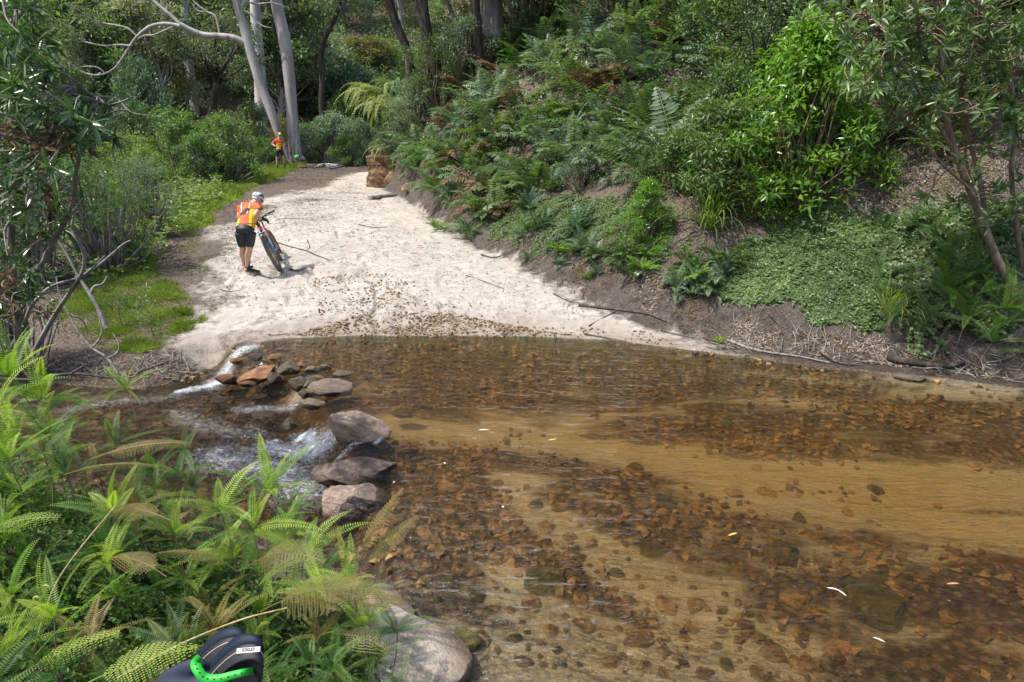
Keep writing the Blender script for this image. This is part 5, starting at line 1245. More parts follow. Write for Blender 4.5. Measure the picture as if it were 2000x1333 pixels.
# ------------------------------------------------------------------ rocks of the little dam and the banks
def rock(u, v, z, w, h, d, m, label, seed, name='rock', rz=0., flat=None, tilt=(0, 0), y=None, group=None, ang=.9, rough=.13):
    """a boulder about w picture pixels wide, centred on picture point (u, v) at height z"""
    p = atz(u, v, z) if y is None else aty(u, v, y)
    s = w / F * math.hypot(p[1], CAMZ - p[2]) / 2 * 1.08
    me = stone_mesh(seed, m, 5 if w > 50 else 4, 1, ang, rough)
    o = bpy.data.objects.new(name, me); C.objects.link(o); o.location = p; o.scale = (s, s * d, s * h); o.rotation_euler = (tilt[0], tilt[1], rz)
    return tag(o, label, 'rock' if 'boulder' not in label else 'boulder', group)
RK = M
rock(697, 838, .02, 138, .52, .72, RK['boulder'], 'large flat-topped brown boulder, biggest of the dam', 1, 'boulder', -.15, tilt=(.12, .06))
rock(702, 922, -.04, 176, .36, .62, RK['boulder'], 'flat slab boulder just below the largest one', 12, 'boulder', .25, tilt=(.05, -.06))
rock(702, 985, -.06, 140, .6, .8, RK['boulder'], 'rounded brown boulder leaning on the slab', 3, 'boulder', .6, tilt=(.1, .2))
rock(652, 760, .0, 90, .42, .6, RK['boulder'], 'long grey-brown rock at the right end of the small stones', 14, 'rock', .35, tilt=(.05, .12))
rock(610, 792, -.08, 58, .45, .6, RK['moss_rock'], 'dark wet flat rock above the cascade', 5, 'rock', .1)
rock(505, 732, -.05, 78, .42, .6, RK['rust_rock'], 'long rusty slab tilted over the left cascade', 6, 'rock', .5, tilt=(.1, -.15))
rock(559, 722, .0, 48, .62, .8, RK['moss_rock'], 'rounded greyish stone right of the rusty slab', 7, 'rock', .1)
rock(487, 748, -.14, 48, .5, .7, RK['rust_rock'], 'rusty stone at the lower side of the slab', 8, 'rock', .3)
rock(442, 744, -.16, 46, .5, .7, RK['rust_rock'], 'dark reddish stone leftmost in the dam', 9, 'rock', .1)
rock(582, 752, -.06, 36, .9, .8, RK['moss_rock'], 'greenish mossy stone below the rounded stones', 10, 'rock', .1)
rock(608, 748, -.03, 34, .95, .8, RK['moss_rock'], 'upright grey stone beside the mossy stone', 11, 'rock', .8)
rock(613, 722, .0, 36, .6, .8, RK['moss_rock'], 'small grey stone behind the upright one', 13, 'rock', .4)
rock(535, 737, -.06, 32, .7, .8, RK['moss_rock'], 'small dark wet stone between slab and mossy stone', 15, 'rock', .4)
rock(588, 713, .0, 26, .6, .8, RK['rust_rock'], 'small reddish stone at the back of the dam', 16, 'rock', .4)
rock(636, 719, .0, 28, .5, .8, RK['moss_rock'], 'small dark stone at the back right of the dam', 17, 'rock', .4)
rock(622, 738, .0, 22, .6, .8, RK['rust_rock'], 'little rusty stone tucked beside the long rock', 57, 'rock', .4)
rock(500, 698, .0, 30, .55, .8, RK['dark_wet'] if 'dark_wet' in M else RK['moss_rock'], 'black wet stone at the head of the left cascade', 18, 'rock', .1)
rock(536, 698, .0, 34, .4, .8, RK['rust_rock'], 'orange-brown stone at the head of the left cascade', 19, 'rock', .1)
rock(462, 705, -.05, 34, .4, .8, RK['rust_rock'], 'pale orange stone under the left cascade', 20, 'rock', .1)
rock(665, 730, .0, 40, .3, .7, RK['moss_rock'], 'half submerged grey stone above the long rock', 58, 'rock', .1)
rock(562, 833, -.12, 40, .7, .9, RK['moss_rock'], 'dark mossy stone at the left of the lower cascade', 21, 'rock', .9)
rock(430, 782, -.27, 34, .35, .8, RK['moss_rock'], 'low dark stone in the lower stream nearest the left cascade', 22, 'rock', .9)
rock(445, 762, -.26, 28, .4, .8, RK['rust_rock'], 'low brown stone in the lower stream', 23, 'rock', .2)
rock(505, 775, -.27, 30, .35, .8, RK['moss_rock'], 'low dark stone in the middle of the lower stream', 24, 'rock', .2)
rock(520, 810, -.28, 50, .22, .8, RK['moss_rock'], 'barely covered flat stone in the lower stream', 25, 'rock', .2)
rock(595, 770, -.12, 24, .6, .8, RK['moss_rock'], 'small dark stone left of the long rock', 26, 'rock', .2)
rock(790, 808, -.06, 70, .22, .5, RK['moss_rock'], 'submerged dark stone right of the largest boulder', 27, 'rock', .2)
rock(790, 880, -.12, 60, .25, .5, RK['rust_rock'], 'submerged rusty stone against the largest boulder', 28, 'rock', .2)
rock(1775, 738, .0, 74, .14, .5, RK['boulder'], 'flat grey stone awash at the right shore', 29, 'rock', -.1)
rock(768, 1285, .06, 265, .40, .95, RK['pale_rock'], 'large pale sandstone slab at the near water edge', 30, 'boulder', .5, tilt=(.0, .10), ang=.5, rough=.05)
rock(722, 1195, .06, 150, .42, .9, RK['pale_rock'], 'rounded pale sandstone lump behind the near slab', 31, 'boulder', .1, ang=.5, rough=.05)
p = ground(288, 455); rock(288, 445, 0, 62, .62, .8, M['ochre_pale'] if 'ochre_pale' in M else M['ochre_rock'], 'cream and ochre sandstone lump on the left bank', 32, 'rock', .4, y=p[1], ang=1.0)
rock(300, 468, 0, 70, .18, .8, M['ochre_pale'] if 'ochre_pale' in M else M['ochre_rock'], 'flat pale sandstone slab under the ochre lump', 33, 'rock', .2, y=p[1] - .4)
# ochre outcrop at the tip of the spur
def outcrop(u, v, y):
    rng = np.random.default_rng(5); c = aty(u, v, y); n = 90; zs = np.concatenate([np.linspace(-1.35, .62, 60)]); a = np.arange(n) * 2 * math.pi / n; V = []
    for z in zs:
        k = math.floor((z + .13 * math.sin(z * 9)) * 3.1); led = .03 * math.sin(k * 12.9898) + .12 * min(max((z - .3) * 3, 0), 1) + (-z * .22 if z < .1 else 0) + .25
        r = .66 + led + .26 * fbm(np.cos(a) * 1.6 + z * 1.5, np.sin(a) * 1.6 + z * .6, 71, 3) + .07 * fbm(np.cos(a) * 6 + z * 3, np.sin(a) * 6 + z * 5, 75, 3)
        r = r * (1 / np.maximum(np.abs(np.cos(a)), np.abs(np.sin(a)))) ** .15 * (1 if z < .45 else .8)
        V.append(np.stack([c[0] + np.cos(a) * r * 1.0, c[1] + np.sin(a) * r * 1.1, np.full(n, c[2] + z)], 1))
    V = np.concatenate(V + [[[c[0], c[1], c[2] + .7]]]); k = len(zs); i, j = np.meshgrid(np.arange(k - 1), np.arange(n), indexing='ij'); i = i.ravel(); j = j.ravel(); j2 = (j + 1) % n
    g = Geo(); g.add(V, np.stack([i * n + j, i * n + j2, (i + 1) * n + j2, (i + 1) * n + j], 1)); a = np.arange(n); g.T.append(np.stack([np.full(n, k * n), (k - 1) * n + a, (k - 1) * n + (a + 1) % n], 1)); g.TM.append(np.zeros(n))
    o = g.obj('outcrop', M['ochre_rock']); o.data.transform(Matrix.Translation(-Vector(c))); o.location = c
    return tag(o, 'tall ochre sandstone outcrop with ledges at the tip of the spur', 'outcrop')
yo = ground(748, 368)[1]
outcrop(772, 326, yo + 1.0)
rock(775, 352, 0, 50, .9, .8, M['ochre_rock'], 'orange crumbling lump at the foot of the outcrop', 36, 'rock', .6, y=yo - .2, ang=.8, rough=.12)
rock(797, 368, 0, 26, .8, .8, M['ochre_pale'] if 'ochre_pale' in M else M['ochre_rock'], 'small orange stone on the scree right of the outcrop', 37, 'rock', .6, y=ground(797, 376)[1], ang=.8)
# cobbles lying on the stream bed
cm = [stone_mesh(600 + i, M['bed_stone'] if i < 7 else M['weed_stone'], 3, .55, .9, .1, (1, .75, 1)) for i in range(10)]
rng = np.random.default_rng(44); spots = []
cob = [(1040, 1200, 46, 0), (955, 995, 26, 0), (1070, 905, 14, 1), (1530, 1080, 90, 9), (1700, 1180, 130, 8), (1230, 1180, 34, 2), (1140, 1235, 40, 1), (1250, 1260, 50, 3), (1640, 1275, 60, 4), (1510, 1285, 50, 5), (1100, 1095, 30, 2), (1060, 1150, 90, 9), (940, 1285, 40, 5), (905, 1300, 60, 8), (1190, 1310, 36, 3), (1560, 1310, 50, 1), (1500, 1020, 30, 2), (1240, 900, 30, 8), (940, 1060, 40, 9), (1000, 1020, 40, 2), (880, 1170, 50, 9), (930, 1190, 40, 8), (1590, 900, 26, 3), (1480, 905, 22, 4)]
for _ in range(4000):
    u = 830 + 900 * rng.random(); v = 940 + 390 * rng.random()
    if u > 1350 and rng.random() < .6: continue
    w = 13 + 46 * rng.random() ** 2.0
    if all((u - a) ** 2 + (v - b) ** 2 > (.62 * (w + c)) ** 2 for a, b, c, _k in cob): cob.append((u, v, w, int(rng.integers(10))))
    if len(cob) > 215: break
for i, (u, v, w, k) in enumerate(cob):
    p = atz(u, v, -.2)
    if sdf(np.array([p[0]]), np.array([p[1]]), CHANNEL)[0] < .12: continue
    z = gz(p[0], p[1]); s = w / F * math.hypot(p[1], 3.2) / 2
    s = min(s, .34); o = bpy.data.objects.new('cobble', cm[k]); C.objects.link(o); hgt = min(s * .8, .12) / s
    o.location = (p[0], p[1], z + s * .12); s *= 1.25; o.scale = (s, s, s * hgt / .55 * .62); o.rotation_euler = (0, 0, rng.random() * 6.28)
    zone = 'near the pale slab' if u < 1050 and v > 1120 else 'in the middle of the near pool' if u < 1350 else 'on the right of the pool'
    if i < 2: tag(o, ('bright tan cobble alone on submerged sand in the near pool', 'square orange cobble near the boulders')[i], 'cobble')
    elif k > 6: tag(o, 'dark weedy cobble lying under water ' + zone, 'cobble', 'weedy cobbles ' + zone)
    else: tag(o, 'brown cobble lying under water ' + zone, 'cobble', 'brown cobbles ' + zone)

# ------------------------------------------------------------------ sticks, logs and floating leaves
def stick(pts, r, m, label, name='stick', lift=.01, cat='stick'):
    P = np.array([ground(u, v) for u, v in pts]); P[:, 2] += lift + r * .5
    S = spline(P, 4); g = Geo(); tube(g, S, np.linspace(r, r * .45, len(S)) * (1 + .15 * np.sin(np.arange(len(S)) * 2.1)), 7, .5, True, 0, .25, np.random.default_rng(int(pts[0][0])))
    return tag(g.obj(name, m, None, True), label, cat)
g_ = [([(543, 476), (575, 486), (600, 492), (618, 500), (646, 511)], .014, 'forked thin branch lying on the sand right of the bicycle'), ([(566, 528), (582, 531), (600, 526)], .018, 'short dark stick by the front wheel of the bicycle'), ([(600, 470), (605, 484), (600, 490)], .009, 'upright twig of the forked branch on the sand')]
for P_, r_, l_ in g_: stick(P_, r_, M['dark_stick'], l_)
for P_, r_, l_ in (([(1130, 600), (1180, 605), (1260, 617), (1300, 632)], .03, 'black knotted root-like branch at the right end of the sand'), ([(1150, 640), (1200, 612), (1220, 604)], .012, 'thin dark stick crossing the black branch'), ([(1140, 655), (1180, 662), (1230, 672)], .010, 'thin stick at the shore below the black branch'),
                   ([(910, 540), (945, 552), (985, 566)], .009, 'long thin twig in the middle right of the sand'), ([(700, 440), (730, 446), (758, 445)], .012, 'dark twig on the upper sand'), ([(940, 500), (965, 506), (990, 498)], .02, 'brown bark strip near the dark earth'),
                   ([(540, 430), (580, 428), (620, 434)], .008, 'thin twig on the sand behind the bicycle'), ([(430, 568), (450, 572), (474, 569)], .008, 'tiny twig on the sand below the cyclist'), ([(760, 640), (790, 646), (830, 644)], .009, 'twig on the gravel edge'),
                   ([(1290, 648), (1340, 660), (1400, 668)], .008, 'pale thin stick on the dark shore'), ([(1080, 575), (1110, 590), (1150, 598)], .008, 'thin twig left of the black branch')):
    stick(P_, r_, M['dark_stick'], l_)
stick([(722, 392), (745, 388), (775, 384)], .09, M['grey_bark'], 'short grey log at the foot of the outcrop', 'log', cat='log')
stick([(700, 330), (735, 326), (760, 324)], .04, M['twig'], 'grey stick lying across the head of the track', 'stick')
stick([(1730, 706), (1790, 716), (1850, 722), (1880, 716)], .06, M['dark_bark'], 'long dark log at the foot of the right bank', 'log', cat='log')
stick([(1420, 670), (1480, 688), (1560, 700), (1620, 712)], .022, M['twig'], 'long thin grey branch along the leaf-strewn shore')
stick([(1600, 690), (1640, 712), (1690, 716)], .018, M['dark_stick'], 'dark branch among pale leaves on the shore')
stick([(1500, 615), (1520, 640), (1530, 652)], .016, M['dark_stick'], 'stick leaning down the bank under the creeper')
stick([(1390, 560), (1440, 600), (1470, 640)], .014, M['dark_stick'], 'thin root running down the dark earth')
stick([(1480, 430), (1560, 400), (1640, 392), (1690, 396)], .010, M['twig'], 'thin arching dead stem over the creeper carpet', lift=.18)
for i, (pts, l_) in enumerate((([(1172, 468), (1178, 452), (1172, 440)], 'pale upright dead twig above the dark earth'), ([(1192, 470), (1196, 450), (1200, 434)], 'second pale upright dead twig above the dark earth'), ([(1675, 300), (1700, 220), (1680, 205)], 'pale bare twig left of the multi-stemmed tree'))):
    p = ground(*pts[0]); P = np.array([aty(u, v, p[1] - .05 * k) for k, (u, v) in enumerate(pts)]); g = Geo(); S = spline(P, 4); tube(g, S, np.linspace(.008, .003, len(S)), 6); tag(g.obj('twig', M['twig'], None, True), l_, 'twig')
# fine dead sticks nobody could count
rng = np.random.default_rng(71); g = Geo()
for poly, n, L in ((pxpoly(((1380, 670), (1600, 700), (1980, 750), (1980, 700), (1700, 660), (1450, 620))), 130, .32), (pxpoly(((60, 745), (330, 750), (400, 700), (330, 690), (250, 715), (60, 690))), 120, .35), (pxpoly(((740, 340), (1000, 500), (1400, 660), (1400, 600), (1050, 440), (800, 330))), 200, .25), (pxpoly(((420, 640), (430, 420), (720, 360), (1000, 520), (1250, 640))), 210, .2), (pxpoly(((1640, 300), (1990, 280), (1990, 440), (1700, 400))), 160, .5)):
    q = in_poly_samples(rng, poly, n)
    for x, y in q:
        if sdf(np.array([x]), np.array([y]), CHANNEL)[0] > .1: continue
        a = rng.random() * 6.28; l = L * (.3 + rng.random()); x2, y2 = x + math.cos(a) * l, y + math.sin(a) * l
        P = wander(rng, (x, y, gz(x, y) + .015), (x2, y2, max(gz(x2, y2), wlev(np.array([x2]), np.array([y2]))[0]) + .02 + .1 * rng.random() * L), 3, .08)
        tube(g, P, np.linspace(.006, .003, len(P)), 4, .5, False)
tag(g.obj('fallen_twigs', M['grey_bark']), 'fine dead twigs lying about the banks and the sand', 'twigs', kind='stuff')
def floating(u, v, L, rz, col, label, z=.018):
    p = atz(u, v, z); g = Geo()
    t = np.linspace(0, 1, 7); w = np.sin(t * math.pi) ** .7 * L * .09 + .0004
    c = np.stack([(t - .5) * L, .12 * L * t * t, .006 * np.sin(t * 3)], 1)
    V = np.concatenate([c + np.stack([0 * t, w, 0 * t + .002], 1), c - np.stack([0 * t, w, 0 * t - .002], 1), c + np.stack([0 * t, w * .7, 0 * t + .0005], 1), c - np.stack([0 * t, w * .7, 0 * t - .0005], 1)]); k = np.arange(6)[:, None]
    g.add(V, np.concatenate([k + [0, 7, 8, 1], k + [14, 15, 22, 21], k + [0, 1, 15, 14], k + [7, 21, 22, 8]]), .9)
    o = g.obj('floating_leaf', col); o.location = p; o.rotation_euler = (0, 0, rz); return tag(o, label, 'leaf')
M['leaf_pale'] = simple('pale_floating_leaf', (.62, .60, .55), .5); M['leaf_pink'] = simple('pink_floating_leaf', (.50, .24, .18), .5); M['leaf_yel'] = simple('yellow_floating_leaf', (.55, .50, .12), .5)
floating(1627, 1152, .08, -.5, M['leaf_pale'], 'pale narrow leaf, left one of the floating pair'); floating(1643, 1159, .075, -1.3, M['leaf_pale'], 'pale narrow leaf, right one of the floating pair')
floating(1862, 1142, .09, -.1, M['leaf_pink'], 'pinkish leaf floating at the right of the pool'); floating(1716, 1251, .07, -.8, M['leaf_pale'], 'small pale leaf floating at the lower right')
floating(1432, 1045, .09, .3, M['leaf_yel'], 'yellow leaf floating in the middle of the pool'); floating(945, 841, .12, -.1, M['leaf_pale'], 'pale sliver of bark floating beside the largest boulder'); floating(1080, 860, .1, .2, M['leaf_yel'], 'small yellow leaf on the shallow sand bar')

# small plants rooted on the earth of the right bank
rng = np.random.default_rng(121)
for i in range(34):
    u = 830 + 620 * rng.random(); base = np.interp(u, [830, 1000, 1200, 1450], [395, 470, 535, 590]); v = base + rng.normal() * 26 - 22
    k = int(rng.choice([0, 1, 4, 0, 1])); p = ground(u, v); o = bpy.data.objects.new('fern', FM[k]); C.objects.link(o); o.location = p; s = .28 + .4 * rng.random(); o.scale = (s, s, s); o.rotation_euler = (.3, 0, rng.random() * 6)
    tag(o, 'small %s scattered on the earth above the sand' % fk[k], 'fern', 'small %ss on the earth of the bank' % fk[k])
for i in range(9):
    u = 900 + 500 * rng.random(); v = np.interp(u, [900, 1400], [400, 490]) + rng.normal() * 20; p = ground(u, v); o = bpy.data.objects.new('tussock', ST2); C.objects.link(o); o.location = p; s = .4 + .3 * rng.random(); o.scale = (s, s, s * .9); o.rotation_euler = (.2, 0, i)
    tag(o, 'small grass tussock in the thin green cover of the right bank', 'tussock', 'small tussocks on the right bank')
# greenery capping the outcrop
oc = bpy.data.objects['outcrop'].location
for dx, dy, dzz, s, kk, l_ in ((-.15, -.55, .42, .5, 'fine', 'green shrub capping the left of the ochre outcrop'), (.55, -.85, -.1, .55, 'finedark', 'dark shrub draped over the right shoulder of the ochre outcrop'), (.75, -.7, -.55, .5, 'finedark', 'dark shrub low against the right of the ochre outcrop')):
    put('bush', S2[kk], (oc[0] + dx, oc[1] + dy, oc[2] + dzz), dx * 7, s, l_, 'bush', None, ('stems', 'foliage'))
o = bpy.data.objects.new('hanging_fern', hm1); C.objects.link(o); o.location = (oc[0] + .1, oc[1] - .35, oc[2] + .62); o.scale = (.8, .8, .8); tag(o, 'pale drooping fern hanging right over the ochre outcrop', 'fern')

# ------------------------------------------------------------------ figures
def proj(P):
    P = np.asarray(P, float); x, y, z = P[:, 0], P[:, 1], P[:, 2] - CAMZ
    f = y * CP - z * SP; up = y * SP + z * CP
    return 1000 + F * x / f, 666.5 - F * up / f
def remesh(g, name, mats, voxel, parent, foot, smooth=4, paint=None):
    me = g.mesh(name, mats, True); tmp = bpy.data.objects.new('tmp', me); C.objects.link(tmp)
    r = tmp.modifiers.new('r', 'REMESH'); r.mode = 'VOXEL'; r.voxel_size = voxel
    s = tmp.modifiers.new('s', 'SMOOTH'); s.iterations = smooth; s.factor = .5
    dg = bpy.context.evaluated_depsgraph_get(); ev = tmp.evaluated_get(dg)
    m2 = bpy.data.meshes.new_from_object(ev, preserve_all_data_layers=False, depsgraph=dg)
    bpy.data.objects.remove(tmp); bpy.data.meshes.remove(me)
    m2.name = name; m2.materials.clear()
    for m in (mats if isinstance(mats, (list, tuple)) else [mats]): m2.materials.append(m)
    n = len(m2.polygons); c = np.zeros(n * 3); m2.polygons.foreach_get('center', c); c = c.reshape(-1, 3)
    m2.polygons.foreach_set('material_index', (paint(c) if paint else np.zeros(n)).astype(np.int32)); m2.polygons.foreach_set('use_smooth', np.ones(n, bool))
    o = bpy.data.objects.new(name, m2); C.objects.link(o); m2.transform(Matrix.Translation(-Vector(foot)))
    if parent: o.parent = parent
    return o
def loft(g, cs, rx, ry, xd, n=18):
    """elliptical sections through cs; xd = sideways direction"""
    cs = np.array(cs, float); S = spline(cs, 4); k = len(S); q = np.linspace(0, len(cs) - 1, k)
    rx = np.interp(q, range(len(cs)), rx); ry = np.interp(q, range(len(cs)), ry); T = norm(np.gradient(S, axis=0)); V = []
    for i in range(k):
        X = norm(np.array(xd, float) - T[i] * np.dot(xd, T[i])); Y = np.cross(T[i], X); a = np.arange(n) * 2 * math.pi / n
        V.append(S[i] + (np.cos(a) * rx[i])[:, None] * X + (np.sin(a) * ry[i])[:, None] * Y)
    V = np.concatenate(V + [S[:1], S[-1:]]); i, j = np.meshgrid(np.arange(k - 1), np.arange(n), indexing='ij'); i = i.ravel(); j = j.ravel(); j2 = (j + 1) % n
    g.add(V, np.stack([i * n + j, i * n + j2, (i + 1) * n + j2, (i + 1) * n + j], 1))
    a = np.arange(n); g.T.append(np.stack([np.full(n, k * n), (a + 1) % n, a], 1) + g.n - len(V)); g.TM.append(np.zeros(n)); g.T.append(np.stack([np.full(n, k * n + 1), (k - 1) * n + a, (k - 1) * n + (a + 1) % n], 1) + g.n - len(V)); g.TM.append(np.zeros(n))
def limbt(g, pts, rad, n=12):
    S = spline(pts, 5); q = np.linspace(0, len(pts) - 1, len(S)); tube(g, S, np.interp(q, range(len(pts)), rad), n)
def ball(g, c, r, n=12):
    t = np.linspace(0.02, math.pi - .02, 9); r = np.array(r if hasattr(r, '__len__') else (r,) * 3)
    a = np.arange(n) * 2 * math.pi / n
    V = np.concatenate([np.stack([np.cos(a) * math.sin(x), np.sin(a) * math.sin(x), np.full(n, math.cos(x))], 1) for x in t] + [[[0, 0, 1]], [[0, 0, -1]]]) * r + np.array(c)
    i, j = np.meshgrid(np.arange(8), np.arange(n), indexing='ij'); i = i.ravel(); j = j.ravel(); j2 = (j + 1) % n
    n0 = g.n; g.add(V, np.stack([i * n + j, (i + 1) * n + j, (i + 1) * n + j2, i * n + j2], 1))
    a = np.arange(n); g.T += [np.stack([np.full(n, 9 * n), a, (a + 1) % n], 1) + n0, np.stack([np.full(n, 9 * n + 1), 8 * n + (a + 1) % n, 8 * n + a], 1) + n0]; g.TM += [np.zeros(n)] * 2
def hand(g, wr, dr, side, curl, s=1.0, add=0.0):
    """palm, four unequal bent fingers and a thumb; dr = hand direction, side = towards the thumb, curl = palm facing"""
    dr, side, curl = norm(dr), norm(side), norm(curl); w = np.array(wr)
    loft(g, [w, w + dr * .045 * s, w + dr * .085 * s], [.024 + add, .038 + add, .036 + add], [.018 + add, .015 + add, .013 + add], side)
    for k, L in enumerate((.068, .078, .072, .056)):
        b = w + dr * .08 * s + side * (.027 - .018 * k) * s
        limbt(g, [b, b + (dr * .8 + curl * .35) * L * .45, b + (dr * .9 + curl * 1.1) * L * .62, b + (dr * .4 + curl * 1.5) * L * .66], [.0095 + add, .009 + add, .008 + add, .007 + add], 8)
    b = w + dr * .025 * s + side * .03 * s
    limbt(g, [b, b + (side * .7 + dr * .6) * .035, b + (side * .6 + dr * .8 + curl * .5) * .058], [.012 + add, .010 + add, .008 + add], 8)
M['skin'] = simple('skin', (.56, .33, .24), .55); M['jersey_o'] = simple('jersey_orange', (.80, .11, .025), .75); M['jersey_y'] = simple('jersey_yellow', (.85, .50, .03), .75)
M['jersey_w'] = simple('jersey_white', (.80, .78, .76), .75); M['jersey_k'] = simple('jersey_black', (.02, .02, .025), .75); M['shorts'] = simple('lycra_shorts', (.014, .019, .030), .5)
M['sock'] = simple('sock_navy', (.035, .06, .12), .85); M['sock2'] = simple('sock_stripe', (.30, .12, .20), .85); M['shoe_k'] = simple('shoe_black', (.025, .022, .02), .6); M['shoe_s'] = simple('shoe_sole', (.30, .20, .12), .8)
M['hair'] = simple('grey_hair', (.42, .41, .40), .8); M['helm_w'] = simple('helmet_silver', (.62, .66, .70), .35, coat=.3); M['helm_y'] = simple('helmet_yellow', (.60, .62, .05), .35, coat=.3); M['glove'] = simple('glove_black', (.03, .032, .036), .7)
M['helm_g'] = simple('helmet_green', (.06, .55, .06), .35, coat=.3); M['lens'] = simple('dark_glasses', (.02, .012, .012), .1)
def figure(name, J, foot, label, side, fwd, palette, paint_jersey, helm, hair, facing, sleeve=.55, gloves=True, grip=None, sz=1.0):
    root = empty(name, foot); side = norm(side); fwd = norm(fwd); up = np.array([0, 0, 1.])
    A = lambda k: np.array(J[k], float)
    def torso(g, add=0., top=1.0, bottom=True):
        sp = norm(A('neck') - A('pelvis')); L = np.linalg.norm(A('neck') - A('pelvis'))
        mid = (A('neck') + A('pelvis')) / 2 + np.cross(side, sp) * -.0
        cs = [A('pelvis') - sp * .02, A('pelvis') + sp * L * .25, mid, A('pelvis') + sp * L * .75, A('neck') - sp * .03]
        loft(g, cs, np.array([.155, .142, .155, .175, .075]) * sz + add, np.array([.12, .105, .115, .11, .065]) * sz + add, side)
        for s_ in ('L', 'R'): limbt(g, [A('neck') - sp * .07, A('sh' + s_)], [.075 + add, .062 + add])
    def legs(g, a, b, add=0., ):
        for s_ in ('L', 'R'):
            h, k, n = A('hip' + s_), A('kn' + s_), A('an' + s_)
            bow = norm(np.cross(side, n - h)) ; calf = (k * .68 + n * .32) - fwd * .018
            pts = [h, h * .5 + k * .5, k, calf, n]; rad = [.098, .082, .056, .058, .036]; S = spline(pts, 6); q = np.linspace(0, 4, len(S)); r = np.interp(q, range(5), rad) * sz + add
            i0, i1 = int(a * (len(S) - 1)), int(b * (len(S) - 1)) + 1; tube(g, S[i0:i1], r[i0:i1], 14)
    def arms(g, a, b, add=0.):
        for s_ in ('L', 'R'):
            pts = [A('sh' + s_), A('sh' + s_) * .5 + A('el' + s_) * .5, A('el' + s_), A('el' + s_) * .6 + A('wr' + s_) * .4, A('wr' + s_)]; rad = [.055, .046, .038, .036, .026]
            S = spline(pts, 6); q = np.linspace(0, 4, len(S)); r = np.interp(q, range(5), rad) * sz + add; i0, i1 = int(a * (len(S) - 1)), int(b * (len(S) - 1)) + 1; tube(g, S[i0:i1], r[i0:i1], 12)
    def hands(g, add=0.):
        for s_ in ('L', 'R'):
            d = grip[s_]; hand(g, J['wr' + s_], d[0], d[1], d[2], 1.0, add)
    g = Geo(); torso(g); legs(g, 0, 1); arms(g, 0, 1); hands(g)
    for s_ in ('L', 'R'): loft(g, [A('an' + s_), A('heel' + s_) + up * .03, A('toe' + s_) + up * .012], [.036, .038, .034], [.036, .034, .016], side)
    H = A('head'); fc = norm(facing); ey = norm(np.cross(fc, up)); hup = norm(np.cross(ey, fc))
    limbt(g, [A('neck') - norm(A('neck') - A('pelvis')) * .05, A('neck') * .5 + H * .5, H], [.066, .055, .05])
    loft(g, [H - hup * .11 + fc * .035, H - hup * .06 + fc * .025, H, H + hup * .06 - fc * .005, H + hup * .11 - fc * .01], [.035, .058, .073, .07, .03], [.04, .072, .092, .088, .04], ey)
    limbt(g, [H + fc * .085 + hup * .01, H + fc * .112 - hup * .025, H + fc * .09 - hup * .035], [.008, .014, .010], 8)          # nose
    limbt(g, [H + fc * .082 - hup * .062 - ey * .02, H + fc * .09 - hup * .06, H + fc * .082 - hup * .062 + ey * .02], [.007, .009, .007], 8)   # lips
    for s_ in (-1, 1):
        ball(g, H + ey * s_ * .076 - hup * .01 - fc * .01, (.012, .02, .03), 8); ball(g, H + fc * .076 + ey * s_ * .03 + hup * .012, .012, 8)
    remesh(g, 'body', M['skin'], .009, root, foot, 5)
    g = Geo(); torso(g, .012); arms(g, 0, sleeve * .5, .014); remesh(g, 'jersey', [M[k] for k in palette], .010, root, foot, 5, paint_jersey)
    g = Geo(); sp = norm(A('neck') - A('pelvis')); loft(g, [A('pelvis') + sp * .07, A('pelvis') - sp * .02, A('pelvis') - sp * .10], np.array([.148, .158, .13]) * sz + .006, np.array([.108, .118, .10]) * sz + .006, side); legs(g, 0, .43, .008)
    remesh(g, 'shorts', M['shorts'], .010, root, foot, 5)
    for s_ in ('L', 'R'):
        g = Geo(); n, k = A('an' + s_), A('kn' + s_); limbt(g, [n * .62 + k * .38, n * .8 + k * .2, n, A('heel' + s_) + up * .05], [.052, .045, .041, .042]); z0 = n[2]; kk = norm(k - n)
        remesh(g, 'sock', [M['sock'], M['sock2']], .008, root, foot, 2, lambda c, n=n, kk=kk: ((((c - n) @ kk) * 26 % 1) < .3) & (((c - n) @ kk) > .05))
        g = Geo(); he, to = A('heel' + s_), A('toe' + s_); fd = norm(to - he)
        loft(g, [he - fd * .012 + up * .035, he + fd * .05 + up * .04, he + fd * .14 + up * .028, he + fd * .22 + up * .018, to + fd * .025 + up * .012], [.034, .042, .048, .05, .03], [.035, .042, .034, .024, .014], side)
        loft(g, [he - fd * .02 + up * .008, he + fd * .1 + up * .006, he + fd * .2 + up * .006, to + fd * .03 + up * .006], [.038, .045, .054, .034], [.012, .012, .012, .012], side)
        remesh(g, 'shoe', [M['shoe_k'], M['shoe_s']], .007, root, foot, 2, lambda c, he=he, fd=fd: (c[:, 2] < he[2] + .018 + ((c - he) @ fd) * fd[2]))
    if gloves:
        g = Geo(); hands(g, .004); remesh(g, 'glove', M['glove'], .007, root, foot, 2)
    g = Geo(); loft(g, [H - hup * .02 - fc * .03, H + hup * .05 - fc * .02, H + hup * .115 - fc * .01], [.077, .078, .03], [.085, .092, .04], ey); remesh(g, 'hair', M['hair'], .009, root, foot, 2)
    g = Geo(); a = np.linspace(0, math.pi, 15)
    loft(g, [H + hup * .035 - fc * .012, H + hup * .075 - fc * .01, H + hup * .12 - fc * .012, H + hup * .15 - fc * .015], [.092, .096, .078, .03], [.122, .126, .10, .04], ey)
    hm_ = remesh(g, 'helmet', helm, .008, root, foot, 2, lambda c: ((np.abs(np.sin(((c - H) @ ey) * 55)) > .93) & (((c - H) @ hup) > .06)).astype(int))
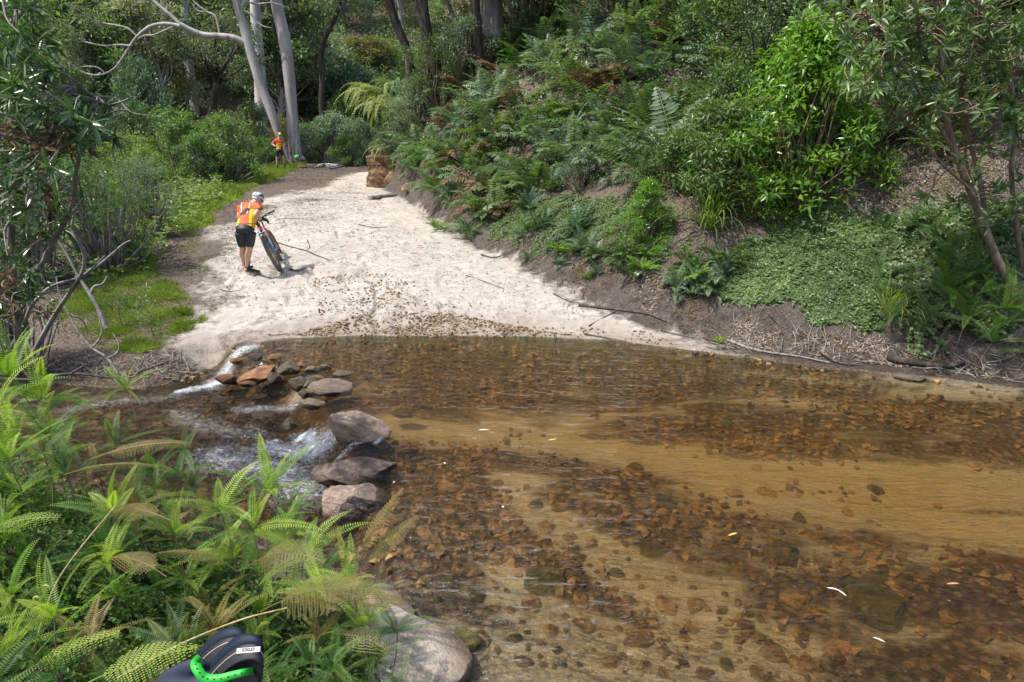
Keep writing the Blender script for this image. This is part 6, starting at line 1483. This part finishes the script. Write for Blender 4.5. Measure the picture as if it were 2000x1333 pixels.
    g = Geo(); tube(g, spline([H + ey * .075 + hup * .02 + fc * .02, H + ey * .04 + fc * .095 + hup * .015, H + fc * .10 + hup * .012, H - ey * .04 + fc * .095 + hup * .015, H - ey * .075 + hup * .02 + fc * .02], 4), .012, 8); g.obj('glasses', M['lens'], root, True).data.transform(Matrix.Translation(-Vector(foot)))
    g = Geo(); tube(g, spline([H + ey * .08 + hup * .04, H + ey * .07 - hup * .06 + fc * .02, H - hup * .115 + fc * .04, H - ey * .07 - hup * .06 + fc * .02, H - ey * .08 + hup * .04], 4), .004, 6); g.obj('chin_strap', M['glove'], root, True).data.transform(Matrix.Translation(-Vector(foot)))
    return tag(root, label, 'person')
# ---- the near cyclist, bent over the handlebar, seen from behind
Y1 = 12.0
q = lambda u, v, dy=0.: aty(u, v, Y1 + dy)
fR = ground(486, 538); fL = ground(474, 531)
J = dict(pelvis=q(479, 446, .0), neck=q(491, 399, .40), head=q(503, 392, .54), shL=q(471, 403, .31), shR=q(507, 405, .29), elR=q(499, 420, .12), wrR=q(509, 428, .30), elL=q(467, 425, .30), wrL=q(490, 434, .52),
         hipL=q(470, 454, .02), hipR=q(489, 454, .0), knL=q(474, 486, .10), knR=q(487, 487, .02))
J['heelR'] = np.array([fR[0] - .04, fR[1] + .02, gz(fR[0], fR[1]) + .045]); J['toeR'] = np.array([fR[0] + .10, fR[1] + .12, gz(fR[0] + .1, fR[1] + .12) + .012]); J['anR'] = J['heelR'] + [0.01, .02, .085]
J['heelL'] = np.array([fL[0] - .0, fL[1] + .10, gz(fL[0], fL[1]) + .012]); J['toeL'] = J['heelL'] + [.04, .20, .0]; J['anL'] = J['heelL'] + [0, .03, .09]
dog = [(468, 419), (473, 414), (476, 410), (483, 406), (489, 408), (487, 412), (482, 413), (480, 417), (476, 420), (473, 419), (470, 422)]
def pj1(c):
    u, v = proj(c); m = np.zeros(len(c)); back = c[:, 1] < Y1 + .30
    yl = ((u > 485.5 + (437 - v) * .08) & (v > 409)) | ((u < 467 - (v - 437) * .08) & (v > 427))
    m[yl] = 1
    for x0 in (lambda v: 470.5 + (v - 390) * .05, lambda v: 490.5 - (v - 390) * .30): m[(np.abs(u - x0(v)) < .75) & (v > 392) & (v < 416) & back] = 2
    m[(np.abs(u - 493) < 1.1) & (v > 424) & (np.sin(v * 1.9) > -.3)] = 3
    m[(sdf(u, v, dog) > -.5) & back] = 3
    m[((np.abs(v - 426 - np.sin(u * 1.3)) < .5) | (np.abs(v - 429.5) < .4)) & (u > 472) & (u < 484) & back] = 3
    m[(u > 496) & (v < 409)] = 0; m[(u > 497) & (np.abs(v - 409) < 1.5)] = 3
    m[(np.abs(v - 437.5) < .8)] = 3
    return m
foot1 = (float(fR[0]), float(fR[1]), gz(fR[0], fR[1]))
figure('person', J, foot1, 'cyclist in orange and yellow jersey, back turned, bending over the handlebar of a standing bicycle', (1, .1, 0), (.2, 1, 0), ['jersey_o', 'jersey_y', 'jersey_w', 'jersey_k'], pj1, [M['helm_w'], M['glove']], 0, (.35, .80, -.55),
       grip={'R': ((.75, .45, -.2), (-.3, .6, .5), (.2, .3, -1)), 'L': ((.8, .3, -.3), (-.3, .6, .5), (.2, .3, -1))})
# ---- the far cyclist, hands on hips beside the leaning gum
Y2 = 35.6
q = lambda u, v, dy=0.: aty(u, v, Y2 + dy)
fA = aty(541, 326, Y2); fA[2] = gz(fA[0], fA[1]); fB = aty(557, 322, Y2 + .1); fB[2] = gz(fB[0], fB[1])
dz = 0.
J = dict(pelvis=q(546, 291.5), neck=q(544.5, 271.5), head=q(546.5, 265.5, -.02), shL=q(550.5, 275, .12), shR=q(538.5, 274.5, -.12), elR=q(531.5, 281, .08), wrR=q(538, 286.5, -.08), elL=q(556.5, 283, .12), wrL=q(552.5, 288.5, -.02),
         hipL=q(549, 294, .06), hipR=q(542.5, 294, -.06), knL=q(554, 307, .04), knR=q(541, 308.5, -.06))
J['heelR'] = np.array([fA[0], fA[1] + .04, fA[2] + .01]); J['toeR'] = J['heelR'] + [.10, -.18, 0]; J['anR'] = J['heelR'] + [.01, 0, .09]
J['heelL'] = np.array([fB[0] - .05, fB[1] + .04, fB[2] + .01]); J['toeL'] = J['heelL'] + [.17, -.10, 0]; J['anL'] = J['heelL'] + [.01, 0, .09]
def pj2(c):
    u, v = proj(c); m = np.zeros(len(c)); m[(v > 280) & (u > 540) & (u < 548.5)] = 1; m[(v > 285.5) & (u < 544)] = 1; m[(np.abs(v - 280.2) < .5) & (u > 541)] = 1; m[np.abs(v - 289.6) < .4] = 3
    return m
figure('person', J, (float(fA[0]), float(fA[1]), float(fA[2])), 'distant cyclist in orange jersey and black shorts standing with hands on hips by a gum', (.85, .5, 0), (.5, -.85, 0), ['jersey_o', 'jersey_y', 'jersey_w', 'jersey_k'], pj2, [M['helm_y'], M['glove']], 0, (.75, -.6, -.1),
       grip={'R': ((.8, -.3, -.4), (0, .2, 1), (.5, .5, -.3)), 'L': ((-.6, -.6, -.4), (0, .2, 1), (-.5, .5, -.3))}, gloves=True)
g = Geo(); c = q(535, 283, .18); loft(g, [c + [0, 0, -.14], c + [0, .0, -.05], c + [0, .02, .06], c + [0, .02, .12]], [.05, .09, .085, .04], [.05, .08, .07, .04], (1, .3, 0))
tag(remesh(g, 'backpack', simple('brown_pack', (.12, .06, .045), .8), .012, None, (0, 0, 0), 3), 'small brown pack on the back of the distant cyclist', 'backpack')

# ------------------------------------------------------------------ bicycles
M['tyre'] = simple('dusty_tyre', (.16, .125, .09), .9); M['tyre_k'] = simple('black_tyre', (.03, .03, .032), .8); M['rim'] = simple('rim', (.05, .05, .055), .4, .5); M['spoke'] = simple('spoke', (.5, .5, .5), .3, .9)
M['fr_red'] = simple('frame_red', (.55, .03, .03), .3, coat=.5); M['fr_white'] = simple('frame_white', (.62, .70, .74), .3, coat=.5); M['fork_b'] = simple('fork_blue', (.16, .30, .50), .3, coat=.5); M['chrome'] = simple('polished_tube', (.7, .66, .6), .2, .9); M['part_k'] = simple('black_part', (.02, .02, .022), .5)
def torus(g, R_, r, n=48, k=10, w=1.0, tread=0.):
    a = np.arange(n) * 2 * math.pi / n; b = np.arange(k) * 2 * math.pi / k; A_, B_ = np.meshgrid(a, b, indexing='ij')
    rr = R_ + r * np.cos(B_) + tread * ((np.arange(n)[:, None] % 2) * 2 - 1) * (np.cos(B_) > .2)
    V = np.stack([np.cos(A_) * rr, np.sin(B_) * r * w, np.sin(A_) * rr], 2).reshape(-1, 3); i, j = np.meshgrid(np.arange(n), np.arange(k), indexing='ij'); i = i.ravel(); j = j.ravel()
    g.add(V, np.stack([i * k + j, i * k + (j + 1) % k, ((i + 1) % n) * k + (j + 1) % k, ((i + 1) % n) * k + j], 1))
def cyl(g, a, b, r, n=10): tube(g, np.array([a, b], float), r, n)
def bicycle(label, frm, frk, tyre, steer=0.):
    root = empty('bicycle')
    def part(nm, gg, m, par=root, **k): o = gg.obj(nm, m, par, True); return o
    def wheel(x, par=root):
        g = Geo(); torus(g, .305, .012, 48, 8, 1.2); w = part('wheel', g, M['rim'], par); w.location = (x, 0, .365)
        g = Geo(); torus(g, .335, .032, 96, 12, 1.1, .002); part('tyre', g, tyre, w)
        g = Geo(); cyl(g, (0, -.05, 0), (0, .05, 0), .02)
        for k in range(28):
            a = k * 2 * math.pi / 28; s = (.035 if k % 2 else -.035); cyl(g, (math.cos(a + .5) * .02, s, math.sin(a + .5) * .02), (math.cos(a) * .3, 0, math.sin(a) * .3), .0013, 4)
        part('spokes', g, M['spoke'], w)
        g = Geo(); V = .08; torus(g, .08, .004, 32, 6); o = part('brake_disc', g, M['spoke'], w); o.location = (0, .045, 0)
        return w
    bb = np.array([-.10, 0, .34]); ht, hb = np.array([.395, 0, .93]), np.array([.44, 0, .80]); st = np.array([-.27, 0, .80]); ra = np.array([-.54, 0, .365])
    g = Geo(); cyl(g, ht + (hb - ht) * -.1, hb, .026); tube(g, spline([hb, (hb + bb) / 2 + [0, 0, -.02], bb], 5), np.linspace(.027, .023, 11), 12); tube(g, spline([ht + (hb - ht) * .2, (ht + st) / 2 - [0, 0, .035], st], 5), np.linspace(.022, .016, 11), 12); cyl(g, bb, st + (st - bb) * .08, .017)
    for s in (-1, 1):
        tube(g, spline([bb + [-.02, s * .035, .01], (bb + ra) / 2 + [0, s * .05, .0], ra + [0, s * .065, 0]], 4), .011, 8); tube(g, spline([st + [0, s * .02, -.04], (st + ra) / 2 + [0, s * .05, 0], ra + [0, s * .065, 0]], 4), .008, 8)
    cyl(g, bb + [0, -.04, 0], bb + [0, .04, 0], .024); part('frame', g, frm)
    g = Geo(); cyl(g, st, st + [-.055, 0, .13], .0135); part('seat_post', g, M['part_k'])
    g = Geo(); c = st + np.array([-.06, 0, .14]); loft(g, [c + [-.13, 0, .02], c + [-.09, 0, .02], c + [0, 0, .005], c + [.13, 0, 0]], [.055, .07, .035, .016], [.016, .022, .018, .012], (0, 1, 0)); part('saddle', g, M['part_k'])
    cr = part('crank', (lambda g: (cyl(g, bb + [0, -.075, 0], bb + [0, .075, 0], .012), cyl(g, bb + [0, .075, 0], bb + [.16, .08, -.05], .009), cyl(g, bb + [0, -.075, 0], bb + [-.16, -.08, .05], .009), g)[-1])(Geo()), M['part_k'])
    for p_ in (bb + [.16, .12, -.05], bb + [-.16, -.12, .05]):
        g = Geo()
        for s in (-.04, .04): cyl(g, p_ + [s, -.045, 0], p_ + [s, .045, 0], .006, 6)
        for s in (-.045, 0, .045): cyl(g, p_ + [-.04, s, 0], p_ + [.04, s, 0], .007, 6)
        part('pedal', g, M['part_k'], cr)
    g = Geo(); torus(g, .075, .004, 36, 6); o = part('chainring', g, M['part_k'], cr); o.location = bb + [0, .05, 0]
    g = Geo(); tube(g, np.array([bb + [0, .05, .075], ra + [0, .05, .04], ra + [-.04, .05, 0], ra + [0, .05, -.04], ra + [.02, .05, -.14], ra + [.06, .05, -.06], bb + [0, .05, -.075]]), .005, 6); part('chain', g, M['part_k'])
    wheel(-.54)
    st_ = bpy.data.objects.new('steering', None); g = Geo()
    fa = np.array([.60, 0, .365]); ax = norm(ht - hb)
    crown = hb - ax * .035
    cyl(g, crown + [0, -.07, 0], crown + [0, .07, 0], .022)
    for s in (-1, 1):
        cyl(g, crown + [0, s * .066, 0] + ax * .03, crown + [0, s * .066, 0] + (fa - crown) * .45, .016)
        cyl(g, crown + [0, s * .066, 0] + (fa - crown) * .42, fa + [0, s * .066, -.01], .021)
    tube(g, spline([crown + [0, -.066, 0] + (fa - crown) * .42, crown + [.06, 0, -.10] + (fa - crown) * .3, crown + [0, .066, 0] + (fa - crown) * .42], 6), .012, 8)
    cyl(g, fa + [0, -.075, 0], fa + [0, .075, 0], .01)
    fk_ = part('fork', g, frk); 
    g = Geo()
    for s in (-1, 1): cyl(g, crown + [.0, s * .066, 0] + (fa - crown) * .02, crown + [0, s * .066, 0] + (fa - crown) * .44, .0175)
    part('stanchions', g, M['chrome'], fk_)
    g = Geo(); top = ht + ax * .06; cyl(g, ht, top, .02); bc = top + np.array([.06, 0, .02]); cyl(g, top, bc, .019); tube(g, spline([bc + [-.03, -.37, .035], bc + [-.01, -.2, .03], bc + [0, -.07, 0], bc + [0, .07, 0], bc + [-.01, .2, .03], bc + [-.03, .37, .035]], 5), .0145, 10); hbq = part('handlebar', g, M['part_k'])
    for s in (-1, 1):
        g = Geo(); cyl(g, bc + [-.018, s * .24, .032], bc + [-.032, s * .385, .036], .019); part('grip', g, M['part_k'], hbq)
        g = Geo(); cyl(g, bc + [0, s * .20, .025], bc + [.05, s * .20, .01], .014); cyl(g, bc + [.05, s * .20, .01], bc + [.05, s * .33, .0], .006); part('brake_lever', g, M['part_k'], hbq)
        g = Geo(); tube(g, spline([bc + [.05, s * .2, .01], bc + [.13, s * .1, .02], bc + [.08, s * .03, -.12], crown + [.03, s * .05, 0]], 5), .003, 5); part('cable', g, M['part_k'], hbq)
    wf = wheel(.60)
    return tag(root, label, 'bicycle')
bk = bicycle('mountain bicycle with red frame and blue fork, leaning, its front wheel towards the viewer', M['fr_red'], M['fork_b'], M['tyre'])
cp = ground(549, 531)
def lean_bike(o, contact, yaw, lean, local=(.60, 0, 0), pitch=0.):
    Rm = Matrix.Rotation(yaw, 4, 'Z') @ Matrix.Rotation(pitch, 4, 'Y') @ Matrix.Rotation(lean, 4, 'X')
    off = Rm @ Vector(local); o.matrix_world = Matrix.Translation(Vector(contact) - off) @ Rm
lean_bike(bk, (cp[0], cp[1], cp[2] + .0), R(-90 + 19 - 4), R(21), pitch=R(-3))
bf = bicycle('white framed bicycle lying on its side on the far end of the track', M['fr_white'], M['fr_white'], M['tyre_k'])
p = aty(604, 317, 35.6); bf.matrix_world = Matrix.Translation((p[0] + .55, p[1] + .3, gz(p[0] + .5, p[1] + .3) + .10)) @ Matrix.Rotation(R(155), 4, 'Z') @ Matrix.Rotation(R(80), 4, 'X') @ Matrix.Translation((-.05, 0, -.0))
p = aty(580, 307, 36.3); z = gz(p[0], p[1]); g = Geo(); loft(g, [p + [0, 0, -.06], p + [0, 0, .0], p + [0, 0, .06], p + [0, 0, .10]], [.12, .135, .11, .05], [.10, .11, .09, .04], (1, .2, 0))
tag(remesh(g, 'helmet', [M['helm_g'], M['part_k']], .010, None, (0, 0, 0), 2, lambda c: (np.abs(np.sin((c[:, 0] - p[0]) * 40)) > .95).astype(int)), 'bright green helmet propped at the foot of the thick gum trunk', 'helmet')

# ------------------------------------------------------------------ the shoes strapped to a bag at the bottom edge
YS = 1.18
M['clog'] = simple('navy_foam', (.007, .014, .028), .6, spec=.25); M['clog_sole'] = simple('black_foam_sole', (.008, .009, .012), .6); M['cream'] = simple('cream_line', (.42, .36, .30), .6); M['plate'] = simple('label_plate', (.55, .52, .50), .6)
M['strap'] = simple('green_rubber', (.02, .40, .035), .5); M['bag'] = simple('dark_bag_cloth', (.018, .024, .045), .75); M['ink'] = simple('ink', (.02, .02, .02), .6)
def shoe(du, dv, dy, label, plate):
    root = empty('shoe', tuple(aty(450 + du, 1300 + dv, YS + dy)))
    ctr = [(398, 1338), (406, 1318), (424, 1296), (446, 1276), (470, 1262), (494, 1258), (509, 1264), (515, 1278), (512, 1294), (500, 1308), (480, 1318), (450, 1330), (420, 1340)]
    P = np.array([aty(u + du, v + dv, YS + dy) for u, v in ctr]); P = np.vstack([spline(np.vstack([P, P[:1]]), 5)[:-1]])
    ext = np.array([-.006, .022, .016]); cen = P.mean(0)
    def shell(layers, m, nm, par):
        g = Geo(); V = []; n = len(P)
        for off, sc in layers: V.append(cen + (P - cen) * sc + ext * off)
        k = len(V); V = np.concatenate(V + [[V[0].mean(0)], [V[-1].mean(0)]])
        i, j = np.meshgrid(np.arange(k - 1), np.arange(n), indexing='ij'); i = i.ravel(); j = j.ravel(); j2 = (j + 1) % n; n0 = g.n
        g.add(V, np.stack([i * n + j, (i + 1) * n + j, (i + 1) * n + j2, i * n + j2], 1)); a = np.arange(n)
        g.T += [np.stack([np.full(n, k * n), a, (a + 1) % n], 1), np.stack([np.full(n, k * n + 1), (k - 1) * n + (a + 1) % n, (k - 1) * n + a], 1)]; g.TM += [np.zeros(n)] * 2
        o = g.obj(nm, m, None, True); o.data.transform(Matrix.Translation(-root.location)); o.parent = par; return o
    s = shell([(-.15, .90), (-.25, .95), (-.1, .985), (.2, 1.0), (.8, 1.0), (1.0, .98)], M['clog_sole'], 'sole', root)
    shell([(1.0, .97), (1.05, 1.01), (1.3, 1.02), (1.7, .97), (2.0, .82), (2.2, .55), (2.3, .2)], M['clog'], 'upper', root)
    g = Geo(); k0, k1 = 3, 36; tube(g, (cen + (P - cen) * 1.005 + ext * .55)[k0:k1], .0011, 6); o = g.obj('trim_line', M['cream'], None, True); o.data.transform(Matrix.Translation(-root.location)); o.parent = s
    if plate:
        i0 = 23; a, b = (cen + (P - cen) * 1.02 + ext * .5)[i0 - 3], (cen + (P - cen) * 1.02 + ext * .5)[i0 + 4]
        xd = norm(b - a); N = norm(((a + b) / 2 - cen)); nn = norm(N * .6 + np.array([0, -.8, .3])); nn = norm(nn - xd * np.dot(nn, xd)); yd = np.cross(nn, xd); c = (a + b) / 2 + nn * .003
        w, h = np.linalg.norm(b - a) / 2 * 1.45, .0052; g = Geo(); V = [c + xd * sx * w + yd * sy * h + nn * sz_ for sx in (-1, 1) for sy in (-1, 1) for sz_ in (-.003, 0)]
        g.add(V, [[0, 1, 3, 2], [4, 6, 7, 5], [0, 4, 5, 1], [2, 3, 7, 6], [1, 5, 7, 3], [0, 2, 6, 4]]); o = g.obj('label_plate', M['plate']); o.data.transform(Matrix.Translation(-root.location)); o.parent = s
        tc = bpy.data.curves.new('lettering', 'FONT'); tc.body = 'crocs'; tc.size = .0125; tc.align_x = 'CENTER'; tc.align_y = 'CENTER'; tc.extrude = .0003; tc.offset = .0002
        to = bpy.data.objects.new('lettering', tc); C.objects.link(to); dg = bpy.context.evaluated_depsgraph_get(); tm = bpy.data.meshes.new_from_object(to.evaluated_get(dg)); bpy.data.objects.remove(to)
        tm.materials.clear(); tm.materials.append(M['ink']); o = bpy.data.objects.new('lettering', tm); C.objects.link(o)
        Rm = Matrix((list(-xd), list(-yd), list(nn))).transposed().to_4x4(); tm.transform(Matrix.Translation(Vector(c + nn * .0006) - root.location) @ Rm); o.parent = s
    return tag(root, label, 'shoe')
shoe(0, 24, 0, 'dark foam shoe nearest the camera with pale line and lettered plate', True)
shoe(-32, 10, .045, 'dark foam shoe behind the lettered one, strapped to the bag', False)
def ribbon(pts, w, m, nm, label, th=.0009):
    P = spline(np.array([aty(u, v, y) for u, v, y in pts]), 8); Wd = norm(np.array([aty(u2, v2, YS) - aty(u1, v1, YS) for (u1, v1), (u2, v2) in [w]][0])); hw = .0085
    T = norm(np.gradient(P, axis=0)); view = norm(P - np.array([0, 0, CAMZ])); S = norm(np.cross(T, view)); n = len(P); N = norm(np.cross(S, T))
    hwid = hw * np.interp(np.linspace(0, 1, n), [0, .1, .6, 1], [1, 1.15, 1, .75])[:, None]
    V = np.concatenate([P + S * hwid - N * th, P - S * hwid - N * th, P - S * hwid + N * th, P + S * hwid + N * th]); k = np.arange(n - 1)[:, None]; g = Geo()
    g.add(V, np.concatenate([k + [0, 1, n + 1, n], k + [n, n + 1, 2 * n + 1, 2 * n], k + [2 * n, 2 * n + 1, 3 * n + 1, 3 * n], k + [3 * n, 3 * n + 1, 1, 0]]))
    root = g.obj(nm, m, None, True)
    h = Geo()
    for i in range(5, n - 8, 4): ball(h, P[i] - view[i] * .0022, (.0017, .0017, .0014), 8)
    h.obj('holes', M['ink'], root, True)
    return tag(root, label, 'strap')
ribbon([(391, 1284, YS - .0), (382, 1296, YS - .035), (388, 1312, YS - .05), (402, 1325, YS - .055), (428, 1326, YS - .055), (455, 1319, YS - .05), (480, 1313, YS - .04), (496, 1311, YS - .0)], ((0, 0), (10, 0)), M['strap'], 'strap', 'bright green perforated rubber strap holding the dark shoes')
g = Geo()
b0 = [aty(300, 1400, YS + .02), aty(360, 1345, YS + .03), aty(430, 1345, YS + .02), aty(500, 1360, YS + .02)]
loft(g, b0, [.05, .055, .06, .05], [.04, .042, .04, .04], (0, 1, .3)); loft(g, [aty(300, 1345, YS + .05), aty(330, 1322, YS + .04), aty(375, 1302, YS + .02), aty(405, 1298, YS + .03)], [.01, .018, .018, .01], [.008, .012, .012, .008], (0, .3, 1))
g2 = Geo(); loft(g2, [np.array([-.62, .92, 1.25]), np.array([-.60, .96, 1.5]), np.array([-.56, 1.05, 1.80])], [.15, .17, .13], [.12, .13, .09], (1, 0, 0)); 
for a in g2.V: pass
g.V += g2.V; g.A += g2.A; g.Q += [x + g.n for x in g2.Q]; g.T += [x + g.n for x in g2.T]; g.QM += g2.QM; g.TM += g2.TM; g.n += g2.n
tag(remesh(g, 'bag', M['bag'], .006, None, (0, 0, 0), 6), 'dark blue bag cloth under the strapped shoes at the bottom edge', 'bag')
